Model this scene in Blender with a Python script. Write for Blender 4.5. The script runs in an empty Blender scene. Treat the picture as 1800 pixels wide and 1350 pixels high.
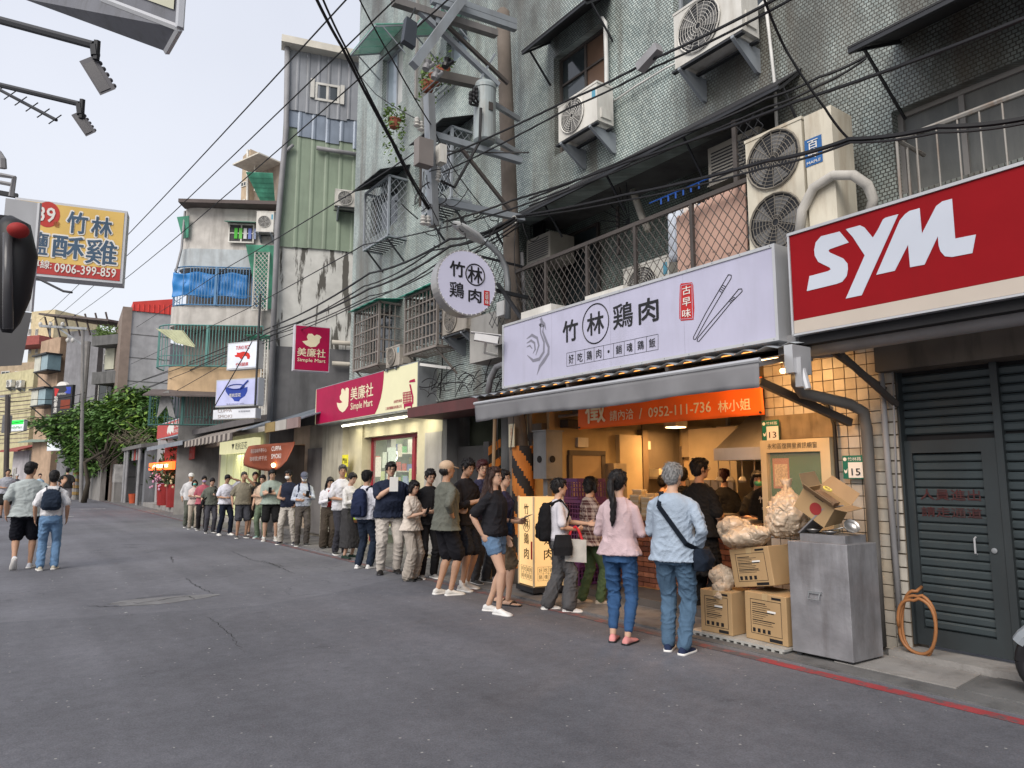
import bpy,bmesh,math,random
import numpy as np
from mathutils import Vector,Matrix
random.seed(7)
SC=bpy.context.scene
COL=SC.collection
# ---------------------------------------------------------------- camera, world, sun, exposure
FPX,CX,CY,HC=1248.0,900.0,675.0,1.55
PITCH=math.atan(163/FPX);YAW=math.atan(900*math.cos(PITCH)/FPX)
cam=bpy.data.cameras.new('camera');camo=bpy.data.objects.new('camera',cam);COL.objects.link(camo)
cam.sensor_width=36;cam.lens=FPX/1800*36;cam.clip_start=.05;cam.clip_end=2000
camo.location=(0,0,HC);camo.rotation_euler=(math.pi/2+PITCH,0,-YAW)
SC.camera=camo
SC.render.resolution_x=1024;SC.render.resolution_y=768
SUN_EL,SUN_AZ=math.radians(40),math.radians(-118)      # azimuth measured from +Y towards +X
wd=bpy.data.worlds.new('World');SC.world=wd;wd.use_nodes=True
nt=wd.node_tree;nt.nodes.clear()
o_=nt.nodes.new('ShaderNodeOutputWorld');bg=nt.nodes.new('ShaderNodeBackground')
sky=nt.nodes.new('ShaderNodeTexSky');sky.sky_type='NISHITA';sky.sun_disc=False
sky.sun_elevation=SUN_EL;sky.sun_rotation=SUN_AZ;sky.air_density=1.0;sky.dust_density=2.5;sky.ozone_density=1.2
mx=nt.nodes.new('ShaderNodeMixRGB');mx.inputs[0].default_value=.88
tc=nt.nodes.new('ShaderNodeTexCoord');sp=nt.nodes.new('ShaderNodeSeparateXYZ')
rp=nt.nodes.new('ShaderNodeValToRGB')
rp.color_ramp.elements[0].position=.0;rp.color_ramp.elements[0].color=(4.7,4.5,4.3,1)
rp.color_ramp.elements[1].position=.75;rp.color_ramp.elements[1].color=(3.6,3.75,4.25,1)
e_=rp.color_ramp.elements.new(.22);e_.color=(4.4,4.5,4.8,1)
nt.links.new(tc.outputs['Generated'],sp.inputs[0]);nt.links.new(sp.outputs['Z'],rp.inputs[0])
nz=nt.nodes.new('ShaderNodeTexNoise');nz.inputs['Scale'].default_value=1.6;nz.inputs['Detail'].default_value=4
nt.links.new(tc.outputs['Generated'],nz.inputs[0])
mr=nt.nodes.new('ShaderNodeMapRange');mr.inputs[1].default_value=.3;mr.inputs[2].default_value=.7;mr.inputs[3].default_value=.93;mr.inputs[4].default_value=1.06
nt.links.new(nz.outputs[0],mr.inputs[0])
vm=nt.nodes.new('ShaderNodeVectorMath');vm.operation='SCALE'
nt.links.new(rp.outputs[0],vm.inputs[0]);nt.links.new(mr.outputs[0],vm.inputs['Scale'])
nt.links.new(sky.outputs[0],mx.inputs[1]);nt.links.new(vm.outputs[0],mx.inputs[2])
nt.links.new(mx.outputs[0],bg.inputs[0]);nt.links.new(bg.outputs[0],o_.inputs[0])
bg.inputs[1].default_value=0.10
sl=bpy.data.lights.new('sun','SUN');sl.energy=1.5;sl.angle=math.radians(38);sl.color=(1,.93,.85)
so=bpy.data.objects.new('sun',sl);COL.objects.link(so)
sd=Vector((math.sin(SUN_AZ)*math.cos(SUN_EL),math.cos(SUN_AZ)*math.cos(SUN_EL),math.sin(SUN_EL)))
so.rotation_euler=sd.to_track_quat('Z','Y').to_euler();so.location=sd*60
SC.view_settings.view_transform='Standard';SC.view_settings.look='None'
SC.view_settings.exposure=1.05;SC.view_settings.gamma=1.0
SC.cycles.max_bounces=6;SC.cycles.transparent_max_bounces=12;SC.cycles.use_denoising=True
SC.cycles.sample_clamp_indirect=4.0

# ---------------------------------------------------------------- places from the photograph
_F=Vector((math.sin(YAW)*math.cos(PITCH),math.cos(YAW)*math.cos(PITCH),math.sin(PITCH)))
_R=Vector((math.cos(YAW),-math.sin(YAW),0))
_U=Vector((-math.sin(YAW)*math.sin(PITCH),-math.cos(YAW)*math.sin(PITCH),math.cos(PITCH)))
def ray(px,py):return _F+_R*((px-CX)/FPX)+_U*((CY-py)/FPX)
def G(px,py,z=0.0):
    d=ray(px,py);t=(z-HC)/d.z;return Vector((d.x*t,d.y*t,z))
def AX(px,py,X):
    d=ray(px,py);t=X/d.x;return Vector((X,d.y*t,HC+d.z*t))
def AY(px,py,Y):
    d=ray(px,py);t=Y/d.y;return Vector((d.x*t,Y,HC+d.z*t))
def AD(px,py,dep):                      # a point at a forward distance from the camera
    return Vector((0,0,HC))+ray(px,py)*dep
Z=Vector((0,0,1))

class Frame:
    """a vertical plane: o + u*a + Z*z + n*d, n towards the street"""
    def __init__(s,o,u):
        s.o=Vector((o[0],o[1],0));s.u=Vector((u[0],u[1],0)).normalized()
        s.n=Vector((s.u.y,-s.u.x,0))
        c=-s.o
        if s.n.dot(Vector((c.x,c.y,0)))<0:s.n=-s.n
    def p(s,u,z,d=0.0):return s.o+s.u*u+Z*z+s.n*d
    def q(s,px,py,d=0.0):
        r=ray(px,py);o=s.o+s.n*d;c=Vector((0,0,HC))
        t=(o-c).dot(s.n)/r.dot(s.n);h=c+r*t
        return ((h-s.o).dot(s.u),h.z)
    def rect(s,bl,tr,d=0.0):
        a=s.q(*bl,d);b=s.q(*tr,d);return (a[0],b[0],a[1],b[1])
def FD(px0,d0,px1,d1):
    a=AD(px0,838,d0);b=AD(px1,838,d1);return Frame(a,b-a)
def FX(X):return Frame((X,0),(0,-1))

# ---------------------------------------------------------------- mesh building
class MB:
    def __init__(s):s.v=[];s.f=[];s.m=[];s.cm=0
    def add(s,vs,fs):
        k=len(s.v);s.v.extend([Vector(v)for v in vs]);s.f.extend([tuple(i+k for i in f)for f in fs]);s.m.extend([s.cm]*len(fs));return s
    def hexa(s,P):
        return s.add(P,[(0,3,2,1),(4,5,6,7),(0,1,5,4),(1,2,6,5),(2,3,7,6),(3,0,4,7)])
    def box(s,fr,u0,u1,z0,z1,d0,d1):
        return s.hexa([fr.p(u0,z0,d0),fr.p(u1,z0,d0),fr.p(u1,z0,d1),fr.p(u0,z0,d1),fr.p(u0,z1,d0),fr.p(u1,z1,d0),fr.p(u1,z1,d1),fr.p(u0,z1,d1)])
    def bx(s,x0,x1,y0,y1,z0,z1):
        return s.hexa([(x0,y0,z0),(x1,y0,z0),(x1,y1,z0),(x0,y1,z0),(x0,y0,z1),(x1,y0,z1),(x1,y1,z1),(x0,y1,z1)])
    def bar(s,a,b,w,h,up=Z):
        a=Vector(a);b=Vector(b);t=(b-a).normalized();up=Vector(up)
        if abs(t.dot(up))>.98:up=Vector((1,0,0))
        x=t.cross(up).normalized()*w/2;y=x.cross(t).normalized()*h/2
        return s.hexa([a-x-y,a+x-y,a+x+y,a-x+y,b-x-y,b+x-y,b+x+y,b-x+y])
    def tube(s,pts,r,n=6,r2=None,cap=True):
        pts=[Vector(p)for p in pts];rs=r if isinstance(r,(list,tuple))else [r+(((r2-r)*i/(len(pts)-1))if r2 is not None else 0)for i in range(len(pts))]
        vs=[];fs=[];prev=None
        for i,p in enumerate(pts):
            t=(pts[min(i+1,len(pts)-1)]-pts[max(i-1,0)]).normalized()
            if prev is None:
                a=t.cross(Z if abs(t.z)<.9 else Vector((1,0,0))).normalized()
            else:a=(prev-t*prev.dot(t)).normalized()
            prev=a;b=t.cross(a)
            for k in range(n):
                w=2*math.pi*k/n;vs.append(p+(a*math.cos(w)+b*math.sin(w))*rs[i])
        for i in range(len(pts)-1):
            for k in range(n):
                k2=(k+1)%n;fs.append((i*n+k,i*n+k2,(i+1)*n+k2,(i+1)*n+k))
        if cap:fs.append(tuple(range(n-1,-1,-1)));fs.append(tuple((len(pts)-1)*n+k for k in range(n)))
        return s.add(vs,fs)
    def prism(s,fr,pts,d0,d1):
        n=len(pts);vs=[fr.p(a,b,d0)for a,b in pts]+[fr.p(a,b,d1)for a,b in pts]
        return s.add(vs,[tuple(range(n-1,-1,-1)),tuple(range(n,2*n))]+[(i,(i+1)%n,n+(i+1)%n,n+i)for i in range(n)])
    def poly(s,pts):return s.add(pts,[tuple(range(len(pts)))])
    def slab(s,pts,th):                 # polygon given a thickness downwards
        n=len(pts);lo=[Vector(p)-Vector(th)if isinstance(th,(tuple,Vector))else Vector(p)-Z*th for p in pts]
        return s.add([Vector(p)for p in pts]+lo,[tuple(range(n)),tuple(range(2*n-1,n-1,-1))]+[(i,n+i,n+(i+1)%n,(i+1)%n)for i in range(n)])
    def ell(s,c,r,n=10,m=7,R=None):
        c=Vector(c);r=(r,r,r)if not isinstance(r,(tuple,list))else r;vs=[];fs=[]
        for j in range(1,m):
            ph=math.pi*j/m
            for k in range(n):
                th=2*math.pi*k/n;q=Vector((r[0]*math.sin(ph)*math.cos(th),r[1]*math.sin(ph)*math.sin(th),r[2]*math.cos(ph)))
                vs.append(c+(R@q if R else q))
        q=Vector((0,0,r[2]));q=R@q if R else q
        vs+=[c+q,c-q];t=len(vs)-2
        for j in range(m-2):
            for k in range(n):fs.append((j*n+k,(j+1)*n+k,(j+1)*n+(k+1)%n,j*n+(k+1)%n))
        for k in range(n):fs.append((t,k,(k+1)%n));fs.append((t+1,(m-2)*n+(k+1)%n,(m-2)*n+k))
        return s.add(vs,fs)
    def lathe(s,base,prof,n=16,axis=Z,ref=None):
        axis=Vector(axis).normalized();a=(Vector(ref)if ref else axis.cross(Vector((0,1,0))if abs(axis.y)<.9 else Z)).normalized();b=axis.cross(a)
        base=Vector(base);vs=[];fs=[]
        for r,h in prof:
            for k in range(n):
                w=2*math.pi*k/n;vs.append(base+axis*h+(a*math.cos(w)+b*math.sin(w))*max(r,1e-4))
        for i in range(len(prof)-1):
            for k in range(n):fs.append((i*n+k,i*n+(k+1)%n,(i+1)*n+(k+1)%n,(i+1)*n+k))
        fs.append(tuple(range(n-1,-1,-1)));fs.append(tuple((len(prof)-1)*n+k for k in range(n)))
        return s.add(vs,fs)
    def mesh(s,name,off,recalc=True):
        me=bpy.data.meshes.new(name);me.from_pydata([(v-off)[:]for v in s.v],[],s.f)
        if recalc and len(s.f)<60000:
            bm=bmesh.new();bm.from_mesh(me);bmesh.ops.recalc_face_normals(bm,faces=bm.faces);bm.to_mesh(me);bm.free()
        return me
    def build(s,name,mat,parent=None,smooth=False,loc=None,recalc=True):
        if parent is not None:
            r=parent
            while r.parent:r=r.parent
            off=r.location.copy()
        else:
            if loc is None:
                a=np.array([v[:]for v in s.v]);lo=a.min(0);hi=a.max(0);loc=((lo[0]+hi[0])/2,(lo[1]+hi[1])/2,lo[2])
            off=Vector(loc)
        me=s.mesh(name,off,recalc)
        for m_ in (mat if isinstance(mat,(list,tuple))else [mat]):me.materials.append(m_)
        if isinstance(mat,(list,tuple)):me.polygons.foreach_set('material_index',s.m)
        if smooth:me.polygons.foreach_set('use_smooth',[True]*len(me.polygons))
        o=bpy.data.objects.new(name,me);COL.objects.link(o)
        if parent is not None:o.parent=parent
        else:o.location=off
        return o
def thing(name,label,cat,loc,group=None):
    o=bpy.data.objects.new(name,None);COL.objects.link(o);o.location=Vector(loc);o.empty_display_size=.1
    o['label']=label;o['category']=cat
    if group:o['group']=group
    return o
def tag(o,label,cat,group=None):
    o['label']=label;o['category']=cat
    if group:o['group']=group
    return o
def kind(o,k):o['kind']=k;return o
def pieces(name,mat,parent,proto_mb,spots,rots=None):
    """alike pieces: one mesh shared by many parts; proto built round the origin"""
    r=parent
    while r.parent:r=r.parent
    me=proto_mb.mesh(name,Vector((0,0,0)))
    ms=mat if isinstance(mat,(list,tuple))else [mat]
    metas=[]
    for m_ in ms:
        k=me.copy()if len(ms)>1 else me;k.materials.append(m_);metas.append(k)
    for i,s in enumerate(spots):
        o=bpy.data.objects.new(name,metas[i%len(metas)]if len(metas)==1 else random.choice(metas));COL.objects.link(o);o.parent=parent
        o.location=Vector(s)-r.location
        if rots:o.rotation_euler=rots[i]if isinstance(rots,list)else rots
def text(name,body,fr,u,z,w,h,mat,d,parent,bold=0.0,ext=.003,vert=False,rot=0.0,kids=True):
    """lettering fitted into a w x h box centred on (u, z) of a frame"""
    cu=bpy.data.curves.new(name,'FONT');cu.body=body if not vert else '\n'.join(body)
    cu.align_x='CENTER';cu.resolution_u=2
    if vert:cu.space_line=.95
    to=bpy.data.objects.new(name,cu);me0=bpy.data.meshes.new_from_object(to);bpy.data.objects.remove(to)
    n=len(me0.vertices);a=np.zeros(n*3);me0.vertices.foreach_get('co',a);a=a.reshape(-1,3)
    if n==0:return None
    lo=a.min(0);hi=a.max(0);sc_=(hi-lo);c=(lo+hi)/2
    sx=w/max(sc_[0],1e-6);sz=(h/max(sc_[1],1e-6))if h else sx
    mb=MB();cr,sr=math.cos(rot),math.sin(rot)
    pts=[]
    for q in a:
        x=(q[0]-c[0])*sx;y=(q[1]-c[1])*sz
        pts.append((u+x*cr-y*sr,z+x*sr+y*cr))
    fs=[tuple(p.vertices)for p in me0.polygons];nl=max(1,body.count('\n')+1 if not vert else len(body));bo=bold*.55*(h or w*sc_[1]/sc_[0])/nl
    for k_,(ox,oz)in enumerate([(0,0)]+([(1,0),(-1,0),(0,1),(0,-1),(.7,.7),(-.7,-.7),(.7,-.7),(-.7,.7)]if bold else [])):
        mb.add([fr.p(p_[0]+ox*bo,p_[1]+oz*bo,d+ext+.00025*k_)for p_ in pts],fs)
    bpy.data.meshes.remove(me0)
    return mb.build(name,mat,parent,recalc=False)

# ---------------------------------------------------------------- materials
_MC={}
def mat(name,col,rough=.7,metal=0,var=.14,scale=2.5,dirt=0.0,dcol=(.03,.03,.03),dscale=1.2,streak=True,bump=0.0,bscale=60,emis=0.0,ecol=None,spec=.35,lo=.48,hi=.68,alpha=1.0,trans=0.0):
    if name in _MC:return _MC[name]
    m=bpy.data.materials.new(name);m.use_nodes=True;nt=m.node_tree;N=nt.nodes;L=nt.links
    b=N['Principled BSDF'];b.inputs['Roughness'].default_value=rough;b.inputs['Metallic'].default_value=metal
    b.inputs['Specular IOR Level'].default_value=spec
    g=N.new('ShaderNodeNewGeometry');n1=N.new('ShaderNodeTexNoise');n1.inputs['Scale'].default_value=scale;n1.inputs['Detail'].default_value=5
    L.new(g.outputs['Position'],n1.inputs['Vector'])
    r1=N.new('ShaderNodeMapRange');r1.inputs[1].default_value=.3;r1.inputs[2].default_value=.7;r1.inputs[3].default_value=1-var;r1.inputs[4].default_value=1+var
    L.new(n1.outputs[0],r1.inputs[0])
    vm=N.new('ShaderNodeVectorMath');vm.operation='SCALE';vm.inputs[0].default_value=col[:3];L.new(r1.outputs[0],vm.inputs['Scale'])
    out=vm.outputs[0]
    if dirt>0:
        mp=N.new('ShaderNodeMapping');mp.inputs['Scale'].default_value=(dscale*2.2,dscale*2.2,dscale*(.35 if streak else 2.0));L.new(g.outputs['Position'],mp.inputs[0])
        n2=N.new('ShaderNodeTexNoise');n2.inputs['Scale'].default_value=1.0;n2.inputs['Detail'].default_value=8;n2.inputs['Roughness'].default_value=.65;L.new(mp.outputs[0],n2.inputs['Vector'])
        r2=N.new('ShaderNodeMapRange');r2.inputs[1].default_value=lo;r2.inputs[2].default_value=hi;r2.inputs[3].default_value=0;r2.inputs[4].default_value=dirt;L.new(n2.outputs[0],r2.inputs[0])
        mi=N.new('ShaderNodeMixRGB');L.new(r2.outputs[0],mi.inputs[0]);L.new(out,mi.inputs[1]);mi.inputs[2].default_value=(*dcol,1);out=mi.outputs[0]
    L.new(out,b.inputs['Base Color'])
    if bump>0:
        n3=N.new('ShaderNodeTexNoise');n3.inputs['Scale'].default_value=bscale;n3.inputs['Detail'].default_value=4;L.new(g.outputs['Position'],n3.inputs['Vector'])
        bp=N.new('ShaderNodeBump');bp.inputs['Strength'].default_value=bump;bp.inputs['Distance'].default_value=.02;L.new(n3.outputs[0],bp.inputs['Height']);L.new(bp.outputs[0],b.inputs['Normal'])
    if emis>0:
        b.inputs['Emission Color'].default_value=(*(ecol or col)[:3],1);b.inputs['Emission Strength'].default_value=emis
    if alpha<1:b.inputs['Alpha'].default_value=alpha
    if trans>0:b.inputs['Transmission Weight'].default_value=trans
    _MC[name]=m;return m
def glass(name,col=(.05,.06,.065),rough=.08):
    if name in _MC:return _MC[name]
    m=mat(name,col,rough=rough,var=.05,spec=.8);return m
# ---------------------------------------------------------------- people
def _limb(mb,pts,rs,n=10,sph=True):
    pts=[Vector(p)for p in pts]
    # rounded ends
    a=(pts[0]-pts[1]).normalized();b=(pts[-1]-pts[-2]).normalized()
    P=[pts[0]+a*rs[0]*.85,pts[0]+a*rs[0]*.5]+pts+[pts[-1]+b*rs[-1]*.5,pts[-1]+b*rs[-1]*.85]
    R=[rs[0]*.5,rs[0]*.86]+list(rs)+[rs[-1]*.86,rs[-1]*.5]
    mb.tube(P,R,n)
    if sph:
        for p,r in zip(pts[1:-1],rs[1:-1]):mb.ell(p,r*.98,8,6)
def _rings(mb,rings,n=20,sq=2.4):
    """horizontal superellipse rings: (z, rx, ry, cx, cy)"""
    vs=[];fs=[]
    for z,rx,ry,cx_,cy_ in rings:
        for k in range(n):
            w=2*math.pi*k/n;c,s=math.cos(w),math.sin(w)
            vs.append((cx_+rx*math.copysign(abs(c)**(2/sq),c),cy_+ry*math.copysign(abs(s)**(2/sq),s),z))
    for i in range(len(rings)-1):
        for k in range(n):fs.append((i*n+k,i*n+(k+1)%n,(i+1)*n+(k+1)%n,(i+1)*n+k))
    fs.append(tuple(range(n-1,-1,-1)));fs.append(tuple((len(rings)-1)*n+k for k in range(n)))
    mb.add(vs,fs)
def _ik(S,T,l1,l2,pole):
    S=Vector(S);T=Vector(T);d=T-S;L=d.length
    if L>(l1+l2)*.995:T=S+d*((l1+l2)*.995/L);d=T-S;L=d.length
    if L<.12:L=.12
    a=(l1*l1-l2*l2+L*L)/(2*L);h=math.sqrt(max(0,l1*l1-a*a));dn=d.normalized()
    pp=Vector(pole)-dn*Vector(pole).dot(dn);pp.normalize()
    return S+dn*a+pp*h,T
def _remesh(mb,vox,smooth=2,fold=0.0,seed=0,hairy=False):
    me=bpy.data.meshes.new('m');me.from_pydata([v[:]for v in mb.v],[],mb.f)
    bm=bmesh.new();bm.from_mesh(me);bmesh.ops.recalc_face_normals(bm,faces=bm.faces);bm.to_mesh(me);bm.free()
    o=bpy.data.objects.new('t',me);COL.objects.link(o)
    r=o.modifiers.new('r','REMESH');r.mode='VOXEL';r.voxel_size=vox;r.use_smooth_shade=True
    if smooth:
        s=o.modifiers.new('s','SMOOTH');s.iterations=smooth;s.factor=.5
    dg=bpy.context.evaluated_depsgraph_get();ev=o.evaluated_get(dg)
    me2=bpy.data.meshes.new_from_object(ev);bpy.data.objects.remove(o);bpy.data.meshes.remove(me)
    n=len(me2.vertices)
    if fold>0 and n:
        co=np.zeros(n*3);me2.vertices.foreach_get('co',co);co=co.reshape(-1,3)
        no=np.zeros(n*3);me2.vertices.foreach_get('normal',no);no=no.reshape(-1,3)
        rg=np.random.RandomState(seed);d=np.zeros(n)
        if hairy:
            for k in range(5):
                q=rg.normal(size=3);q[2]*=.15;q=q/np.linalg.norm(q)*rg.uniform(120,320)
                d+=np.sin(co@q+rg.uniform(0,6)+2*np.sin(co@(rg.normal(size=3)*20)))*.4
        else:
            for k in range(6):
                q=rg.normal(size=3);q=q/np.linalg.norm(q);q[2]=q[2]*.7+rg.choice([-.5,.5]);fq=rg.uniform(26,62)
                w=np.sin(co@(rg.normal(size=3)*9)+rg.uniform(0,6))
                s_=np.sin(co@(q*fq)+rg.uniform(0,6)+1.6*w+.8*np.sin(co@(rg.normal(size=3)*22)))
                msk=np.clip(np.sin(co@(rg.normal(size=3)*7)+rg.uniform(0,6))*1.2,0,1)
                d+=(1-np.abs(s_))**2*2*msk-.35*msk
        co=co+no*(d*fold)[:,None]
        me2.vertices.foreach_set('co',co.ravel())
    return me2
SHIRT={}
def cloth(col,kind_='c'):
    k=('cl',tuple(round(c,3)for c in col),kind_)
    if k not in SHIRT:
        SHIRT[k]=mat('cloth_%d'%len(SHIRT),col,rough=.9,var=.13,scale=9,bump=.35,bscale=90,spec=.15)
    return SHIRT[k]
def plaid():
    if 'plaid' in _MC:return _MC['plaid']
    m=mat('plaid_cloth',(.12,.055,.05),rough=.9,spec=.1);nt_=m.node_tree;N=nt_.nodes;L=nt_.links;b=N['Principled BSDF']
    g=N.new('ShaderNodeTexCoord');outs=[]
    for ax in ('X','Z'):
        for s_,w_ in ((70,.78),(210,.85)):
            sp_=N.new('ShaderNodeSeparateXYZ');L.new(g.outputs['Object'],sp_.inputs[0])
            a=N.new('ShaderNodeMath');a.operation='MULTIPLY';a.inputs[1].default_value=s_;L.new(sp_.outputs[ax],a.inputs[0])
            c=N.new('ShaderNodeMath');c.operation='SINE';L.new(a.outputs[0],c.inputs[0])
            d=N.new('ShaderNodeMath');d.operation='GREATER_THAN';d.inputs[1].default_value=w_;L.new(c.outputs[0],d.inputs[0]);outs.append(d)
    t=outs[0]
    for o2 in outs[1:]:
        a=N.new('ShaderNodeMath');a.operation='ADD';L.new(t.outputs[0],a.inputs[0]);L.new(o2.outputs[0],a.inputs[1]);t=a
    a=N.new('ShaderNodeMath');a.operation='MULTIPLY';a.inputs[1].default_value=.33;L.new(t.outputs[0],a.inputs[0])
    mi=N.new('ShaderNodeMixRGB');L.new(a.outputs[0],mi.inputs[0]);mi.inputs[1].default_value=(.075,.035,.035,1);mi.inputs[2].default_value=(.62,.52,.46,1)
    L.new(mi.outputs[0],b.inputs['Base Color']);return m
SK=[mat('skin_light',(.52,.33,.235),rough=.55,var=.06,spec=.3),mat('skin_tan',(.40,.235,.155),rough=.55,var=.06,spec=.3)]
HAIR={'black':mat('hair_black',(.012,.011,.012),rough=.5,var=.3,scale=40,spec=.22),'brown':mat('hair_brown',(.035,.018,.014),rough=.5,var=.3,scale=40,spec=.22),'grey':mat('hair_grey',(.20,.20,.20),rough=.6,var=.35,scale=60),'greydark':mat('hair_dark_grey',(.06,.058,.055),rough=.6,var=.35,scale=60),'red':mat('hair_reddish',(.045,.014,.016),rough=.5,var=.3,scale=40,spec=.22)}
M_EYE=mat('eye_dark',(.015,.012,.01),rough=.25,var=0);M_LIP=mat('lips',(.36,.13,.11),rough=.5,var=.03);M_BLACKP=mat('black_plastic',(.015,.015,.017),rough=.35,var=.1)
M_WHITE=mat('white_rubber',(.72,.71,.69),rough=.6,var=.05,dirt=.2,dcol=(.35,.33,.3));M_PAPER=mat('paper_white',(.74,.74,.72),rough=.8,var=.04)
M_LENS=mat('spectacle_metal',(.05,.05,.055),rough=.3,metal=.6,var=0)
def person(label,px,py,top,face=0,look=(0,0),arms=('hang','hang'),w=1.0,d=1.0,fem=False,lean=0.0,legs=(0,0),sep=.1,knee=None,
           shirt=((.3,.3,.3),'short',.86),bottom=('pants',(.1,.1,.1)),shoes=((.05,.05,.05),True),hair=('short','black'),skin=0,socks=None,
           glasses=False,mask=None,cap=None,foot=True,pos=None,height=None,group='people queueing for the chicken shop',belly=0.0,inner=None,vox=None,lift=(0,0),apron=None):
    g=Vector(pos)if pos else G(px,py);bear=math.atan2(g.x,g.y)
    r_=ray(px,top);t_=math.hypot(g.x,g.y)/math.hypot(r_.x,r_.y);ztop=HC+r_.z*t_
    H=height or (ztop-g.z);s=H/1.735
    th=bear+math.pi-math.radians(face);dist=g.length
    M=Matrix.Translation(g)@Matrix.Rotation(-th,4,'Z')@Matrix.Diagonal((s,s,s,1))
    root=thing('person',label,'person',g,group)
    if vox is None:vox=.0085 if dist<8 else (.0105 if dist<12 else (.014 if dist<20 else .02))
    seed=int(abs(px*7+py))
    sw=(.92 if fem else 1.0)*w;hw=(1.05 if fem else 1.0)*w
    LN=lambda z:(math.sin(lean)*max(0,z-.95))           # forward shift with height
    def tor(z,rx,ry,cy_=0,ex=0.0):return (z,rx*1.0+ex,ry+ex,0,cy_+LN(z))
    T0=[(.80,.125*hw,.095*d,-.01),(.88,.158*hw,.112*d,-.012),(.95,.162*hw,.112*d+belly*.3,-.008),(1.04,(.128 if fem else .142)*w,.098*d+belly*.8,belly*.6),(1.12,(.13 if fem else .147)*w,.102*d+belly,belly*.8),
          (1.22,.155*sw,.112*d+belly*.5,.008+belly*.3),(1.30,.160*sw,.11*d,.006),(1.355,.146*sw,.090*d,-.004),(1.40,.108*sw,.072*d,-.012),(1.435,.075,.060,-.012),(1.46,.058,.053,-.012)]
    R0=Matrix.Identity(3)
    # arms
    SH=[];EL=[];WR=[]
    for i,sg in enumerate((-1,1)):
        a=arms[i];S=Vector((sg*.163*sw,LN(1.36)-.005,1.352))
        pole=Vector((sg*.35,-.8,-.35))
        if a=='hang':T=Vector((sg*(.235*max(w,1)+.0),.03+LN(1.0),.885))
        elif a=='hip':T=Vector((sg*.17*hw,-.01,1.0));pole=Vector((sg*.75,-.75,0))
        elif a=='phone':T=Vector((sg*.06,.27*d+LN(1.2),1.16));pole=Vector((sg*.6,-.3,-.8))
        elif a=='hold':T=Vector((sg*.10,.22*d+belly+LN(1.1),1.06));pole=Vector((sg*.6,-.6,-.5))
        elif a=='paper':T=Vector((sg*.02,.28+LN(1.2),1.33));pole=Vector((sg*.7,.1,-.8))
        elif a=='up':T=Vector((sg*.10,.12,1.60));pole=Vector((sg*.9,.25,.15))
        elif a=='cross':T=Vector((-sg*.10,.17*d+belly,1.15));pole=Vector((sg*.8,.1,-.6))
        elif a=='back':T=Vector((sg*.05,-.15,1.02))
        elif a=='pocket':T=Vector((sg*.19*hw,.06,.93));pole=Vector((sg*.6,-.8,0))
        else:T=Vector(a[:3]);pole=Vector(a[3:])if len(a)>3 else pole
        e,t=_ik(S,T,.275,.25,pole);SH.append(S);EL.append(e);WR.append(t)
    # legs
    HP=[];KN=[];AN=[];FD_=[]
    for i,sg in enumerate((-1,1)):
        hp=Vector((sg*.082*hw,-.008,.885));an=Vector((sg*sep,legs[i]-.02,.085+lift[i]))
        k,an=_ik(hp,an,.425,.41,(sg*.1,1,0));HP.append(hp);KN.append(k);AN.append(an)
    # head transform
    NK=Vector((0,LN(1.46)-.008,1.46));HR=Matrix.Rotation(-math.radians(look[0]),3,'Z')@Matrix.Rotation(-math.radians(look[1]),3,'X')
    def hd(p):return NK+HR@(Vector(p)-Vector((0,-.008,1.46)))
    # body
    mb=MB();_rings(mb,[tor(a,b_*.93,c_*.93,e_)for a,b_,c_,e_ in T0])
    lw=.5+.5*w
    for i,sg in enumerate((-1,1)):
        th_=1.0 if shirt[1]=='none' else .76;mb.ell(SH[i]+Vector((-sg*.012,0,-.01)),(.055*lw*th_,.055*th_,.050*th_),8,6)
        S,E,W_=SH[i],EL[i],WR[i];k1=S.lerp(E,.45);f1=E.lerp(W_,.3)
        _limb(mb,[S+(E-S)*.05,k1,E,f1,W_],[.048*lw*th_,.044*lw*(.5+th_/2),.037*lw,.038*lw,.025],10)
        # hand
        fd=(W_-E).normalized();up_=Vector((-sg,.15,.2))if W_.z<1.02 else (Vector((0,-1,.1))if arms[i]=='cross' else Vector((-sg*.35,-.75,.55)))
        pn=(up_-fd*up_.dot(fd)).normalized();sd_=fd.cross(pn).normalized()
        if sd_.dot(Vector((0,1,.3)))<0:sd_=-sd_
        curl=.35 if arms[i]=='hang' else .95
        R=Matrix((sd_,pn,fd)).transposed();c=W_+fd*.05
        mb.ell(c,(.039,.017,.052),10,6,R)
        for k in range(4):
            off=(-.029+.0195*k)*1.02;ln=(.062,.078,.084,.074)[k]
            b0=W_+fd*.078+sd_*off;b1=b0+(fd*math.cos(curl*.6)+pn*math.sin(curl*.6))*ln*.5;b2=b1+(fd*math.cos(curl*1.6)+pn*math.sin(curl*1.6))*ln*.5
            _limb(mb,[b0-fd*.02,b0,b1,b2],[.009,.0092,.0085,.0072],6,False)
        t0=W_+fd*.02+sd_*.028;t1=t0+(fd*.65+sd_*.6+pn*.25).normalized()*.038;t2=t1+(fd*.85+sd_*.1+pn*.45).normalized()*.032
        _limb(mb,[W_+fd*.012,t0,t1,t2],[.013,.0125,.0105,.0085],6,False)
        if bottom[0]in ('shorts','skirt','mini')or True:
            c1=HP[i].lerp(KN[i],.5);c2=KN[i].lerp(AN[i],.28)
            thin=.93 if bottom[0]in ('pants','wide','skinny')else 1.0
            _limb(mb,[HP[i],c1,KN[i],c2+Vector((0,-.008,0)),KN[i].lerp(AN[i],.65),AN[i]],[.078*hw*thin,.068*lw*thin,.052*lw,.053*lw*thin,.038*lw,.034],10)
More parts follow.
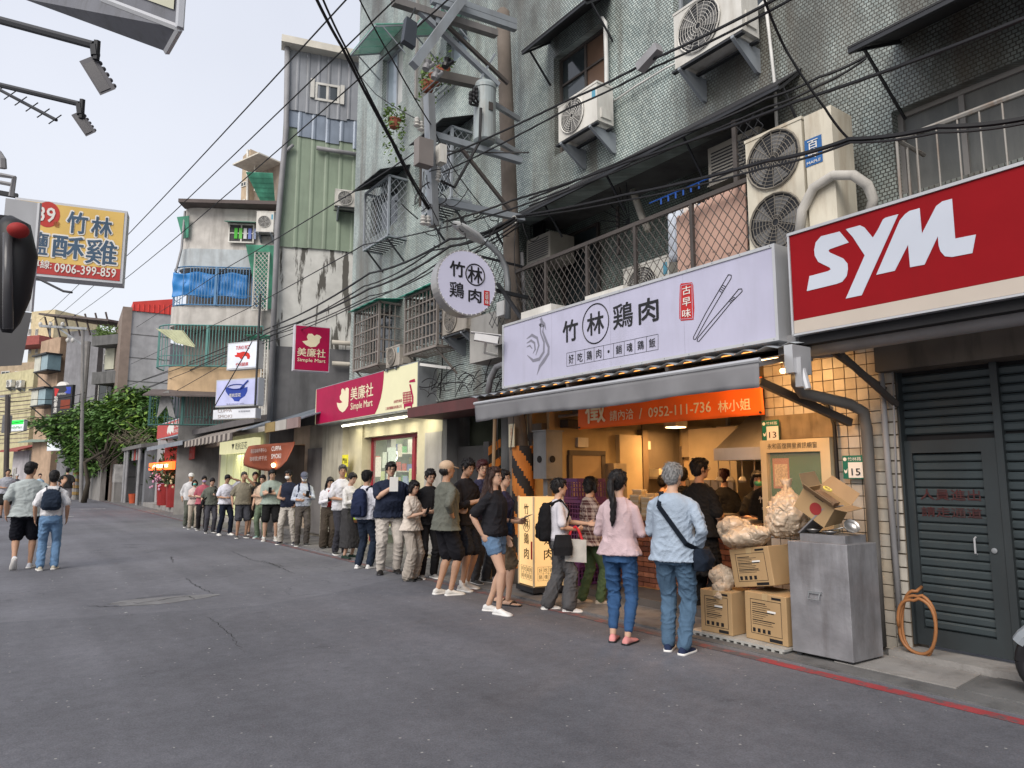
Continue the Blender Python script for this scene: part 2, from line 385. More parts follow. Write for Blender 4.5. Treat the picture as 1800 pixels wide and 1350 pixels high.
    mb.tube([(0,LN(1.38)-.02,1.38),NK+Vector((0,-.004,.0)),hd((0,.0,1.535))],[.062,.052,.05],12)
    mb.ell(hd((0,-.006,1.622)),(.073,.093,.105),14,10,HR);mb.ell(hd((0,.022,1.565)),(.061,.068,.068),12,8,HR)
    mb.ell(hd((0,.055,1.532)),(.032,.032,.03),8,6,HR)
    mb.ell(hd((0,.042,1.60)),(.058,.049,.05),10,8,HR)
    mb.tube([hd((0,.080,1.632)),hd((0,.100,1.595)),hd((0,.088,1.587))],[.008,.014,.011],6)
    for sg in (-1,1):mb.ell(hd((sg*.074,-.004,1.605)),(.010,.019,.031),8,6,HR)
    me=_remesh(mb,vox,2)
    def fin(me,name,m_,par=root):
        me.transform(Matrix.Translation(-g)@M);me.name=name;me.materials.clear();me.materials.append(m_)
        me.polygons.foreach_set('use_smooth',[True]*len(me.polygons))
        o=bpy.data.objects.new(name,me);COL.objects.link(o);o.parent=par;return o
    def raw(mb_,name,m_,par=root):
        return fin(mb_.mesh(name,Vector((0,0,0))),name,m_,par)
    body=fin(me,'body',SK[skin])
    # face
    hc=abs(((face+look[0]+180)%360)-180)
    if dist<27 and hc<125:
        for sg in (-1,1):
            e=MB();e.ell(hd((sg*.029,.0865,1.626)),(.0125,.006,.0055),8,5,HR);raw(e,'eye',M_EYE)
            e=MB();e.tube([hd((sg*.014,.0935,1.645)),hd((sg*.03,.0925,1.650)),hd((sg*.046,.082,1.645))],.0030,5);raw(e,'eyebrow',HAIR['black'])
        if not mask:
            e=MB();e.ell(hd((0,.0875,1.563)),(.021,.008,.0065),8,5,HR);raw(e,'mouth',M_LIP)
    if glasses:
        e=MB()
        for sg in (-1,1):
            pts=[hd((sg*(.031+.024*math.cos(a)),.099-.006*abs(math.cos(a)),1.622+.019*math.sin(a)))for a in [i*math.pi/5 for i in range(11)]]
            e.tube(pts,.0022,4);e.tube([hd((sg*.055,.095,1.627)),hd((sg*.077,.0,1.622))],.002,4)
        e.tube([hd((-.008,.1,1.626)),hd((.008,.1,1.626))],.002,4);raw(e,'glasses',M_LENS)
    if mask:
        e=MB();e.ell(hd((0,.058,1.575)),(.057,.055,.046),14,10,HR);e.tube([hd((-.076,-.0,1.60)),hd((-.05,.075,1.585))],.003,4);e.tube([hd((.076,-.0,1.60)),hd((.05,.075,1.585))],.003,4)
        raw(e,'face_mask',cloth(mask))
    # hair
    st,hc_=hair
    if st!='none':
        h=MB()
        if cap:h.ell(hd((0,-.03,1.595)),(.080,.082,.07),12,8,HR)
        else:
            h.ell(hd((0,-.020,1.645)),(.084,.095,.095),14,10,HR);h.ell(hd((0,-.038,1.60)),(.078,.075,.085),12,8,HR)
            h.ell(hd((.006,.032,1.694)),(.069,.058,.032),12,8,HR)
            h.ell(hd((.012,.070,1.684)),(.050,.017,.022),8,6,HR)
            for sg in (-1,1):h.ell(hd((sg*.070,.014,1.640)),(.014,.048,.046),8,6,HR)
        if st in ('bob','long','pony','cheek'):
            for sg in (-1,1):
                if st=='bob':h.tube([hd((sg*.068,.01,1.66)),hd((sg*.082,.015,1.60)),hd((sg*.084,.018,1.55)),hd((sg*.072,.022,1.505))],[.025,.028,.027,.018],8)
                if st=='long':h.tube([hd((sg*.068,.005,1.66)),hd((sg*.08,.0,1.60)),hd((sg*.085,-.01,1.5)),Vector((sg*.095,LN(1.35)+.03,1.36)),Vector((sg*.085,LN(1.25)+.07,1.25))],[.025,.026,.03,.03,.015],8)
                if st=='pony':h.ell(hd((sg*.066,-.02,1.63)),(.022,.06,.06),8,6,HR)
            if st=='bob':h.ell(hd((0,-.05,1.56)),(.083,.055,.075),12,8,HR)
            if st=='long':
                h.tube([hd((0,-.06,1.60)),hd((0,-.085,1.5)),Vector((0,LN(1.3)-.135,1.32)),Vector((0,LN(1.2)-.14,1.16))],[.075,.075,.075,.035],12)
            if st=='pony':
                h.tube([hd((0,-.10,1.635)),hd((0,-.15,1.61)),hd((0,-.165,1.53)),Vector((0,-.165,1.40)),Vector((-.01,-.165,1.24)),Vector((-.02,-.16,1.16))],[.03,.034,.036,.034,.028,.010],10)
        fin(_remesh(h,vox*.9,1,.0045,seed,True),'hair',HAIR[hc_])
        if dist<14 and not cap:
            rg=random.Random(seed);e=MB()
            for k in range(150):
                a=rg.uniform(0,6.28);zf=rg.uniform(-.55,.98);q=math.sqrt(max(0,1-zf*zf));p=Vector((.082*q*math.sin(a),-.018+.097*q*math.cos(a),1.643+.094*zf))
                if p.y>.045 and p.z<1.665:continue
                dn=Vector((.5*math.sin(a)*max(zf,0)+.12*rg.gauss(0,1),.5*math.cos(a)*max(zf,.1)+.12*rg.gauss(0,1),-.9*(1.1-max(zf,0)))).normalized();L_=rg.uniform(.02,.042);ou=Vector((math.sin(a)*q,math.cos(a)*q,zf))*rg.uniform(.002,.010)
                e.tube([hd(p),hd(p+dn*L_*.5+ou),hd(p+dn*L_+ou*1.6)],[.0055,.004,.0008],4)
            raw(e,'hair_strands',HAIR[hc_])
    if cap:
        e=MB();e.ell(hd((0,-.012,1.655)),(.088,.103,.082),16,10,HR);
        pts=[hd(p)for p in ((-.07,.07,1.655),(-.055,.13,1.645),(0,.165,1.64),(.055,.13,1.645),(.07,.07,1.655),(0,.05,1.665))]
        e.slab(pts,.008);raw(e,'cap',cloth(cap))
    # shirt
    scol,slv,hem=shirt[:3];sm=plaid()if scol=='plaid' else cloth(scol)
    loose=shirt[3]if len(shirt)>3 else 1.0
    t=MB();rr=[]
    if hem<T0[1][0]:rr.append((hem,.168*hw*loose+.016,.118*d*loose+.016+belly*.3,0,-.01))
    for a,b_,c_,e_ in T0:
        if a>hem+.03:
            k_=max(0,1-(a-hem)/.5);flat=max(b_,.150*w)if a<1.3 else b_
            rr.append(tor(a,(flat if not fem else max(b_,.138*w))if a<1.3 else b_,c_,e_,.017+.014*k_*loose))
    if hem>=T0[1][0]:rr.insert(0,tor(hem,.150*hw,.108*d+belly*.8,belly*.3,.016))
    rr[-1]=(1.452,.064,.058,0,LN(1.45)-.012)
    _rings(t,rr)
    for i,sg in enumerate((-1,1)):
        S,E,W_=SH[i],EL[i],WR[i]
        t.ell(S+Vector((-sg*.018,0,-.008)),(.054*lw,.055,.050),10,8)
        t.tube([(sg*.045,LN(1.41)-.012,1.408),S+Vector((-sg*.02,0,.002))],[.048,.050*lw],8);S=S+(E-S)*.09
        if slv=='short':_limb(t,[S,S.lerp(E,.4),S.lerp(E,.80)],[.054*lw,.059*lw,.066*lw],12)
        elif slv=='half':_limb(t,[S,S.lerp(E,.5),E.lerp(W_,.08)],[.054*lw,.058*lw,.060*lw],12)
        elif slv=='long':_limb(t,[S,S.lerp(E,.5),E,E.lerp(W_,.5),E.lerp(W_,.93)],[.054*lw,.054*lw,.050*lw,.047*lw,.038],12)
        elif slv=='roll':_limb(t,[S,S.lerp(E,.5),E,E.lerp(W_,.45)],[.054*lw,.054*lw,.050*lw,.046*lw],12)
    fin(_remesh(t,vox*1.1,3,.0042,seed+1),'shirt',sm)
    if inner:
        t=MB();_rings(t,[tor(1.0,.085,.10*d,.022,.014),tor(1.15,.075,.108*d,.018,.014),tor(1.30,.065,.108*d,.016,.012),tor(1.40,.045,.075,.01,.01)]);raw(t,'vest',cloth(inner))
    # bottom
    bk,bc=bottom[:2];b=MB()
    wz=1.0 if hem<1.0 else hem+.03
    _rings(b,[(.80,.135*hw+.012,.10*d+.012,0,-.01),(.88,.160*hw+.010,.114*d+.012,0,-.012),(.95,.158*hw+(.0 if hem<1.0 else .006),.108*d+belly*.3+(0 if hem<1.0 else .01),0,-.008),(wz,.135*w+(0 if hem<1.0 else .010),.094*d+belly*.7+(0 if hem<1.0 else .02),0,belly*.5)])
    for i,sg in enumerate((-1,1)):
        hp,k,an=HP[i],KN[i],AN[i]
        if bk=='pants':_limb(b,[hp,hp.lerp(k,.5),k,k.lerp(an,.5),an+Vector((0,0,.005))],[.090*hw,.085*lw,.070*lw,.066*lw,.064],12)
        elif bk=='skinny':_limb(b,[hp,hp.lerp(k,.5),k,k.lerp(an,.3),k.lerp(an,.82)],[.088*hw,.080*lw,.066*lw,.064*lw,.049],12)
        elif bk=='wide':_limb(b,[hp,hp.lerp(k,.5),k,k.lerp(an,.5),an+Vector((0,.015,.015))],[.092*hw,.094*lw,.092*lw,.098*lw,.102*lw],14)
        elif bk=='shorts':_limb(b,[hp,hp.lerp(k,.45),hp.lerp(k,.88)],[.092*hw,.094*lw,.096*lw],14)
        elif bk=='mini':_limb(b,[hp,hp.lerp(k,.22),hp.lerp(k,.36)],[.092*hw,.092*lw,.088*lw],14)
    if bk=='skirt':_rings(b,[(.22,.215,.175,0,.02),(.5,.205,.17,0,.015),(.82,.185,.14,0,-.005),(.9,.165,.12,0,-.01)])
    fin(_remesh(b,vox*1.1,2,.0050,seed+2),'skirt' if bk=='skirt' else ('shorts' if bk in ('shorts','mini')else 'trousers'),cloth(bc))
    if apron:
        t=MB();_rings(t,[(.45,.19,.15,0,0),(.8,.175,.13,0,-.01),(1.0,.165*w,.12,0,0),(1.06,.155*w,.115,0,0)]);fin(_remesh(t,vox*1.3,2,.009,seed+5),'apron',cloth(apron))
    # shoes
    if foot:
        sc_,solew=shoes[:2];sandal=len(shoes)>2
        for i,sg in enumerate((-1,1)):
            an=AN[i];yaw=Matrix.Rotation(-sg*math.radians(10),3,'Z')
            R=yaw@(Matrix.Rotation(-math.radians(55),3,'X')if lift[i]>.06 else Matrix.Identity(3))
            base=Vector((an.x,an.y,an.z-.085))
            def ft(p):return base+Vector((0,0,.085))+R@(Vector(p)-Vector((0,0,.085)))
            if socks:
                e=MB();e.tube([an+Vector((0,0,.055)),an,ft((0,.0,.05))],[.039,.039,.041],10);raw(e,'sock',cloth(socks))
            prof=[(-.075,.020,.030),(-.065,.032,.072),(-.03,.037,.088),(.02,.038,.082),(.07,.044,.062),(.12,.048,.048),(.16,.042,.040),(.185,.024,.030)]
            if sandal:
                e=MB();vs=[ft((w_*sx_,y_,z_))for y_,w_,h_ in prof for (sx_,z_)in ((-1,.012),(-.9,h_*.55),(-.4,h_*.8),(.4,h_*.8),(.9,h_*.55),(1,.012))]
                fs=[(j*6+k,j*6+(k+1)%6,(j+1)*6+(k+1)%6,(j+1)*6+k)for j in range(7)for k in range(6)]+[tuple(range(5,-1,-1)),tuple(42+k for k in range(6))]
                e.add(vs,fs);raw(e,'foot',SK[skin])
                e=MB();e.tube([ft((-.045,.05,.03)),ft((-.03,.08,.058)),ft((0,.125,.045)),ft((.03,.08,.058)),ft((.045,.05,.03))],.008,6);sh=raw(e,'sandal',cloth(sc_))
            else:
                e=MB();nn=10;vs=[];
                for y_,w_,h_ in prof:
                    for k in range(nn):
                        a=math.pi*k/(nn-1);vs.append(ft((w_*math.cos(a),y_,.018+(h_-.018)*math.sin(a)**.75)))
                fs=[(j*nn+k,j*nn+k+1,(j+1)*nn+k+1,(j+1)*nn+k)for j in range(7)for k in range(nn-1)]+[tuple(range(nn-1,-1,-1)),tuple(7*nn+k for k in range(nn))]+[(j*nn,(j+1)*nn,(j+1)*nn+nn-1,j*nn+nn-1)for j in range(7)]
                e.add(vs,fs);sh=raw(e,'shoe',cloth(sc_))
                if solew and dist<15:
                    for yy in (.045,.065,.085):
                        pass
            s_=MB();out=[(y_-(.004 if y_<0 else -.004),w_+.005)for y_,w_,h_ in prof]
            pl=[ft((w_,y_,.024))for y_,w_ in out]+[ft((-w_,y_,.024))for y_,w_ in reversed(out)]
            s_.slab(pl,tuple(R@Vector((0,0,.022))));raw(s_,'sole',M_WHITE if solew else M_BLACKP,sh)
    return dict(root=root,M=M,hand=WR,elbow=EL,g=g,s=s,hd=hd,LN=LN)
def W3(P,v):return P['M']@Vector(v)
def held(P,name,label,cat,mb_local,mat_,vox=None,group=None):
    """a thing carried by a person, modelled in the person's own frame"""
    m=MB();m.v=[P['M']@v for v in mb_local.v];m.f=mb_local.f;m.m=mb_local.m
    o=m.build(name,mat_);tag(o,label,cat,group);return o
def phone(P,i,label):
    c=P['hand'][i]+Vector((0,.075,.045));m=MB();fr=Frame((0,0),(1,0))
    m.hexa([c+Vector(q)for q in ((-.037,-.01,-.06),(.037,-.01,-.06),(.037,-.003,-.062),(-.037,-.003,-.062),(-.037,.05,.075),(.037,.05,.075),(.037,.058,.072),(-.037,.058,.072))])
    return held(P,'phone',label,'phone',m,M_BLACKP)
def backpack(P,label,col,hgt=.44,straps=True):
    root=thing('backpack',label,'backpack',P['M']@Vector((0,-.2,.95)))
    def bd(mb,name,m_,fold=0):
        me=_remesh(mb,.014,2,fold,3)if fold else mb.mesh(name,Vector((0,0,0)))
        me.transform(Matrix.Translation(-root.location)@P['M']);me.materials.clear();me.materials.append(m_);me.polygons.foreach_set('use_smooth',[True]*len(me.polygons))
        o=bpy.data.objects.new(name,me);COL.objects.link(o);o.parent=root;return o
    z0=1.40-hgt;m=MB();LN=P['LN'];y=-.195+LN(1.2)
    _rings(m,[(z0,.12,.06,0,y),(z0+.04,.15,.085,0,y),(z0+hgt*.5,.15,.085,0,y),(z0+hgt*.85,.125,.07,0,y+.01),(z0+hgt,.06,.035,0,y+.02)],18,3)
    bd(m,'bag_body',cloth(col),.004)
    m=MB();_rings(m,[(z0+.04,.115,.03,0,y-.085),(z0+hgt*.42,.11,.03,0,y-.085),(z0+hgt*.46,.09,.02,0,y-.08)],14,3);bd(m,'front_pocket',cloth([c*.8 for c in col]),.003)
    for sg in (-1,1):
        m=MB();m.bar((sg*.09,y+.07,1.38),(sg*.105,LN(1.4)+.02,1.445),.045,.012,(0,1,1));m.bar((sg*.105,LN(1.4)+.02,1.445),(sg*.12,.125+LN(1.3),1.30),.045,.012,(0,1,0));m.bar((sg*.12,.125+LN(1.3),1.30),(sg*.17,.05,1.08),.03,.01,(1,1,0))
        bd(m,'strap',cloth([c*.7 for c in col]))
    return root
def crossbag(P,label,col,side=1,z=.95,y=.0,size=(.07,.15,.17),strapcol=None):
    """a shoulder bag with a strap over the opposite shoulder"""
    root=thing('shoulder_bag',label,'bag',P['M']@Vector((side*.25,y,z-.1)))
    def bd(mb,name,m_,r=True):
        me=_remesh(mb,.012,2,.004,3)if r else mb.mesh(name,Vector((0,0,0)))
        me.transform(Matrix.Translation(-root.location)@P['M']);me.materials.clear();me.materials.append(m_);me.polygons.foreach_set('use_smooth',[r]*len(me.polygons))
        o=bpy.data.objects.new(name,me);COL.objects.link(o);o.parent=root
    m=MB();_rings(m,[(z-size[2],size[0]*.8,size[1]*.9,side*.255,y),(z-size[2]*.5,size[0],size[1],side*.26,y),(z,size[0]*.6,size[1]*.85,side*.25,y)],16,3.5);bd(m,'bag_body',cloth(col))
    m=MB();LN=P['LN'];m.bar((side*.16,-.16,z+.05),(side*.235,y-.06,z-.02),.042,.012,(0,1,0));m.bar((side*.16,-.16,z+.05),(-side*.09,-.145+LN(1.3),1.33),.042,.012,(0,1,0));m.bar((-side*.09,-.145+LN(1.3),1.33),(-side*.105,LN(1.4),1.452),.042,.010,(0,-1,.5));m.bar((-side*.115,LN(1.4),1.452),(-side*.07,.135+LN(1.3),1.31),.042,.01,(0,1,.5));m.bar((-side*.07,.135+LN(1.3),1.31),(side*.235,y+.06,z-.02),.042,.010,(0,1,0))
    bd(m,'strap',cloth(strapcol or [c*.6 for c in col]),False)
    return root
def sheet(P,i,label,w=.15,h=.2,dy=.10,tilt=.2,mat_=None):
    c=P['hand'][i]+Vector((0,dy,.06));m=MB()
    a=Vector((w/2,0,0));b=Vector((0,math.sin(tilt)*h/2,math.cos(tilt)*h/2));n=a.cross(b).normalized()*.0015
    m.hexa([c-a-b-n,c+a-b-n,c+a-b+n,c-a-b+n,c-a+b-n,c+a+b-n,c+a+b+n,c-a+b+n])
    return held(P,'paper_menu',label,'menu',m,mat_ or M_PAPER)
# ---------------------------------------------------------------- materials of the place
def asphalt(name,c,cracks=True,seed=0):
    m=mat(name,c,rough=.85,var=.22,scale=.38,bump=.0,spec=.25);nt=m.node_tree;N=nt.nodes;L=nt.links;b=N['Principled BSDF']
    g=N.new('ShaderNodeNewGeometry');src=b.inputs['Base Color'].links[0].from_socket
    n=N.new('ShaderNodeTexNoise');n.inputs['Scale'].default_value=95;n.inputs['Detail'].default_value=3;L.new(g.outputs['Position'],n.inputs[0])
    r=N.new('ShaderNodeMapRange');r.inputs[1].default_value=.35;r.inputs[2].default_value=.68;r.inputs[3].default_value=.84;r.inputs[4].default_value=1.16;L.new(n.outputs[0],r.inputs[0])
    n5=N.new('ShaderNodeTexNoise');n5.inputs['Scale'].default_value=7;n5.inputs['Detail'].default_value=6;n5.inputs['Roughness'].default_value=.7;L.new(g.outputs['Position'],n5.inputs[0])
    r5=N.new('ShaderNodeMapRange');r5.inputs[1].default_value=.38;r5.inputs[2].default_value=.66;r5.inputs[3].default_value=.90;r5.inputs[4].default_value=1.09;L.new(n5.outputs[0],r5.inputs[0])
    mm=N.new('ShaderNodeMath');mm.operation='MULTIPLY';L.new(r.outputs[0],mm.inputs[0]);L.new(r5.outputs[0],mm.inputs[1])
    mpt=N.new('ShaderNodeMapping');mpt.inputs['Scale'].default_value=(1.5,.10,1);L.new(g.outputs['Position'],mpt.inputs[0]);nt6=N.new('ShaderNodeTexNoise');nt6.inputs['Scale'].default_value=1;nt6.inputs['Detail'].default_value=5;L.new(mpt.outputs[0],nt6.inputs[0]);r6=N.new('ShaderNodeMapRange');r6.inputs[1].default_value=.35;r6.inputs[2].default_value=.65;r6.inputs[3].default_value=.88;r6.inputs[4].default_value=1.1;L.new(nt6.outputs[0],r6.inputs[0])
    n7=N.new('ShaderNodeTexNoise');n7.inputs['Scale'].default_value=2.2;n7.inputs['Detail'].default_value=8;n7.inputs['Roughness'].default_value=.7;L.new(g.outputs['Position'],n7.inputs[0]);r7=N.new('ShaderNodeMapRange');r7.inputs[1].default_value=.60;r7.inputs[2].default_value=.68;r7.inputs[3].default_value=1;r7.inputs[4].default_value=.80;L.new(n7.outputs[0],r7.inputs[0])
    m6=N.new('ShaderNodeMath');m6.operation='MULTIPLY';L.new(mm.outputs[0],m6.inputs[0]);L.new(r6.outputs[0],m6.inputs[1]);m7=N.new('ShaderNodeMath');m7.operation='MULTIPLY';L.new(m6.outputs[0],m7.inputs[0]);L.new(r7.outputs[0],m7.inputs[1]);mm=m7
    v=N.new('ShaderNodeVectorMath');v.operation='SCALE';L.new(src,v.inputs[0]);L.new(mm.outputs[0],v.inputs['Scale']);out=v.outputs[0]
    # pale grit
    vo=N.new('ShaderNodeTexVoronoi');vo.inputs['Scale'].default_value=16;L.new(g.outputs['Position'],vo.inputs[0])
    lt=N.new('ShaderNodeMath');lt.operation='LESS_THAN';lt.inputs[1].default_value=.13;L.new(vo.outputs['Distance'],lt.inputs[0])
    sc=N.new('ShaderNodeSeparateXYZ');L.new(vo.outputs['Color'],sc.inputs[0]);l2=N.new('ShaderNodeMath');l2.operation='GREATER_THAN';l2.inputs[1].default_value=.86;L.new(sc.outputs[0],l2.inputs[0])
    l3=N.new('ShaderNodeMath');l3.operation='MULTIPLY';L.new(lt.outputs[0],l3.inputs[0]);L.new(l2.outputs[0],l3.inputs[1])
    m3=N.new('ShaderNodeMixRGB');L.new(l3.outputs[0],m3.inputs[0]);L.new(out,m3.inputs[1]);m3.inputs[2].default_value=(.30,.30,.29,1);out=m3.outputs[0]
    if cracks:
        n2=N.new('ShaderNodeTexNoise');n2.inputs['Scale'].default_value=1.8;n2.inputs['Detail'].default_value=4;L.new(g.outputs['Position'],n2.inputs[0])
        ad=N.new('ShaderNodeVectorMath');ad.operation='MULTIPLY_ADD';ad.inputs[1].default_value=(.8,.8,.8);L.new(n2.outputs['Color'],ad.inputs[0]);L.new(g.outputs['Position'],ad.inputs[2])
        vc=N.new('ShaderNodeTexVoronoi');vc.feature='DISTANCE_TO_EDGE';vc.inputs['Scale'].default_value=.75;L.new(ad.outputs[0],vc.inputs[0])
        rc=N.new('ShaderNodeMapRange');rc.inputs[1].default_value=0;rc.inputs[2].default_value=.009;rc.inputs[3].default_value=.5;rc.inputs[4].default_value=0;L.new(vc.outputs['Distance'],rc.inputs[0])
        n4=N.new('ShaderNodeTexNoise');n4.inputs['Scale'].default_value=.33;L.new(g.outputs['Position'],n4.inputs[0])
        r4=N.new('ShaderNodeMapRange');r4.inputs[1].default_value=.50;r4.inputs[2].default_value=.58;L.new(n4.outputs[0],r4.inputs[0])
        m4=N.new('ShaderNodeMath');m4.operation='MULTIPLY';L.new(rc.outputs[0],m4.inputs[0]);L.new(r4.outputs[0],m4.inputs[1])
        m5=N.new('ShaderNodeMixRGB');L.new(m4.outputs[0],m5.inputs[0]);L.new(out,m5.inputs[1]);m5.inputs[2].default_value=(.022,.022,.024,1);out=m5.outputs[0]
    L.new(out,b.inputs['Base Color'])
    bp=N.new('ShaderNodeBump');bp.inputs['Strength'].default_value=.5;bp.inputs['Distance'].default_value=.006;L.new(n.outputs[0],bp.inputs['Height']);L.new(bp.outputs[0],b.inputs['Normal'])
    return m
def mosaic(name,c1,c2,w=.046,h=.037):
    """small glazed oval tiles in dark joints on a wall along Y"""
    m=mat(name,c1,rough=.38,var=.1,scale=1.2,spec=.5);nt=m.node_tree;N=nt.nodes;L=nt.links;b=N['Principled BSDF']
    g=N.new('ShaderNodeNewGeometry');s=N.new('ShaderNodeSeparateXYZ');L.new(g.outputs['Position'],s.inputs[0])
    a=N.new('ShaderNodeMath');a.operation='ADD';L.new(s.outputs[0],a.inputs[0]);L.new(s.outputs[1],a.inputs[1])
    c=N.new('ShaderNodeCombineXYZ');L.new(a.outputs[0],c.inputs[0]);L.new(s.outputs[2],c.inputs[1])
    br=N.new('ShaderNodeTexBrick');br.inputs['Scale'].default_value=1;br.inputs['Brick Width'].default_value=w;br.inputs['Row Height'].default_value=h
    br.inputs['Mortar Size'].default_value=.006;br.inputs['Mortar Smooth'].default_value=.55;br.inputs['Bias'].default_value=-.1
    br.inputs['Color1'].default_value=(*c1,1);br.inputs['Color2'].default_value=(*c2,1);br.inputs['Mortar'].default_value=(.05,.053,.048,1);L.new(c.outputs[0],br.inputs['Vector'])
    n=N.new('ShaderNodeTexNoise');n.inputs['Scale'].default_value=.55;n.inputs['Detail'].default_value=7;n.inputs['Roughness'].default_value=.62
    mp=N.new('ShaderNodeMapping');mp.inputs['Scale'].default_value=(1,1.3,.55);L.new(g.outputs['Position'],mp.inputs[0]);L.new(mp.outputs[0],n.inputs[0]);ry=N.new('ShaderNodeMapRange');ry.inputs[1].default_value=6.5;ry.inputs[2].default_value=2.5;ry.inputs[4].default_value=.13;L.new(s.outputs[1],ry.inputs[0]);an=N.new('ShaderNodeMath');an.operation='ADD';L.new(n.outputs[0],an.inputs[0]);L.new(ry.outputs[0],an.inputs[1]);n=an
    r=N.new('ShaderNodeMapRange');r.inputs[1].default_value=.47;r.inputs[2].default_value=.68;r.inputs[3].default_value=0;r.inputs[4].default_value=.85;L.new(n.outputs[0],r.inputs[0])
    mi=N.new('ShaderNodeMixRGB');L.new(r.outputs[0],mi.inputs[0]);L.new(br.outputs[0],mi.inputs[1]);mi.inputs[2].default_value=(.075,.070,.058,1)
    mp3=N.new('ShaderNodeMapping');mp3.inputs['Scale'].default_value=(2.2,2.6,.22);L.new(g.outputs['Position'],mp3.inputs[0]);n3=N.new('ShaderNodeTexNoise');n3.inputs['Scale'].default_value=1;n3.inputs['Detail'].default_value=6;L.new(mp3.outputs[0],n3.inputs[0])
    r3=N.new('ShaderNodeMapRange');r3.inputs[1].default_value=.5;r3.inputs[2].default_value=.68;r3.inputs[4].default_value=.65;L.new(n3.outputs[0],r3.inputs[0]);mi3=N.new('ShaderNodeMixRGB');L.new(r3.outputs[0],mi3.inputs[0]);L.new(mi.outputs[0],mi3.inputs[1]);mi3.inputs[2].default_value=(.095,.075,.055,1);mi=mi3
    n2=N.new('ShaderNodeTexNoise');n2.inputs['Scale'].default_value=1.1;n2.inputs['Detail'].default_value=3;L.new(g.outputs['Position'],n2.inputs[0])
    r2=N.new('ShaderNodeMapRange');r2.inputs[1].default_value=.35;r2.inputs[2].default_value=.7;r2.inputs[3].default_value=.78;r2.inputs[4].default_value=1.22;L.new(n2.outputs[0],r2.inputs[0])
    v=N.new('ShaderNodeVectorMath');v.operation='SCALE';L.new(mi.outputs[0],v.inputs[0]);L.new(r2.outputs[0],v.inputs['Scale']);L.new(v.outputs[0],b.inputs['Base Color'])
    bp=N.new('ShaderNodeBump');bp.inputs['Strength'].default_value=.8;bp.inputs['Distance'].default_value=.008;iv=N.new('ShaderNodeMath');iv.operation='SUBTRACT';iv.inputs[0].default_value=1;L.new(br.outputs['Fac'],iv.inputs[1])
    L.new(iv.outputs[0],bp.inputs['Height']);L.new(bp.outputs[0],b.inputs['Normal'])
    return m
M_ROAD=asphalt('asphalt_old',(.140,.142,.160));M_ROAD2=asphalt('asphalt_new',(.120,.122,.138),False)
M_MOS=mosaic('mosaic_tile',(.52,.60,.57),(.33,.41,.40))
M_STEEL=mat('galvanised_steel',(.30,.32,.34),rough=.45,metal=.5,dirt=.4,dcol=(.12,.11,.10));M_STEEL2=mat('painted_steel_grey',(.27,.30,.33),rough=.5,dirt=.3,dcol=(.1,.08,.06))
M_DARK=mat('dark_void',(.018,.018,.02),rough=.9,var=.2);M_DKM=mat('dark_metal',(.035,.037,.042),rough=.5,metal=.3);M_BRN=mat('brown_frame',(.075,.065,.060),rough=.6)  # dark_void puts the darkness of unlit depth into a colour
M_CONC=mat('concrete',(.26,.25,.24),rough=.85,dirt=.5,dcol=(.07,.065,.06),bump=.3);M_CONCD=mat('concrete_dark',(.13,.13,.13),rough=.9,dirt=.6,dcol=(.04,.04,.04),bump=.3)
M_GLASS=glass('window_glass',(.035,.045,.05));M_GLASSL=mat('window_glass_painted_sky',(.30,.36,.42),rough=.12,var=.15,scale=1.5,spec=.8);M_WIRE=mat('cable_black',(.012,.012,.014),rough=.6,var=.05)  # the pale glass has the sky's reflection painted into its colour
M_WHT=mat('ac_casing',(.60,.59,.55),rough=.5,dirt=.35,dcol=(.22,.18,.13),dscale=2.5);M_PVC=mat('pvc_grey',(.26,.26,.27),rough=.5,dirt=.3,dcol=(.1,.1,.1));M_TAR=mat('canopy_dark',(.030,.030,.033),rough=.7,dirt=.4,dcol=(.008,.008,.008))
M_RUSTC=mat('taupe_cage',(.23,.205,.185),rough=.6,dirt=.3,dcol=(.09,.06,.04));M_RED=mat('sign_red',(.25,.005,.009),rough=.5,spec=.12,var=.06,dirt=.12,dcol=(.12,.01,.01));M_CREAM=mat('cream_paint',(.55,.52,.38),rough=.55,var=.05)
M_MAG=mat('sign_magenta',(.36,.008,.06),rough=.5,var=.1,spec=.15);M_SGN=mat('sign_lilac_white',(.45,.45,.58),rough=.5,var=.05,spec=.15,dirt=.16,dcol=(.25,.25,.28),dscale=2);M_INK=mat('ink_black',(.012,.012,.014),rough=.5,var=0);M_SEAL=mat('seal_red',(.45,.02,.02),rough=.5,var=.05)
M_GRN=mat('green_corrugated_plastic',(.03,.28,.20),rough=.35,var=.15);M_GRNL=mat('green_translucent_sheet',(.16,.50,.38),rough=.25,var=.12,dirt=.3,dcol=(.07,.2,.14),alpha=.62);M_SILV=mat('sign_frame_silver',(.50,.51,.53),rough=.4,metal=.35,var=.05)
M_WTXT=mat('lettering_white',(.72,.70,.66),rough=.5,var=.03);M_INK2=mat('ink_grey',(.16,.16,.20),rough=.5,var=0);M_CTXT=mat('lettering_cream',(.80,.72,.50),rough=.5,var=.03)

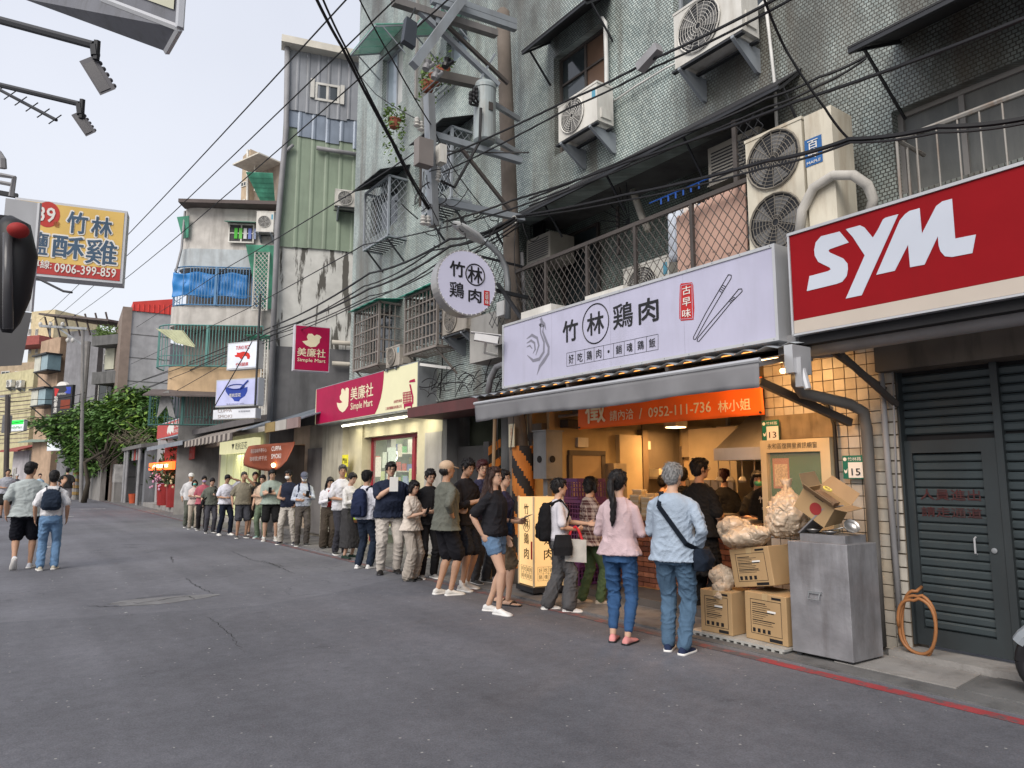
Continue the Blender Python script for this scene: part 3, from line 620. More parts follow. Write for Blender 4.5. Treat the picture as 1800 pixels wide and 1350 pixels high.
# ---------------------------------------------------------------- ground
g=MB();g.bx(-60,70,-30,260,-.3,0);kind(g.build('road',M_ROAD),'structure')
g=MB();P_=[(-.02,9.6),(1.0,9.35),(1.9,9.15),(2.7,9.0),(3.3,9.2),(3.9,9.45),(4.6,9.9),(5.3,10.2),(5.52,10.2),(5.52,-12),(-.02,-12)]
g.slab([Vector((a,b,.006))for a,b in reversed(P_)],.005);kind(g.build('asphalt_patch',M_ROAD2),'structure')
g=MB();c=G(287,1055);pts=[]
for i in range(22):
    a=2*math.pi*i/22;rr=1+.13*math.sin(3*a+1)+.05*math.sin(7*a);pts.append(c+Vector((.62*rr*math.cos(a),.26*rr*math.sin(a),.004)))
g.slab(pts,.003);kind(g.build('road_repair',mat('repair_mortar',(.17,.17,.175),rough=.9,var=.2,scale=4,bump=.4)),'structure')
for i,(a,b)in enumerate(((420,1037),(470,1045))):pass
def crack(pts,w,name='crack'):
    mb=MB();ps=[G(*p)for p in pts];q=[]
    for a,b in zip(ps,ps[1:]):
        n_=max(2,int((b-a).length/.06))
        for k in range(n_):q.append(a.lerp(b,k/n_)+Vector((random.uniform(-.02,.02),random.uniform(-.03,.03),0)))
    q.append(ps[-1]);vs=[]
    for i,p in enumerate(q):
        t=(q[min(i+1,len(q)-1)]-q[max(i-1,0)]).normalized();s_=Vector((-t.y,t.x,0))*w*random.uniform(.3,1)*(1-abs(2*i/(len(q)-1)-1)**4);z_=Vector((0,0,.0075))
        vs+=[p+s_+z_,p-s_+z_]
    mb.add(vs,[(2*i,2*i+1,2*i+3,2*i+2)for i in range(len(q)-1)]);return mb
mc=MB()
for pts,w in (([(170,1064),(215,1060),(245,1061),(330,1048),(345,1055)],.016),([(215,1056),(290,1047),(330,1045)],.02),([(325,1016),(345,1030),(375,1045)],.011),([(295,1024),(320,1020)],.014),
               ([(400,966),(440,984),(500,996),(550,1003)],.012),([(210,958),(240,958),(270,957)],.03),([(215,961),(235,963),(262,960)],.025),([(300,978),(305,990)],.015),([(455,985),(475,990),(520,1010)],.014),
               ([(150,1066),(200,1067),(240,1064)],.02),([(360,1083),(400,1110),(430,1150)],.008)):
    k=crack(pts,w*.65);mc.add(k.v,k.f)
kind(mc.build('road_cracks',mat('crack_dark',(.02,.02,.022),rough=.95),recalc=False),'structure')
def worn_paint(name,col,amt=.5):
    m=mat(name,col,rough=.8,dirt=.9,dcol=(.085,.085,.09),dscale=3.2,streak=False,lo=amt,hi=amt+.1);return m
g=MB();g.bx(5.33,5.44,-8,3.9,.009,.012);kind(g.build('kerb_line_red',worn_paint('line_red',(.30,.045,.05),.50)),'structure')
g=MB();g.bx(5.33,5.44,3.9,10.1,.009,.012);g.bx(5.33,5.44,10.3,90,.004,.008);kind(g.build('kerb_line_faded',worn_paint('line_red_faded',(.21,.075,.075),.41)),'structure')
g=MB();g.bx(-.06,.04,-10,90,.008,.012);kind(g.build('road_line_red',worn_paint('line_red_b',(.30,.10,.09),.45)),'structure')
g=MB();g.bx(2.2,2.5,33,33.1,.004,.008);g.bx(3.2,4.3,40,40.12,.004,.008);g.bx(.9,1.15,19,19.07,.004,.008);kind(g.build('road_marking_white',worn_paint('line_white',(.6,.6,.58),.5)),'structure')
# kerbside apron
g=MB();g.bx(5.56,8.2,4.9,17.5,0,.022);g.bx(5.56,9.0,17.6,90,0,.02);kind(g.build('pavement',mat('pavement_cement',(.155,.15,.15),rough=.9,dirt=.6,dcol=(.05,.05,.05),dscale=2,streak=False,bump=.3)),'structure')
ap=MB();ap.bx(5.56,7.0,-6,4.9,-.05,.012);apo=kind(ap.build('drain_apron',M_CONCD),'structure')
me_=MB();me_.bx(-.31,.31,-.47,.47,0,.045)
for i in range(9):
    y=4.0-i*1.0
    if y>3.4:continue
    pc=MB();x0,x1=5.78+random.uniform(-.02,.02),6.34
    pc.slab([Vector((x0,y-.47,.022)),Vector((x1,y-.47+random.uniform(0,.05),.026)),Vector((x1,y+.46,.024)),Vector((x0,y+.47,.020))],.015);pc.build('slab',M_CONC if i%2 else M_CONCD,apo)
rg=random.Random(77);g=MB()
for k in range(70):p=Vector((rg.uniform(.3,5.2),rg.uniform(1.2,14)**1.0,.012));a=rg.uniform(0,3.1);w_=rg.uniform(.008,.022);u_=Vector((math.cos(a),math.sin(a),0))*w_;v_=Vector((-u_.y,u_.x,0))*rg.uniform(.2,.5);g.add([p-u_,p-v_,p+u_,p+v_+Z*.003],[(0,1,2,3)])
kind(g.build('litter_specks',mat('litter_pale',(.5,.5,.48),var=.4),recalc=False),'stuff')
g=MB();g.bx(6.36,6.7,-6,3.3,0,.07);kind(g.build('threshold',M_CONC),'structure')
g=MB();g.bx(6.35,6.98,4.95,8.35,0,.11);kind(g.build('shop_step',mat('step_stone',(.10,.09,.085),rough=.7,dirt=.4,bump=.3)),'structure')
g=MB();g.bx(6.35,9.0,19.0,29.0,0,.17);g.bx(6.2,9.0,29.2,42,0,.22);kind(g.build('shop_step',M_CONC),'structure')

# ---------------------------------------------------------------- builders used on the facades
WF=FX(6.6)
def cellwall(fr,u0,u1,z0,z1,holes,d0,d1,mb=None):
    mb=mb or MB();us=sorted({u0,u1,*[min(max(h[i],u0),u1)for h in holes for i in (0,1)]});zs=sorted({z0,z1,*[min(max(h[i],z0),z1)for h in holes for i in (2,3)]})
    for j in range(len(zs)-1):
        k=0
        while k<len(us)-1:
            def free(k):
                cu,cz=(us[k]+us[k+1])/2,(zs[j]+zs[j+1])/2
                return not any(h[0]<cu<h[1]and h[2]<cz<h[3]for h in holes)
            if free(k):
                e=k
                while e+1<len(us)-1 and free(e+1):e+=1
                mb.box(fr,us[k],us[e+1],zs[j],zs[j+1],d0,d1);k=e+1
            else:k+=1
    return mb
def window(fr,u0,u1,z0,z1,par,fm,gm,d=-.1,bars=(1,),hb=(),fw=.045,name='window',gcol2=None):
    m=MB();m.box(fr,u0,u1,z0,z0+fw,d,d+.05);m.box(fr,u0,u1,z1-fw,z1,d,d+.05);m.box(fr,u0,u0+fw,z0+fw,z1-fw,d,d+.05);m.box(fr,u1-fw,u1,z0+fw,z1-fw,d,d+.05)
    n=len(bars)+1 if bars else 1
    for k in range(1,n):uu=u0+(u1-u0)*k/n;m.box(fr,uu-fw/2,uu+fw/2,z0+fw,z1-fw,d,d+.04)
    for h in hb:zz=z0+(z1-z0)*h;m.box(fr,u0+fw,u1-fw,zz-fw/3,zz+fw/3,d+.002,d+.042)
    w=m.build(name,fm,par)
    for k in range(n):
        a=u0+(u1-u0)*k/n+fw/2;b=u0+(u1-u0)*(k+1)/n-fw/2
        p_=MB();p_.box(fr,a,b,z0+fw/2,z1-fw/2,d+.008,d+.014);p_.build('pane',gcol2 if (gcol2 and k%2)else gm,w)
    return w
def ac_unit(fr,u,z,d,label,w=.8,h=.6,dp=.3,bracket=True,par=None,group='air conditioning units on the facades',fans=1,cas=None,name='air_conditioner',tilt=0,slats=False):
    """an outdoor unit; (u, z) bottom centre, back at depth d"""
    cas=cas or M_WHT
    t=thing(name,label,'air conditioner',fr.p(u,z,d+dp/2),group)
    m=MB();e=.012
    m.box(fr,u-w/2,u+w/2,z+e,z+h-e,d,d+dp);m.box(fr,u-w/2-.008,u+w/2+.008,z+h-.03,z+h,d-.008,d+dp+.008)
    m.box(fr,u-w/2+.06,u-w/2+.12,z-.03,z+e,d+.02,d+dp-.02);m.box(fr,u+w/2-.12,u+w/2-.06,z-.03,z+e,d+.02,d+dp-.02)
    c=m.build('casing',cas,t)
    hh=h/fans
    for k in range(fans):
        R=min(w*.36,hh*.42)if fans==1 else hh*.455;cu=(u-w/2+R+.07)if fans==1 else u;cz=z+hh*(k+.5)
        D=MB();D.prism(fr,[(cu+R*math.cos(a),cz+R*math.sin(a))for a in [i*math.pi/14 for i in range(28)]],d+dp,d+dp+.004);D.build('fan_dark_disc',M_DKM,t)  # flat dark disc stands in for the shaded depth behind the fan
        B=MB()
        for i in range(5):
            a=i*math.pi*.4;B.prism(fr,[(cu+R*.15*math.cos(a),cz+R*.15*math.sin(a)),(cu+R*.9*math.cos(a-.35),cz+R*.9*math.sin(a-.35)),(cu+R*.9*math.cos(a+.35),cz+R*.9*math.sin(a+.35))],d+dp+.006,d+dp+.009)
        B.build('fan',mat('fan_grey',(.16,.16,.16),rough=.6),t)
        Gm=MB()
        for rr in [R*(i+1)/8 for i in range(8)]:
            Gm.tube([fr.p(cu+rr*math.cos(a),cz+rr*math.sin(a),d+dp+.02)for a in [i*math.pi/10 for i in range(21)]],.0035 if rr<R else .012,4,cap=False)
        for i in range(16):a=i*math.pi/8;Gm.tube([fr.p(cu+R*.12*math.cos(a),cz+R*.12*math.sin(a),d+dp+.021),fr.p(cu+R*math.cos(a),cz+R*math.sin(a),d+dp+.021)],.003,4)
        Gm.build('fan_grille',cas if not slats else mat('grille_dirty',(.20,.18,.15),rough=.7),t)
    m=MB();m.box(fr,u+w/2-.10,u+w/2-.03,z+h*.62,z+h*.86,d+dp,d+dp+.003);fans==1 and m.build('sticker',mat('sticker_blue',(.10,.30,.42),rough=.5),t)
    m=MB();m.box(fr,u+w/2,u+w/2+.02,z+h*.12,z+h*.35,d+.06,d+dp-.06);m.build('valve_cover',cas,t)
    if bracket:
        for s in (-1,1):
            m=MB();uu=u+s*(w/2-.1)
            m.prism(Frame(fr.p(uu,0,0),fr.n),[(0.0,z-.03),(d+dp+.05,z-.03),(d+dp+.05,z-.06),(.06,z-.32),(0.0,z-.32)],-.02,.02);m.build('bracket',M_STEEL2,t)
        m=MB();m.box(fr,u-w/2-.02,u+w/2+.02,z-.052,z-.028,d+dp-.02,d+dp+.04);m.box(fr,u-w/2-.02,u+w/2+.02,z-.052,z-.028,d+.02,d+.07);m.build('rail',M_DKM,t)
    return t
def lattice(mb,fr,u0,u1,z0,z1,d,s=.14,r=.006,asp=1.3):
    """diamond mesh clipped to a rectangle"""
    W,H=u1-u0,z1-z0;k=asp
    for sg in (1,-1):
        c=-H/k-W
        while c<W+H/k+W:
            # line u = c + sg*(z)/k
            pts=[]
            for zz in (0,H):
                uu=c+sg*zz/k if sg==1 else c-zz/k
                pts.append((uu,zz))
            (a0,b0),(a1,b1)=pts
            t0,t1=0.0,1.0;du=a1-a0
            if abs(du)>1e-9:
                ta,tb=(0-a0)/du,(W-a0)/du
                if ta>tb:ta,tb=tb,ta
                t0,t1=max(t0,ta),min(t1,tb)
            elif not 0<=a0<=W:t0,t1=1,0
            if t1-t0>.01:mb.tube([fr.p(u0+a0+du*t0,z0+H*t0,d),fr.p(u0+a0+du*t1,z0+H*t1,d)],r,4)
            c+=s
def cage(fr,u0,u1,z0,z1,dp,label,m_,style='bars',nb=8,nr=5,roof=None,roofm=None,ns=3,sidehi=None,name='window_cage',back=True):
    t=thing(name,label,'window cage',fr.p((u0+u1)/2,z0,dp/2),'security cages on the windows')
    F=MB();r=.022
    for uu in (u0,u1):F.box(fr,uu-r,uu+r,z0,z1,dp-2*r,dp)
    for zz in (z0,z1):F.box(fr,u0,u1,zz-r,zz+r,dp-2*r-.001,dp-.001);F.box(fr,u0-r,u0+r,zz-r+.001,zz+r-.001,0,dp-.01);F.box(fr,u1-r,u1+r,zz-r+.001,zz+r-.001,0,dp-.01)
    F.build('frame',m_,t)
    if style=='bars':
        B=MB()
        for k in range(1,nb):uu=u0+(u1-u0)*k/nb;B.box(fr,uu-.011,uu+.011,z0,z1,dp-.035,dp-.012)
        for k in range(1,nr):zz=z0+(z1-z0)*k/nr;B.box(fr,u0,u1,zz-.013,zz+.013,dp-.042,dp-.008);
        B.build('front_bars',m_,t)
        for uu in (u0,u1):
            B=MB()
            for k in range(1,ns+1):dd=dp*k/(ns+1);B.box(fr,uu-.011,uu+.011,z0,z1,dd-.011,dd+.011)
            for k in range(1,nr):zz=z0+(z1-z0)*k/nr;B.box(fr,uu-.013,uu+.013,zz-.013,zz+.013,0,dp-.03)
            B.build('side_bars',m_,t)
    else:
        B=MB();lattice(B,fr,u0,u1,z0,z1,dp-.02);B.build('front_lattice',m_,t)
        for uu in (u0,u1):
            B=MB();sf=Frame(fr.p(uu,0,0),fr.n);lattice(B,sf,.02,dp,z0,z1,0.0);B.build('side_lattice',m_,t)
    B=MB()
    for k in range(9):uu=u0+(u1-u0)*(k+.5)/9;B.box(fr,uu-.02,uu+.02,z0-.02,z0-.005,0,dp)
    for s in (u0+.1,u1-.1):B.bar(fr.p(s,z0-.03,dp-.05),fr.p(s,z0-.45,0),.03,.03)
    B.build('floor_slats',m_ if style=='bars' else M_DKM,t)
    if roof:
        o,dz=roof;R=MB();n=9
        for k in range(n):
            a=u0-.12+(u1-u0+.24)*k/n;b=u0-.12+(u1-u0+.24)*(k+1)/n
            R.slab([fr.p(a,z1+dz,0),fr.p(b,z1+dz,0),fr.p(b,z1+.03,dp+o),fr.p(a,z1+.03,dp+o)],.012+.012*(k%2))
        R.build('roof',roofm,t)
    return t
def canopy(fr,u0,u1,zb,zf,dp,label,m_,n=6,th=.02,ribs=None,d0=0.0):
    t=thing('canopy',label,'canopy',fr.p((u0+u1)/2,zf,dp/2),'canopies over the windows')
    for k in range(n):
        a=u0+(u1-u0)*k/n;b=u0+(u1-u0)*(k+1)/n-.004
        S=MB();S.slab([fr.p(a,zb,d0),fr.p(b,zb,d0),fr.p(b,zf,dp),fr.p(a,zf,dp)],th);S.build('panel',m_,t)
    R=MB();rm=ribs or M_DKM
    R.bar(fr.p(u0,zf-th-.02,dp-.02),fr.p(u1,zf-th-.02,dp-.02),.03,.04)
    R.build('edge_bar',rm,t)
    for s in [u0+.03+(u1-u0-.06)*i/max(1,round((u1-u0)/1.2))for i in range(max(1,round((u1-u0)/1.2))+1)]:
        R=MB();R.bar(fr.p(s,zb-th-.02,d0),fr.p(s,zf-th-.02,dp-.04),.025,.03);R.bar(fr.p(s,zf+(zb-zf)*.25-th-.03,dp*.75),fr.p(s,zf-.4,d0+.0),.022,.022);R.build('bracket',rm,t)
    return t
def strokes(mb,fr,sts,d,conv=lambda x,y:(x,y)):
    """brush strokes: lists of (x, y, half width in px) on a frame"""
    for st in sts:
        c=[fr.q(*conv(x,y),d)for x,y,w in st];L_=[];R_=[]
        for i,(x,y,w)in enumerate(st):
            q0=fr.q(*conv(x,y),d);a=c[max(i-1,0)];b=c[min(i+1,len(c)-1)];tx,ty=b[0]-a[0],b[1]-a[1];l=math.hypot(tx,ty)or 1
            k=abs(fr.q(*conv(x,y+w),d)[1]-q0[1]);L_.append((q0[0]-ty/l*k,q0[1]+tx/l*k));R_.append((q0[0]+ty/l*k,q0[1]-tx/l*k))
        n=len(st);mb.add([fr.p(*p,d)for p in L_]+[fr.p(*p,d)for p in R_],[(i,i+1,n+i+1,n+i)for i in range(n-1)])
def ppoly(mb,fr,pts,d,conv=lambda x,y:(x,y),th=.003):
    mb.prism(fr,[fr.q(*conv(x,y),d)for x,y in pts],d,d+th)
def tpx(name,body,fr,a,b,hpx,m_,d,par,bold=0.0,vert=False):
    q0=fr.q(*a,d);q1=fr.q(*b,d);xc,yc=(a[0]+b[0])/2,(a[1]+b[1])/2
    t_=fr.q(xc,yc-hpx/2,d);b_=fr.q(xc,yc+hpx/2,d)
    return text(name,body,fr,(q0[0]+q1[0])/2,(t_[1]+b_[1])/2,abs(q1[0]-q0[0]),abs(t_[1]-b_[1]),m_,d,par,bold,vert=vert)
def wire(label,pts,r=.009,sag=None,n=14,name='overhead_wire'):
    """pts: world points; sag below the chord of each span"""
    P=[]
    for i in range(len(pts)-1):
        a,b=Vector(pts[i]),Vector(pts[i+1]);s=(sag if sag is not None else .01*(b-a).length)
        for k in range(n+(i==len(pts)-2)):t=k/n;P.append(a.lerp(b,t)-Z*(4*s*t*(1-t)))
    m=MB();m.tube(P,r,5);return tag(m.build(name,M_WIRE),label,'wire','overhead wires')

# ---------------------------------------------------------------- the mosaic apartment building
def wr(bl,tr,X=6.6):
    return FX(X).rect(bl,tr)
bld=thing('apartment_building','grey green mosaic tiled apartment block above the chicken shop and mini market','building',(6.8,6,0))
H1=wr((975,275),(1066,32));H2=wr((1186,110),(1335,-150));H3=wr((1578,345),(1950,40));HB=wr((903,620),(1362,205))
HA=wr((670,212),(709,66));HT=wr((784,122),(821,40));HC_=wr((650,420),(700,318));HD=wr((728,370),(792,235));HE=wr((640,640),(690,540));HF=wr((725,610),(790,505))
HB=(HB[0],HB[1],3.72,5.75);holes=[H1,H2,H3,HB,HA,HT,HC_,HD,HE,HF]
m=cellwall(WF,-15.9,7,2.95,16,holes,-.35,0);m.bx(6.95,14,15.55,15.9,2.95,16);m.build('wall',M_MOS,bld)
m=MB();m.bx(7.0,7.05,8.9,15.5,3,16);m.bx(7.0,7.05,-7,4.2,3,16);m.bx(7.0,7.05,4.2,8.9,5.9,16);m.build('dark_backing',M_DARK,bld)  # near-black sheets stand in for the unlit rooms behind the windows
# vertical joint pipe
q=WF.q(735,60);m=MB();m.box(WF,q[0]-.03,q[0]+.03,9.5,15.9,0,.05);m.build('joint_strip',M_CONC,bld)
for nm_,H,bars,gl,g2,fm in (('w1',H1,(1,),M_GLASS,mat('brown_pane',(.16,.10,.07),rough=.3),M_BRN),('w2',H2,(1,),M_GLASS,None,M_STEEL2),('w3',H3,(1,2),mat('grimy_pane',(.12,.125,.12),rough=.35,dirt=.5,dcol=(.3,.29,.27),dscale=.8),None,mat('old_aluminium',(.23,.22,.21),rough=.5)),
                                ('a',HA,(1,),M_GLASSL,mat('pale_panel',(.42,.43,.42),rough=.5),M_STEEL2),('t',HT,(),M_GLASSL,None,M_STEEL2),('c',HC_,(1,),M_GLASS,None,M_BRN),('d',HD,(1,),M_GLASSL,M_GLASS,M_BRN),('e',HE,(1,),M_GLASS,None,M_BRN),('f',HF,(1,),M_GLASS,None,M_BRN)):
    window(WF,H[0],H[1],H[2],H[3],bld,fm,gl,d=-.16,bars=bars,hb=(.72,)if nm_ in ('w1','w3')else (),gcol2=g2)
# sill reveals are the wall's own thickness; canopies
def cv(bl,tr,X):return FX(X).rect(bl,tr)
c1=WF.q(925,90);c2=WF.q(1080,-20)
canopy(WF,H1[0]-.12,H1[1]+.15,H1[3]+.35,H1[3]-.02,.55,'dark sloping canopy over the window with a conditioner beside the pole',M_TAR,n=5)
canopy(WF,-2.97,4,5.66,5.25,.9,'dark wide canopy over the window above the red scooter sign',M_TAR,n=8)
canopy(WF,HB[0]-.1,HB[1]+.35,5.86,5.52,.46,'long black canopy over the lattice railed balcony',M_TAR,n=14,th=.015)
# green awnings top left
for bl,tr,dp,lab in ((HA,None,.75,'green translucent awning over the window with a hanging flower pot'),(HT,None,.8,'green translucent awning highest on the mosaic wall behind the crossarms')):
    canopy(WF,bl[0]-.18,bl[1]+.14,bl[3]+.28,bl[3]-.03,dp,lab,M_GRNL,n=4,ribs=M_STEEL2)
def plantbox(fr,u,z,d,label,n=2,w=.5,trail=.5,seed=1):
    rg=random.Random(seed);t=thing('flower_pot',label,'plant',fr.p(u,z,d),None)
    for i in range(n):
        uu=u+(i-(n-1)/2)*w/max(n,1);m=MB();m.lathe(fr.p(uu,z,d),[(.05,0),(.10,.02),(.13,.17),(.145,.18),(.145,.2),(.11,.2)],12);m.build('pot',mat('terracotta',(.28,.085,.05),rough=.8),t)
    L=MB()
    for i in range(260):
        a=rg.random()*6.28;rr=rg.random()**.5*w*.6;p=fr.p(u+math.cos(a)*rr+rg.uniform(-.1,.1),z+.2+rg.random()*.28-(rg.random()**2)*trail*(rr>w*.3)*1.0,d+math.sin(a)*.2)
        s=rg.uniform(.03,.06);ax=Vector((rg.uniform(-1,1),rg.uniform(-1,1),rg.uniform(-.4,.9))).normalized();bx_=ax.cross(Vector((rg.random(),rg.random(),rg.random()))).normalized()*s*.4
        L.add([p-ax*s,p+bx_,p+ax*s,p-bx_],[(0,1,2,3)])
    L.build('foliage',M_LEAF2,t,recalc=False)
M_LEAF2=mat('leaf_potted',(.10,.17,.04),rough=.6,var=.35,scale=14)
qq=FX(6.3).q(693,226);plantbox(FX(6.3),qq[0],qq[1],0,'terracotta pot with a trailing plant under the green awning window',1,.35,1.1,2)
qq=FX(6.3).q(765,150);plantbox(FX(6.3),qq[0],qq[1],0,'leafy plants in terracotta pots on a rack behind the crossarms',3,.9,.5,3)
m=MB();FXp=FX(6.3)
for k in range(5):m.tube([FXp.p(qq[0]-.45,qq[1]-.02,-.3+k*.1),FXp.p(qq[0]+.5,qq[1]-.02,-.3+k*.1)],.012,5)
m.build('plant_rack',M_STEEL2,bld)
# cages
def pxcage(x0,y0,x1,y1,X,*a,**k):
    f_=FX(X);r=f_.rect((x0,y0),(x1,y1));dp=6.6-X;return cage(WF,r[0],r[1],r[2],r[3],dp,*a,**k)
pxcage(638,440,683,308,6.15,'dark diamond lattice window cage nearest the green corrugated wall',M_STEEL2,style='lat',roof=(.25,.32),roofm=M_TAR)
pxcage(742,378,793,222,6.15,'dark diamond lattice window cage behind the steel pole bracket',M_STEEL2,style='lat',roof=(.25,.32),roofm=M_TAR)
pxcage(620,652,666,530,6.1,'taupe barred window cage with green roof above the market sign',M_RUSTC,nb=9,nr=5,roof=(.1,.12),roofm=M_GRN)
pxcage(710,624,768,500,6.1,'taupe barred window cage with green roof behind the round sign',M_RUSTC,nb=9,nr=5,roof=(.1,.14),roofm=M_GRN)
def wq(px,py,X):return FX(X).q(px,py)
q=wq(1012,232,6.15);ac_unit(WF,q[0],q[1],.12,'white outdoor unit on steel brackets under the brown paned window',w=.82,h=.58)
q=wq(1240,88,6.15);ac_unit(WF,q[0],q[1],.12,'white outdoor unit cut by the top edge of the facade view',w=.95,h=.72)
q=wq(800,585,6.2);ac_unit(WF,q[0],q[1],.12,'grimy outdoor unit behind the round sign',w=.8,h=.5,cas=mat('ac_grimy',(.34,.31,.27),rough=.6,dirt=.5,dcol=(.12,.10,.08)))
q=wq(690,645,6.2);ac_unit(WF,q[0],q[1],.1,'beige outdoor unit between the two taupe cages',w=.6,h=.42,cas=mat('ac_grimy',(.4,.38,.34)))
# pipes on the wall
def pipe(pts,r,m_,par,name='pipe',n=8):mb=MB();mb.tube(pts,r,n);return mb.build(name,m_,par,smooth=True)
M_PIPEW=mat('pipe_white',(.62,.62,.60),rough=.5,dirt=.2)
P6=lambda x,y,X=6.53:AX(x,y,X)
pipe([P6(1058,32),P6(1064,40),P6(1066,110),P6(1067,185),P6(1060,195),P6(1050,200)],.032,M_PIPEW,bld)
pipe([P6(1062,190),P6(1120,150),P6(1170,120),P6(1205,103)],.014,M_PIPEW,bld)
pipe([P6(1345,0),P6(1352,60),P6(1362,150),P6(1366,235)],.018,M_PIPEW,bld)
pipe([P6(1310,30),P6(1330,20),P6(1345,5)],.035,M_PIPEW,bld)
pipe([P6(742,560),P6(740,620),P6(733,690),P6(725,700)],.018,M_PIPEW,bld)
pipe([P6(775,560),P6(778,640),P6(773,700)],.012,M_WIRE,bld)

# balcony
bal=thing('balcony','recessed balcony with brown lattice railing above the chicken shop sign','balcony',(7.2,6.4,3.7))
YB0,YB1=-HB[0],-HB[1]      # far, near
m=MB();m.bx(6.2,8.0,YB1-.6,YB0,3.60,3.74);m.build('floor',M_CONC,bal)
m=MB();m.bx(7.55,7.65,YB1-.3,YB0+.3,3.74,5.9);m.bx(6.96,7.55,YB0,YB0+.05,3.74,5.9);m.build('back_wall',mosaic('mosaic_recess_light',(.42,.52,.46),(.32,.40,.37)),bal)  # balcony mosaic has the recess light level put into its tile colours
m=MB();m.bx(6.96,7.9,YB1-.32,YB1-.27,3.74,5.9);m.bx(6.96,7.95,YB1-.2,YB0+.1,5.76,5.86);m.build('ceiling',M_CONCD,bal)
fb=FX(7.9);r=fb.rect((1175,360),(1310,250));window(FX(7.53),-5.6,-4.6,4.5,5.5,bal,M_BRN,M_GLASS,d=.0);window(FX(7.53),-9.0,-8.1,3.8,5.6,bal,M_BRN,M_GLASS,d=0.0,bars=())
rail=FX(6.2);y0,y1=-8.72,-4.25
m=MB();m.box(rail,y0,y1,4.64,4.69,-.02,.02);m.box(rail,y0,y1,3.78,3.82,-.02,.02);m.build('rail',M_BRN,bal)
for k in range(6):uu=y0+(y1-y0)*k/5;m=MB();m.box(rail,uu-.022,uu+.022,3.74,4.64,-.022,.018);m.build('post',M_BRN,bal)
m=MB();lattice(m,rail,y0,y1,3.82,4.64,0,s=.115,r=.0055,asp=1.35);m.build('lattice',M_BRN,bal)
m=MB();sf=Frame(rail.p(y0,0,0),(1,0));lattice(m,FX(6.2),-9.3,y0,3.9,5.4,.0,s=.14,r=.006);m.build('side_lattice',M_DKM,bal)
m=MB();lattice(m,FX(6.25),-4.55,-4.2,4.75,5.4,.0,s=.12,r=.006);m.build('side_lattice',M_DKM,bal)
m=MB();m.box(FX(6.25),-4.58,-4.53,4.69,5.42,-.02,.02);m.build('post',M_BRN,bal);m=MB();m.box(FX(6.25),-7.1,-7.06,4.69,5.4,-.7,-.66);m.build('post',M_BRN,bal)
q=FX(6.6).q(1112,480);ac_unit(FX(7.3),q[0]-.15,3.8,.0,'pale outdoor unit standing behind the balcony lattice',w=.85,h=.68,bracket=False,cas=M_WHT)
def plainac(fr,u,z,d,w,h,dp,label,par=None):
    t=thing('air_conditioner',label,'air conditioner',fr.p(u,z,d),'air conditioning units on the facades');m=MB();m.box(fr,u-w/2,u+w/2,z,z+h,d,d+dp);m.box(fr,u-w/2-.01,u+w/2+.01,z-.02,z-.002,d,d+dp+.02);m.build('casing',mat('ac_beige_old',(.33,.31,.27),rough=.6,dirt=.4),t)
    for k in range(9):m=MB();zz=z+.05+(h-.1)*k/9;m.box(fr,u-w/2+.05,u+w/2-.05,zz,zz+.012,d+dp,d+dp+.01);m.build('slat',M_DKM,t)
    return t
q=FX(6.9).q(975,440);plainac(FX(7.3),q[0]-.3,5.0,0,.62,.42,.5,'beige window unit at the far end of the balcony')
q=FX(6.7).q(1290,290);plainac(FX(7.0),-4.85,4.98,0,.7,.46,.4,'grey louvred window unit above the pink foam panel')
# pink foam puzzle mats behind the lattice
t=thing('foam_mat','pink foam mat leaning behind the balcony lattice','mat',(6.3,5,3.8));fm_=FX(6.32);r=(fm_.q(1190,430)[0],fm_.q(1312,400)[0]);pm=mat('foam_pink',(.62,.40,.32),rough=.8,var=.06)
M_=MB();pts=[];U0,U1=r;n=14
top=[(U0+(U1-U0)*i/(n*2),4.60+(.025 if i%2 else -.0)+.14*i/(n*2))for i in range(n*2+1)]
M_.prism(fm_,[(U0,3.80),(U1,3.80)]+top[::-1],-.02,0);M_.build('panel',pm,t)
for i in range(10):M_=MB();a=U0+(U1-U0)*(i+.5)/10;M_.box(fm_,a-.02,a+.02,3.9+.07*(i%3),3.92+.07*(i%3),0,.003);M_.build('slit',mat('foam_slit',(.3,.2,.17)),t)
# laundry
for i,(x,y,col,lab)in enumerate(((1188,372,(.55,.60,.68),'pale blue cloth hanging on the balcony'),(1212,362,(.62,.55,.50),'cream cloth hanging under green pegs on the balcony'),(1232,358,(.45,.52,.66),'blue grey cloth hanging under blue pegs on the balcony'))):
    f_=FX(6.5+.04*i);q=f_.q(x,y);m=MB();vs=[];nx,nz_=8,6;ww,hh=.26,.62
    for j in range(nz_+1):
        for k in range(nx+1):vs.append(f_.p(q[0]-ww/2+ww*k/nx,q[1]-hh*j/nz_,.03*math.sin(k*1.7+i)*(.4+j/nz_)))
    m.add(vs,[(j*(nx+1)+k,j*(nx+1)+k+1,(j+1)*(nx+1)+k+1,(j+1)*(nx+1)+k)for j in range(nz_)for k in range(nx)]);o=m.build('laundry',cloth(col),recalc=False,smooth=True);tag(o,lab,'laundry','washing on the balcony')
    o.modifiers.new('s','SOLIDIFY').thickness=.004
m=MB();a=FX(6.55).q(1165,355);
for k in range(6):m.tube([FX(6.52).p(a[0]+.12*k,a[1]+.03,0),FX(6.52).p(a[0]+.12*k,a[1]-.04,0)],.012,5)
m.tube([FX(6.52).p(a[0]-.2,a[1]+.04,0),FX(6.52).p(a[0]+.9,a[1]+.04,0)],.008,5);tag(m.build('clothes_hanger',mat('peg_blue',(.03,.12,.5),rough=.4)),'blue plastic peg hanger above the washing','hanger')
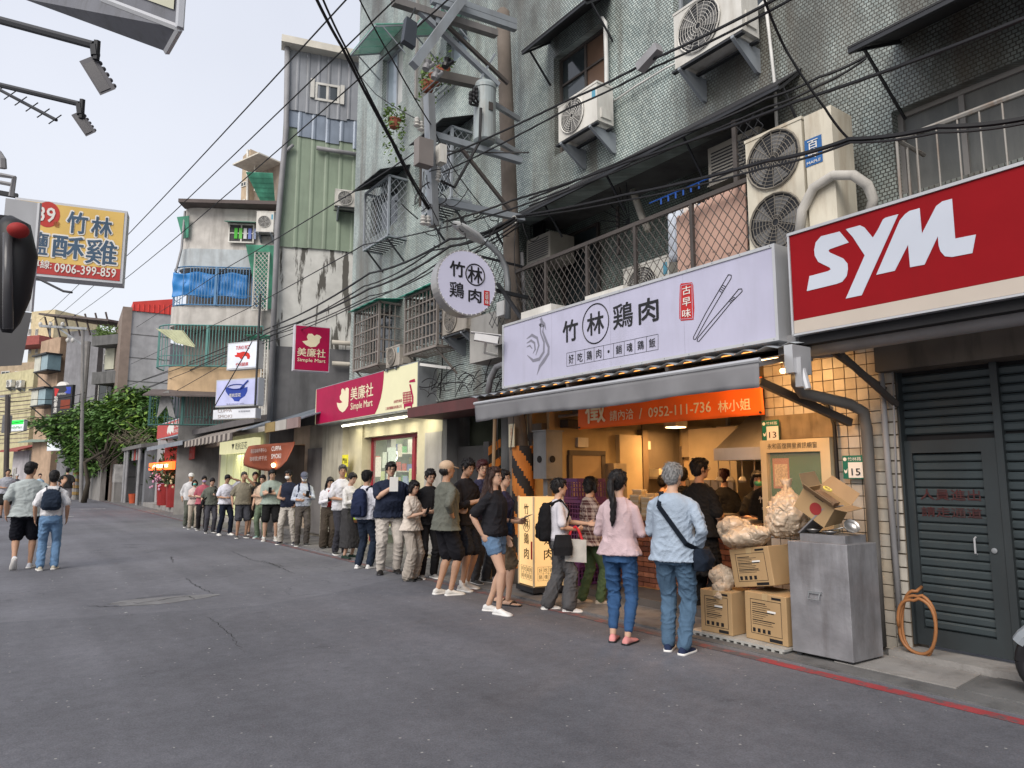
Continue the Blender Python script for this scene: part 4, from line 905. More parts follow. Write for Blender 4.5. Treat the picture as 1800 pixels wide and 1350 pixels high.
# fan shaped drying rack and curved duct behind
t=thing('drying_rack','black spoked drying rack folded like a fan on the balcony','drying rack',(6.9,6.6,4.6));c=AX(1107,392,6.9)
for k in range(13):a=math.radians(95+k*13);m=MB();m.tube([c,c+Vector((0,-math.cos(a)*.62,math.sin(a)*.62))],.007,4);m.build('spoke',M_DKM,t)
o=pipe([AX(1112,335,6.9),AX(1118,350,6.9),AX(1128,380,6.9),AX(1140,405,6.9)],.05,mat('duct_cream',(.42,.40,.35),rough=.7),None,'duct');tag(o,'cream wrapped refrigerant duct bending down on the balcony','duct')

# the big stained twin fan unit
bigm=mat('ac_casing_stained',(.60,.56,.46),rough=.55,dirt=.55,dcol=(.25,.17,.09),dscale=2.0)
fa=FX(6.25);qa=fa.q(1312,460,.35);qb=fa.q(1412,300,.35)
u0,u1=FX(5.9).q(1312,300)[0],FX(5.9).q(1413,300)[0]
t=ac_unit(FX(6.25),(u0+u1)/2,3.66,0,'tall stained twin fan unit with a blue maker plate beside the red sign',w=u1-u0,h=1.42-.17+.02,dp=.35,bracket=False,fans=2,cas=bigm,slats=True)
m=MB();f59=FX(5.9);r=f59.rect((1417,295),(1444,236));m.box(f59,r[0],r[1],r[2],r[3],.002,.006);m.build('maker_plate',mat('plate_blue',(.03,.12,.32),rough=.4),t)
text('lettering','百峰',f59,(r[0]+r[1])/2,r[2]+(r[3]-r[2])*.58,(r[1]-r[0])*.62,(r[3]-r[2])*.66,M_WTXT,.006,t,.02,vert=True);text('lettering','MAPLE',f59,(r[0]+r[1])/2,r[2]+(r[3]-r[2])*.11,(r[1]-r[0])*.8,(r[3]-r[2])*.1,M_WTXT,.006,t,.01)
# second casing beside it, without fans visible
r0,r1=f59.q(1413,240)[0]+.01,f59.q(1462,215)[0];m=MB();m.box(FX(6.25),r0,r1,3.66,4.91,0,.35);m.build('service_panel',bigm,t)
o=pipe([AX(1405,410,5.85),AX(1410,370,5.85),AX(1430,330,5.85),AX(1465,308,5.85),AX(1500,308,5.85),AX(1525,325,5.9),AX(1535,350,6.0),AX(1530,372,6.0)],.045,mat('hose_wrapped',(.48,.46,.42),rough=.8,dirt=.3),None,'insulated_hose');tag(o,'thick white wrapped refrigerant hose arching above the red sign','hose')
# right window railing
t=thing('window_railing','rusty white railing of thin bars above the red scooter sign','railing',(6.1,2,3.8));fr_=FX(6.1);a=fr_.q(1576,246);b=fr_.q(1800,163)
m=MB();rm=mat('railing_white_rust',(.27,.26,.24),rough=.6,dirt=.6,dcol=(.16,.09,.05),dscale=6);m.tube([fr_.p(a[0],a[1],0),fr_.p(a[0]+3.5,a[1],0)],.022,6);m.tube([fr_.p(a[0],a[1],0),fr_.p(a[0],a[1],-.5)],.02,6);m.build('top_rail',rm,t)
for k in range(18):m=MB();uu=a[0]+.16*k;m.tube([fr_.p(uu,3.6,0),fr_.p(uu,a[1],0)],.014 if k%8==0 else .008,5);m.build('baluster',rm,t)
for k in range(2):m=MB();uu=-.18-.18*k;m.tube([fr_.p(a[0],3.6,uu),fr_.p(a[0],a[1],uu)],.012,5);m.build('baluster',rm,t)
# ---------------------------------------------------------------- chicken shop building front, ground floor
M_WARM=mat('kitchen_wall',(.34,.27,.16),rough=.7,dirt=.3,dcol=(.16,.12,.07));M_INOX=mat('stainless',(.42,.41,.40),rough=.35,metal=.8,dirt=.3,dcol=(.2,.18,.15));M_TILEW=mat('tile_white',(.46,.43,.38),rough=.35,var=.12,scale=7,spec=.5,dirt=.2);M_GROUT=mat('grout_dirty',(.10,.075,.05),rough=.9,var=.2)
shop=thing('chicken_shop','open fronted chicken rice shop with tiled pier and warm lit kitchen under the lilac sign','shop',(8.5,6.2,0))
m=MB();m.bx(6.7,11,4.2,4.55,0,2.95);m.bx(6.75,11,8.95,9.1,0,2.95);m.bx(10.2,10.3,4.55,8.95,0,2.95);m.build('side_wall',M_WARM,shop)
m=MB();m.bx(6.9,10.2,4.55,8.95,0.0,.03);m.build('floor',mat('kitchen_floor',(.12,.09,.07),rough=.5),shop)
m=MB();m.bx(6.6,10.2,4.55,8.95,2.86,2.95);m.build('ceiling',mat('kitchen_ceiling',(.28,.24,.18),rough=.8,dirt=.4),shop)
for a,b,c,d_ in ((8.0,10.2,5.1,5.5),(7.5,7.75,5.0,8.8),(9.2,9.45,5.0,8.8)):m=MB();m.bx(a,b,c,d_,2.55,2.78);m.build('duct',mat('duct_grey',(.22,.2,.17),rough=.6),shop)
# hood and shelf, back door, cupboards
m=MB();m.hexa([(8.3,4.6,1.95),(10,4.6,1.95),(10,6.6,1.95),(8.3,6.6,1.95),(8.7,4.6,2.42),(10,4.6,2.42),(10,6.3,2.42),(8.7,6.3,2.42)]);m.bx(8.28,10,4.6,6.62,1.78,1.95);m.build('extractor_hood',M_INOX,shop)
m=MB();m.bx(10.1,10.2,8.0,8.75,.03,2.05);d_=m.build('door',mat('kitchen_door',(.30,.23,.15),rough=.5),shop);m=MB();m.bx(10.05,10.12,7.94,8.0,.03,2.1);m.bx(10.05,10.12,8.75,8.81,.03,2.1);m.bx(10.05,10.12,8.0,8.75,2.05,2.12);m.build('frame',M_BRN,d_)
m=MB();m.bx(8.9,10.2,6.7,7.6,.9,2.3);m.build('cupboard',mat('cupboard_cream',(.45,.38,.26),rough=.5),shop)
m=MB();m.bx(9.4,10.15,5.0,7.9,1.55,1.6);m.bx(7.9,9.9,4.6,7.0,.80,.86);m.build('worktop',M_INOX,shop)
m=MB();m.bx(8.0,9.8,4.7,6.9,.03,.80);m.build('cooking_range',M_INOX,shop)
for i,(y,h_,c)in enumerate(((7.5,.18,(.6,.55,.45)),(7.1,.10,(.62,.6,.5)),(6.8,.07,(.6,.56,.48)),(6.5,.12,(.55,.5,.42)),(6.1,.06,(.6,.5,.3)))):
    m=MB();m.lathe((9.65,y,1.602),[(.09,0),(.12,h_),(.125,h_),(.105,h_*.9),(.08,.01)],14);o=m.build('bowl',mat('enamel_%d'%i,c,rough=.3));tag(o,('white tall pot on the kitchen shelf nearest the back door','white shallow bowl second along the kitchen shelf','cream flat dish third along the kitchen shelf','beige pot fourth along the kitchen shelf','yellowish tray last along the kitchen shelf')[i],'pot','vessels on the kitchen shelf')
for i,(x,y)in enumerate(((8.3,5.0),(8.6,5.9),(9.1,5.3))):
    m=MB();m.lathe((x,y,.862),[(.16,0),(.17,.22),(.175,.22),(.155,.21),(.15,.02)],16);tag(m.build('stock_pot',M_INOX,smooth=False),('steel stock pot on the range beside the pier','steel stock pot on the range at its far end','steel stock pot at the back of the range')[i],'pot','stock pots on the range')
# brick counter
cnt=thing('counter','serving counter of red bricks with a worn wooden top','counter',(7.15,6.45,0));Y0,Y1=4.98,8.1
m=MB();m.bx(7.03,7.30,Y0+.01,Y1,.11,.97);m.build('core',mat('brick_mortar',(.085,.06,.05),rough=.95),cnt)
m=MB();m.bx(6.97,7.42,Y0-.03,Y1+.02,.975,1.02);m.build('top',mat('counter_wood',(.30,.19,.10),rough=.5,dirt=.4,dcol=(.1,.06,.03)),cnt)
bm_=[mat('brick_a',(.21,.075,.04),rough=.85,var=.3,scale=9,bump=.3),mat('brick_b',(.27,.11,.065),rough=.85,var=.3,scale=9,bump=.3),mat('brick_c',(.15,.055,.035),rough=.85,var=.3,scale=9)]
bk=MB();bk.bx(-.02,.02,-.095,.095,-.028,.028);sp_=[]
for j in range(13):
    z=.145+j*.0655;y=Y0+.1-(.1 if j%2 else 0)
    while y<Y1-.05:
        if y>Y0+.04:sp_.append((7.018+random.uniform(-.004,.003),y,z))
        y+=.203
pieces('brick',bm_,cnt,bk,sp_)
# the paper boxes stacked on it
bxm=mat('box_paper',(.62,.52,.34),rough=.7,var=.06);bxm2=mat('box_paper_white',(.66,.62,.52),rough=.7,var=.05);bp_=MB();bp_.hexa([(-.055,-.08,0),(.055,-.08,0),(.055,.08,0),(-.055,.08,0),(-.062,-.088,.022),(.062,-.088,.022),(.062,.088,.022),(-.062,.088,.022)])
bme=bp_.mesh('meal_box',Vector((0,0,0)));bme.materials.append(bxm);bme2=bme.copy();bme2.materials.clear();bme2.materials.append(bxm2)
names_=('in the tall stack nearest the ponytailed woman','in the second stack along the counter','in the third stack along the counter','in the short stack beside the grey haired man','in the rear stack on the counter','in the low front stack on the counter')
for s_,(x,y,n)in enumerate(((7.12,7.25,10),(7.13,7.02,12),(7.12,6.80,11),(7.12,6.58,8),(7.28,7.12,15),(7.28,6.86,13))):
    for k in range(n):
        o=bpy.data.objects.new('meal_box',bme if (k+s_)%3 else bme2);COL.objects.link(o);o.location=(x+random.uniform(-.006,.006),y+random.uniform(-.008,.008),1.021+k*.0235);o.rotation_euler=(0,0,random.uniform(-.05,.05))
        ow='lowest,second,third,fourth,fifth,sixth,seventh,eighth,ninth,tenth,eleventh,twelfth,thirteenth,fourteenth,fifteenth'.split(',')[k];tag(o,'flat cream meal box, %s %s'%('topmost' if k==n-1 else (ow+' up' if k else ow),names_[s_]),'box','meal boxes stacked on the counter')
# kitchen clutter
def fw(x0,y0,x1,y1,dp,nm_,m_,par=None):a=AY(x0,y1,8.94);b=AY(x1,y0,8.94);m=MB();m.bx(a.x,b.x,8.94-dp,8.945,max(a.z,.03),b.z);return m.build(nm_,m_,par or shop)
d2=fw(1003,800,1056,905,.03,'side_door',mat('kitchen_door',(.30,.23,.15)));fw(998,793,1061,800,.05,'frame',M_BRN,d2);fw(998,800,1003,905,.05,'frame',M_BRN,d2);fw(1056,800,1061,905,.05,'frame',M_BRN,d2)
fw(1084,766,1122,880,.10,'panel_door',mat('cupboard_cream',(.45,.38,.26)));fw(1124,756,1130,900,.12,'wall_edge',mat('edge_brown',(.17,.13,.09)));fw(1131,756,1300,900,.02,'steel_lining',mat('steel_lining',(.20,.18,.155),rough=.4,metal=.4,dirt=.4));fw(1133,776,1139,790,.06,'switch',M_WHT);fw(1012,770,1030,786,.06,'meter',M_WHT);fw(985,740,1015,752,.2,'louvre',M_BRN)
for i_,(x_,w_,h_)in enumerate(((1140,12,14),(1168,18,7),(1195,20,6),(1220,14,9),(1245,16,7))):fw(x_,838-h_,x_+w_,838,.25,'dish',mat('dish_%d'%(i_%2),((.6,.56,.45),(.5,.42,.28))[i_%2],rough=.4))
fw(1132,838,1290,842,.3,'wall_shelf',M_INOX);fw(1062,815,1083,900,.25,'fridge',M_INOX)
rg=random.Random(31)
for k in range(5):m=MB();y=4.9+.78*k;m.bx(10.02,10.19,y,y+.7,1.9+.02*(k%2),2.42);m.build('wall_cabinet',mat('cab_%d'%(k%2),((.20,.17,.13),(.28,.25,.2))[k%2],rough=.5,dirt=.3),shop)
for k in range(7):m=MB();y=6.75+.14*k;m.bx(8.86,8.9,y,y+.12,.95,1.5);m.build('drawer',M_INOX,shop)
m=MB();m.tube([(7.3,4.9,2.5),(7.3,8.9,2.52)],.025,6);m.tube([(8.2,5,2.6),(8.2,8.8,2.6)],.04,8);m.tube([(10.1,7.75,.1),(10.1,7.75,2.8)],.04,6);m.build('pipe_run',M_PVC,shop)
for k in range(9):m=MB();y=5.0+.2*k;x=8.35;m.tube([(x,y,1.78),(x,y,1.55)],.008,5);m.lathe((x,y,1.47),[(.05,0),(.06,.03),(.03,.08)],8);m.build('hanging_ladle',M_INOX,shop)
for k in range(12):m=MB();y=5.05+.24*k;h_=rg.uniform(.12,.28);m.bx(9.75,9.95,y,y+.18,1.602,1.602+h_);m.build('container',mat('cont_%d'%(k%4),((.5,.45,.35),(.35,.1,.06),(.45,.35,.15),(.2,.2,.18))[k%4],rough=.5),shop)
for k in range(4):m=MB();z=2.2-.5*k;m.bx(7.0,10.19,4.551,4.56,z,z+.02);m.build('tile_joint',M_GROUT,shop)
for k in range(8):m=MB();y=5.1+.47*k;m.bx(7.02,7.4,y,y+.3,1.021,1.05+.05*(k%3));k in (0,1,2)and m.build('tray',M_INOX,shop)
m=MB();m.bx(9.3,9.32,6.2,7.6,.9,1.5);m.build('splashback',M_INOX,shop)
# steel shelf uprights / opening frame
m=MB();m.bx(6.62,6.70,8.72,8.80,0.1,2.9);m.bx(6.62,6.72,8.3,8.36,.11,2.7);m.build('post',mat('post_wood',(.36,.25,.14),rough=.6,dirt=.3),shop)
m=MB();m.bx(6.55,6.7,8.4,8.7,2.1,2.35)
m.build('air_curtain',mat('vent_brown',(.16,.13,.10),rough=.6),shop)
m=MB();m.bx(6.6,6.95,4.0,9.4,2.86,2.95);m.build('lintel',M_CONCD,shop)
# tiled pier
m=MB();m.bx(6.64,6.95,3.35,4.66,0,2.86);m.build('pier',M_GROUT,shop)
tl=MB();tl.bx(-.008,.008,-.052,.052,-.052,.052);sp_=[]
for j in range(25):
    for k in range(11):
        y,z=3.41+.113*k,.07+.113*j
        if z>2.84:continue
        if 3.84<y<4.6 and (z>1.93 and z<2.19):continue
        sp_.append((6.634+random.uniform(-.002,.002),y,z))
pieces('tile',[M_TILEW,mat('tile_cream',(.42,.37,.30),rough=.4,var=.15,scale=9)],shop,tl,sp_)
m=MB();m.bx(6.62,6.632,3.84,4.6,1.94,2.19);m.build('bare_patch',mat('adhesive_patch',(.22,.17,.11),rough=.9,var=.3,scale=5,dirt=.6,dcol=(.08,.055,.03),dscale=5),shop)
# right narrow pilaster of long tiles
m=MB();m.bx(6.62,6.9,3.21,3.345,0,2.75);m.build('pilaster',M_GROUT,shop)
tl=MB();tl.bx(-.008,.008,-.062,.062,-.052,.052);pieces('tile',[M_TILEW],shop,tl,[(6.612+random.uniform(-.002,.002),3.277,.1+.118*j)for j in range(23)])
# notice board
F6=FX(6.6);nb=thing('notice_board','cream framed notice board with green felt on the tiled pier','notice board',(6.6,4.15,1.0));r=F6.rect((1352,980),(1476,771));u0,u1,z0,z1=-4.62,-3.84,1.02,1.93
crf=mat('board_cream',(.55,.46,.30),rough=.5,dirt=.2,dcol=(.2,.14,.08))
m=MB();m.box(F6,u0,u1,z1-.13,z1,-.02,.055);m.box(F6,u0,u1,z0,z0+.07,-.02,.055);m.box(F6,u0,u0+.07,z0+.07,z1-.13,-.02,.055);m.box(F6,u1-.10,u1,z0+.07,z1-.13,-.02,.055);m.build('frame',crf,nb)
m=MB();m.box(F6,u0+.07,u1-.10,z0+.07,z1-.13,-.02,-.01);m.build('felt',mat('felt_green',(.02,.13,.035),rough=.95),nb)
m=MB();m.box(F6,u0+.10,u0+.29,z1-.50,z1-.19,-.008,-.005);pp=m.build('notice',mat('notice_orange',(.50,.20,.10),rough=.7),nb);m=MB();m.box(F6,u0+.12,u0+.27,z1-.48,z1-.25,-.0048,-.004);m.build('print',mat('notice_print',(.62,.45,.25),rough=.8,var=.4,scale=60),pp)
m=MB();m.box(F6,u1-.27,u1-.12,z0+.2,z0+.42,-.008,-.005);m.build('notice',M_PAPER,nb);m=MB();m.box(F6,u0+.07,u1-.10,z0+.07,z1-.13,.02,.024);m.build('pane',mat('clear_pane',(.6,.6,.6),rough=.05,alpha=.12,spec=.8),nb)
text('lettering','永和區復興里資訊櫥窗',F6,(u0+u1)/2-.02,z1-.065,.56,.06,M_INK,.056,nb)
def plaque(u,z,no,label):
    t=thing('house_number_plaque',label,'plaque',F6.p(u,z-.12,.05),'green house number plaques');gm_=mat('plaque_green',(.01,.13,.09),rough=.4)
    m=MB();m.box(F6,u-.10,u+.10,z-.11,z+.11,.042,.05);m.build('plate',gm_,t);m=MB();m.box(F6,u-.045,u+.095,z-.10,z+.045,.051,.054);m.build('number_field',M_WTXT,t)
    text('lettering',no,F6,u+.03,z-.045,.085,.065,M_INK,.055,t,.01);text('lettering','竹林路',F6,u+.02,z+.077,.13,.034,M_WTXT,.051,t);m=MB();m.prism(F6,[(u-.075+.018*math.cos(a),z+.075+.018*math.sin(a))for a in [i*.7 for i in range(9)]],.051,.053);m.build('emblem',M_WTXT,t)
    m=MB();m.prism(F6,[(u-.09,z-.02),(u-.07,z-.035),(u-.052,z-.01),(u-.06,z-.05),(u-.075,z-.06),(u-.085,z-.045)],.051,.053);m.build('bird',M_WTXT,t)
plaque(-4.49,2.03,'13','green plaque numbered 13 above the notice board');plaque(-3.62,1.64,'15','green plaque numbered 15 beside the drainpipe')
# roller shutter
sh=thing('roller_shutter','dark blue grey roller shutter with a wicket door below the red scooter sign','shutter',(6.68,0,0));M_SHUT=mat('shutter_paint_shaded',(.042,.056,.062),rough=.5,var=.12,dirt=.25,dcol=(.03,.03,.03));M_SHUTF=mat('shutter_frame',(.030,.038,.042),rough=.5,dirt=.3)  # shutter paint is darkened for the shade of the sign overhang
m=MB();m.bx(6.74,6.78,-7,3.2,.1,2.5);m.build('backing',M_DARK,sh)
def slat_proto(L):
    s=MB();h=.069;s.add([(0,-L/2,-h/2),(0,L/2,-h/2),(-.012,L/2,-h/2+.012),(-.012,-L/2,-h/2+.012),(-.016,L/2,h/2-.016),(-.016,-L/2,h/2-.016),(0,L/2,h/2),(0,-L/2,h/2)],[(0,1,2,3),(3,2,4,5),(5,4,6,7),(0,7,6,1),(0,3,5,7),(1,6,4,2)]);return s
pieces('slat',M_SHUT,sh,slat_proto(1.0),[(6.715,y,.15+.078*j)for y in (1.92,.90,-.12,-1.14)for j in range(23)])
pieces('slat',M_SHUT,sh,slat_proto(3.0),[(6.715,y,1.96+.078*j)for y in (1.7,-1.32)for j in range(7)])
wd_=MB();wd_.bx(6.665,6.71,3.13,3.19,.10,1.87);wd_.bx(6.665,6.71,2.46,2.57,.1,1.87);wd_.bx(6.665,6.71,2.57,3.13,1.76,1.87);wd_.bx(6.665,6.71,2.57,3.13,.10,.24)
wo=wd_.build('wicket_door',M_SHUTF,sh);pieces('slat',M_SHUT,wo,slat_proto(.56),[(6.705,2.85,.28+.0755*j)for j in range(20)])
m=MB();m.tube([(6.655,2.66,1.05),(6.625,2.66,1.04),(6.625,2.66,.92),(6.655,2.66,.91)],.008,6);m.build('handle',M_SILV,wo);m=MB();m.lathe((6.66,2.53,.95),[(.022,0),(.022,.008),(.01,.01)],12,axis=(-1,0,0));m.build('lock',M_STEEL,wo)
m=MB();m.bx(6.655,6.74,2.40,2.455,.1,2.5);m.build('mullion',M_SHUTF,sh);m=MB();m.bx(6.62,6.72,3.19,3.208,.1,2.5);m.build('guide_rail',M_SHUTF,sh)
fs_=FX(6.69);rt=mat('red_faded',(.06,.017,.018),rough=.8,dirt=.6,dcol=(.05,.045,.045),dscale=8);text('lettering','人員進出',fs_,-2.85,1.395,.48,.095,rt,.001,wo,.02);text('lettering','請走通道',fs_,-2.85,1.245,.48,.085,rt,.001,wo,.02)
m=MB();m.bx(6.45,6.9,-7,3.3,2.50,2.95);m.build('header_beam',mat('header_stained_shaded',(.11,.095,.08),rough=.9,dirt=.7,dcol=(.02,.02,.02)),sh)  # stained concrete, also darkened for the shade under the sign
# gutter and drainpipes
t=thing('gutter','grey rain gutter with a fat downpipe under the red scooter sign','gutter',(5.9,2,2.7))
m=MB();m.tube([(5.85,3.62,2.70),(5.85,-5,2.72)],.085,12);m.build('trough',M_PVC,t,smooth=True);m=MB();m.bx(5.72,5.98,3.62,3.80,2.60,2.82);m.hexa([(5.78,3.66,2.48),(5.92,3.66,2.48),(5.92,3.76,2.48),(5.78,3.76,2.48),(5.74,3.62,2.6),(5.96,3.62,2.6),(5.96,3.78,2.6),(5.74,3.78,2.6)]);m.build('hopper',M_PVC,t)
m=MB();m.tube([(5.85,3.71,2.5),(5.85,3.71,2.38),(5.90,3.70,2.31),(6.38,3.52,2.22),(6.50,3.46,2.15),(6.52,3.45,2.0),(6.52,3.45,.85),(6.52,3.45,.05)],.052,12);m.build('downpipe',mat('pvc_dirty',(.12,.115,.11),rough=.55,dirt=.4,dcol=(.07,.06,.05)),t,smooth=True)
m=MB();m.tube([(6.56,3.30,2.9),(6.56,3.30,2.0),(6.56,3.28,.1)],.028,8);m.tube([(6.57,3.20,2.6),(6.57,3.22,2.0),(6.56,3.25,.9)],.010,6);m.build('conduit',M_PVC,t,smooth=True)
m=MB();m.bar((5.62,3.95,2.42),(6.55,3.62,2.06),.06,.07);m.bar((5.9,3.3,2.6),(6.6,3.2,2.2),.04,.05);m.bar((6.05,3.5,2.7),(6.6,3.3,2.35),.04,.04);m.build('support',M_BRN,t)
m=MB();m.tube([(6.6,3.93,2.3),(6.58,3.86,2.25),(6.58,3.80,2.05),(6.58,3.795,1.4)],.018,6);m.build('cable',M_WIRE,t)
# ---- SYM sign
F56=FX(5.6);u0,u1,z0,z1=-3.55,6.5,2.80,3.70
t=thing('scooter_shop_sign','long red lightbox sign reading SYM in white','sign',(5.75,0,2.8))
m=MB();m.box(F56,u0,u1,z0+.115,z1-.012,-.22,0);m.build('face',M_RED,t);m=MB();m.box(F56,u0,u1,z0,z0+.113,-.22,.001);m.build('cream_band',mat('band_cream',(.50,.44,.38),rough=.5,var=.04),t)
m=MB();m.box(F56,u0-.02,u1,z1-.01,z1+.015,-.24,.015);m.box(F56,u0-.02,u0-.002,z0-.01,z1-.01,-.24,.012);m.box(F56,u0-.02,u1,z0-.02,z0-.003,-.24,.006);m.build('frame',M_SILV,t)
m=MB();m.box(F56,u0,u1,z0-.10,z0-.025,-.30,-.06);m.build('underside',M_DARK,t)
cv6=lambda x,y:(x/3.213+1350,y/3.213+280)
for pts in (((220,745),(235,660),(340,632),(355,622),(350,612),(285,580),(265,545),(262,510),(270,470),(300,435),(405,408),(457,470),(350,508),(342,517),(350,527),(425,560),(450,590),(452,620),(445,660),(420,692),(385,705)),
            ((440,395),(520,373),(545,385),(593,443),(620,400),(650,340),(665,330),(737,310),(530,768),(440,787),(547,543),(480,440)),
            ((612,653),(745,345),(775,310),(800,292),(857,276),(870,420),(950,265),(985,238),(1040,223),(1058,448),(1175,425),(1155,530),(1040,552),(1000,548),(975,520),(965,490),(960,435),(885,595),(803,610),(792,483),(717,630))):
    m=MB();ppoly(m,F56,pts,.001,cv6);m.build('letter',mat('lettering_pale_blue',(.52,.56,.64),rough=.4,var=.02),t)
# ---- the long lilac sign
t=thing('shop_sign','long lilac white lightbox sign with a grey rooster and black characters','sign',(5.75,5.9,2.75));u0,u1,z0,z1=-8.05,-3.70,2.765,3.665
m=MB();m.box(F56,u0+.03,u1-.03,z0+.03,z1-.03,-.28,0);m.build('face',M_SGN,t)
m=MB();m.box(F56,u0,u1,z1-.03,z1,-.30,.012);m.box(F56,u0,u1,z0,z0+.03,-.30,.012);m.box(F56,u0,u0+.03,z0+.03,z1-.03,-.3,.012);m.box(F56,u1-.03,u1,z0+.03,z1-.03,-.3,.012);m.build('frame',M_SILV,t)
cv5=lambda x,y:(x/3.4615+880,y/3.4615+340)
for uu in (-6.96,-5.88,-4.79):m=MB();m.box(F56,uu-.0012,uu+.0012,z0+.03,z1-.03,.0002,.0008);m.build('seam',mat('seam_grey',(.27,.27,.34)),t)
for k in range(14):
    uu=u0+.05+(u1-u0-.1)*k/13
    for zc in (z0+.015,z1-.015):m=MB();m.lathe(F56.p(uu,zc,.012),[(.006,0),(.006,.003)],6,axis=(-1,0,0));m.build('screw',M_STEEL,t)
m=MB();strokes(m,F56,[[(262,800,3),(256,840,7),(274,890,10),(292,935,10),(290,975,11),(262,1020,13),(238,1052,10),(220,1106,1)],[(240,790,6),(243,850,6),(264,905,8),(262,965,9),(235,1008,11),(198,1018,10),(162,985,2)],
                           [(158,885,2),(190,862,9),(222,880,9),(232,925,8),(214,985,3)],[(158,912,2),(185,895,8),(206,910,8),(210,950,7),(196,975,2)],[(158,935,2),(178,925,6),(192,945,3)],[(238,770,3),(246,760,9),(250,785,14),(266,795,9),(276,830,2)],[(232,800,2),(246,803,10),(262,808,5)]],.002,cv5);m.build('rooster',mat('rooster_grey',(.20,.20,.25),rough=.5,var=.02),t,recalc=False)
def t5(body,x0,y0,x1,y1,h,mm,bold=.0,vert=False,nm='lettering'):return tpx(nm,body,F56,cv5(x0,y0),cv5(x1,y1),h/3.4615,mm,.001,t,bold,vert)
t5('竹',380,843,470,828,128,M_INK,.04);t5('林',527,800,628,782,132,M_INK,.035);t5('鶏',686,750,804,735,150,M_INK,.022);t5('肉',842,720,960,703,146,M_INK,.04)
m=MB();q0=F56.q(*cv5(577,792));ru=abs(F56.q(*cv5(656,778))[0]-F56.q(*cv5(497,806))[0])/2;rz=abs(F56.q(*cv5(577,672))[1]-F56.q(*cv5(577,912))[1])/2
m.tube([F56.p(q0[0]+ru*math.cos(a),q0[1]+rz*math.sin(a),.002)for a in [i*math.pi/24 for i in range(49)]],.0085,4,cap=False);m.build('ring',M_INK,t)
gl=MB()
for (a,b)in (((403,972),(958,856)),((403,1053),(960,949))):gl.bar(F56.p(*F56.q(*cv5(*a)),.002),F56.p(*F56.q(*cv5(*b)),.002),.003,.003)
xs=(403,457,512,569,627,688,753,818,888,959);dy=lambda x:(972-(x-403)*.209,1053-(x-403)*.187)
for x in xs:gl.bar(F56.p(*F56.q(*cv5(x,dy(x)[0])),.002),F56.p(*F56.q(*cv5(x,dy(x)[1])),.002),.003,.003)
gl.build('grid',M_INK,t)
for i,ch in enumerate('好吃鶏肉・銷魂鶏飯'):
    xa,xb=xs[i],xs[i+1];xm=(xa+xb)/2;ym=sum(dy(xm))/2;w_=(xb-xa)*.27
    if ch=='・':m=MB();q=F56.q(*cv5(xm,ym));m.prism(F56,[(q[0]+.018*math.cos(k),q[1]+.018*math.sin(k))for k in [j*.63 for j in range(10)]],.001,.003);m.build('dot',M_INK,t)
    else:t5(ch,xm-w_,ym+w_*.19,xm+w_,ym-w_*.19,55,M_INK,.003)
m=MB();ppoly(m,F56,[(1092,562),(1098,548),(1165,541),(1172,560),(1179,700),(1174,768),(1098,775),(1088,760),(1089,640)],.001,cv5,.0025);m.build('seal',M_SEAL,t)
m=MB();
for a,b in (((1100,562),(1166,548)),((1166,548),(1170,760)),((1170,760),(1096,766)),((1096,766),(1100,562))):m.bar(F56.p(*F56.q(*cv5(*a)),.005),F56.p(*F56.q(*cv5(*b)),.005),.004,.004)
m.build('seal_border',M_SGN,t)
for i,ch in enumerate('古早味'):t5(ch,1108,592+70*i,1160,587+70*i,52,M_WTXT,.012).location.x-=.004
for P4 in (((1387,494),(1405,497),(1404,515),(1345,612),(1262,752),(1187,888),(1174,886),(1175,873),(1248,730),(1330,590)),((1450,582),(1468,580),(1471,596),(1400,668),(1300,790),(1208,900),(1196,898),(1200,880),(1290,770),(1390,655))):
    m=MB();pp_=[F56.p(*F56.q(*cv5(*p)),.003)for p in P4]
    for a,b in zip(pp_,pp_[1:]+pp_[:1]):m.bar(a,b,.005,.006)
    n_=len(P4)
    for f_ in (.0,.15,.3,.45):
        a=Vector(P4[9][:]+(0,)).lerp(Vector(P4[0]+(0,)),f_*.8);b=Vector(P4[3]+(0,)).lerp(Vector(P4[2]+(0,)),f_*.8+.08);m.bar(F56.p(*F56.q(*cv5(a.x,a.y)),.003),F56.p(*F56.q(*cv5(b.x,b.y)),.003),.004,.005)
    m.build('chopstick',M_INK,t)
# white conditioner tops above it
for i,(x,y)in enumerate(((965,535),(1085,500))):
    q=FX(5.9).q(x,y);m=MB();fa_=FX(5.95);m.box(fa_,q[0]-.33,q[0]+.33,3.0,3.74+.05*(1-i),0,.28);o=m.build('air_conditioner',M_WHT);tag(o,('white conditioner top showing above the rooster end of the sign','white conditioner top showing above the middle of the sign')[i],'air conditioner','air conditioning units on the facades')
# corrugated lean-to roof and LED strip
t=thing('lean_to_roof','wavy edged corrugated sheet roof under the lilac sign','roof',(6.1,6,2.7));m=MB();n=90;vs=[]
for i in range(n+1):
    y=3.5+5.3*i/n;w_=.018*math.sin(i*2*math.pi/4)
    vs+=[(5.52,y,2.70+w_),(6.62,y,2.86+w_)]
m.add(vs,[(2*i,2*i+1,2*i+3,2*i+2)for i in range(n)]);o=m.build('sheet',M_STEEL,t,recalc=False,smooth=True);o.modifiers.new('s','SOLIDIFY').thickness=.004
for y in (3.55,5.0,6.6,8.6):m=MB();m.bar((5.55,y,2.66),(6.62,y,2.80),.04,.05);m.build('rafter',M_BRN,t)
M_LED=mat('led_warm',(1,.55,.2),emis=1.2,ecol=(1,.38,.08),var=0);M_LAMPW=mat('lamp_warm',(1,.8,.5),emis=5,ecol=(1,.62,.28),var=0)
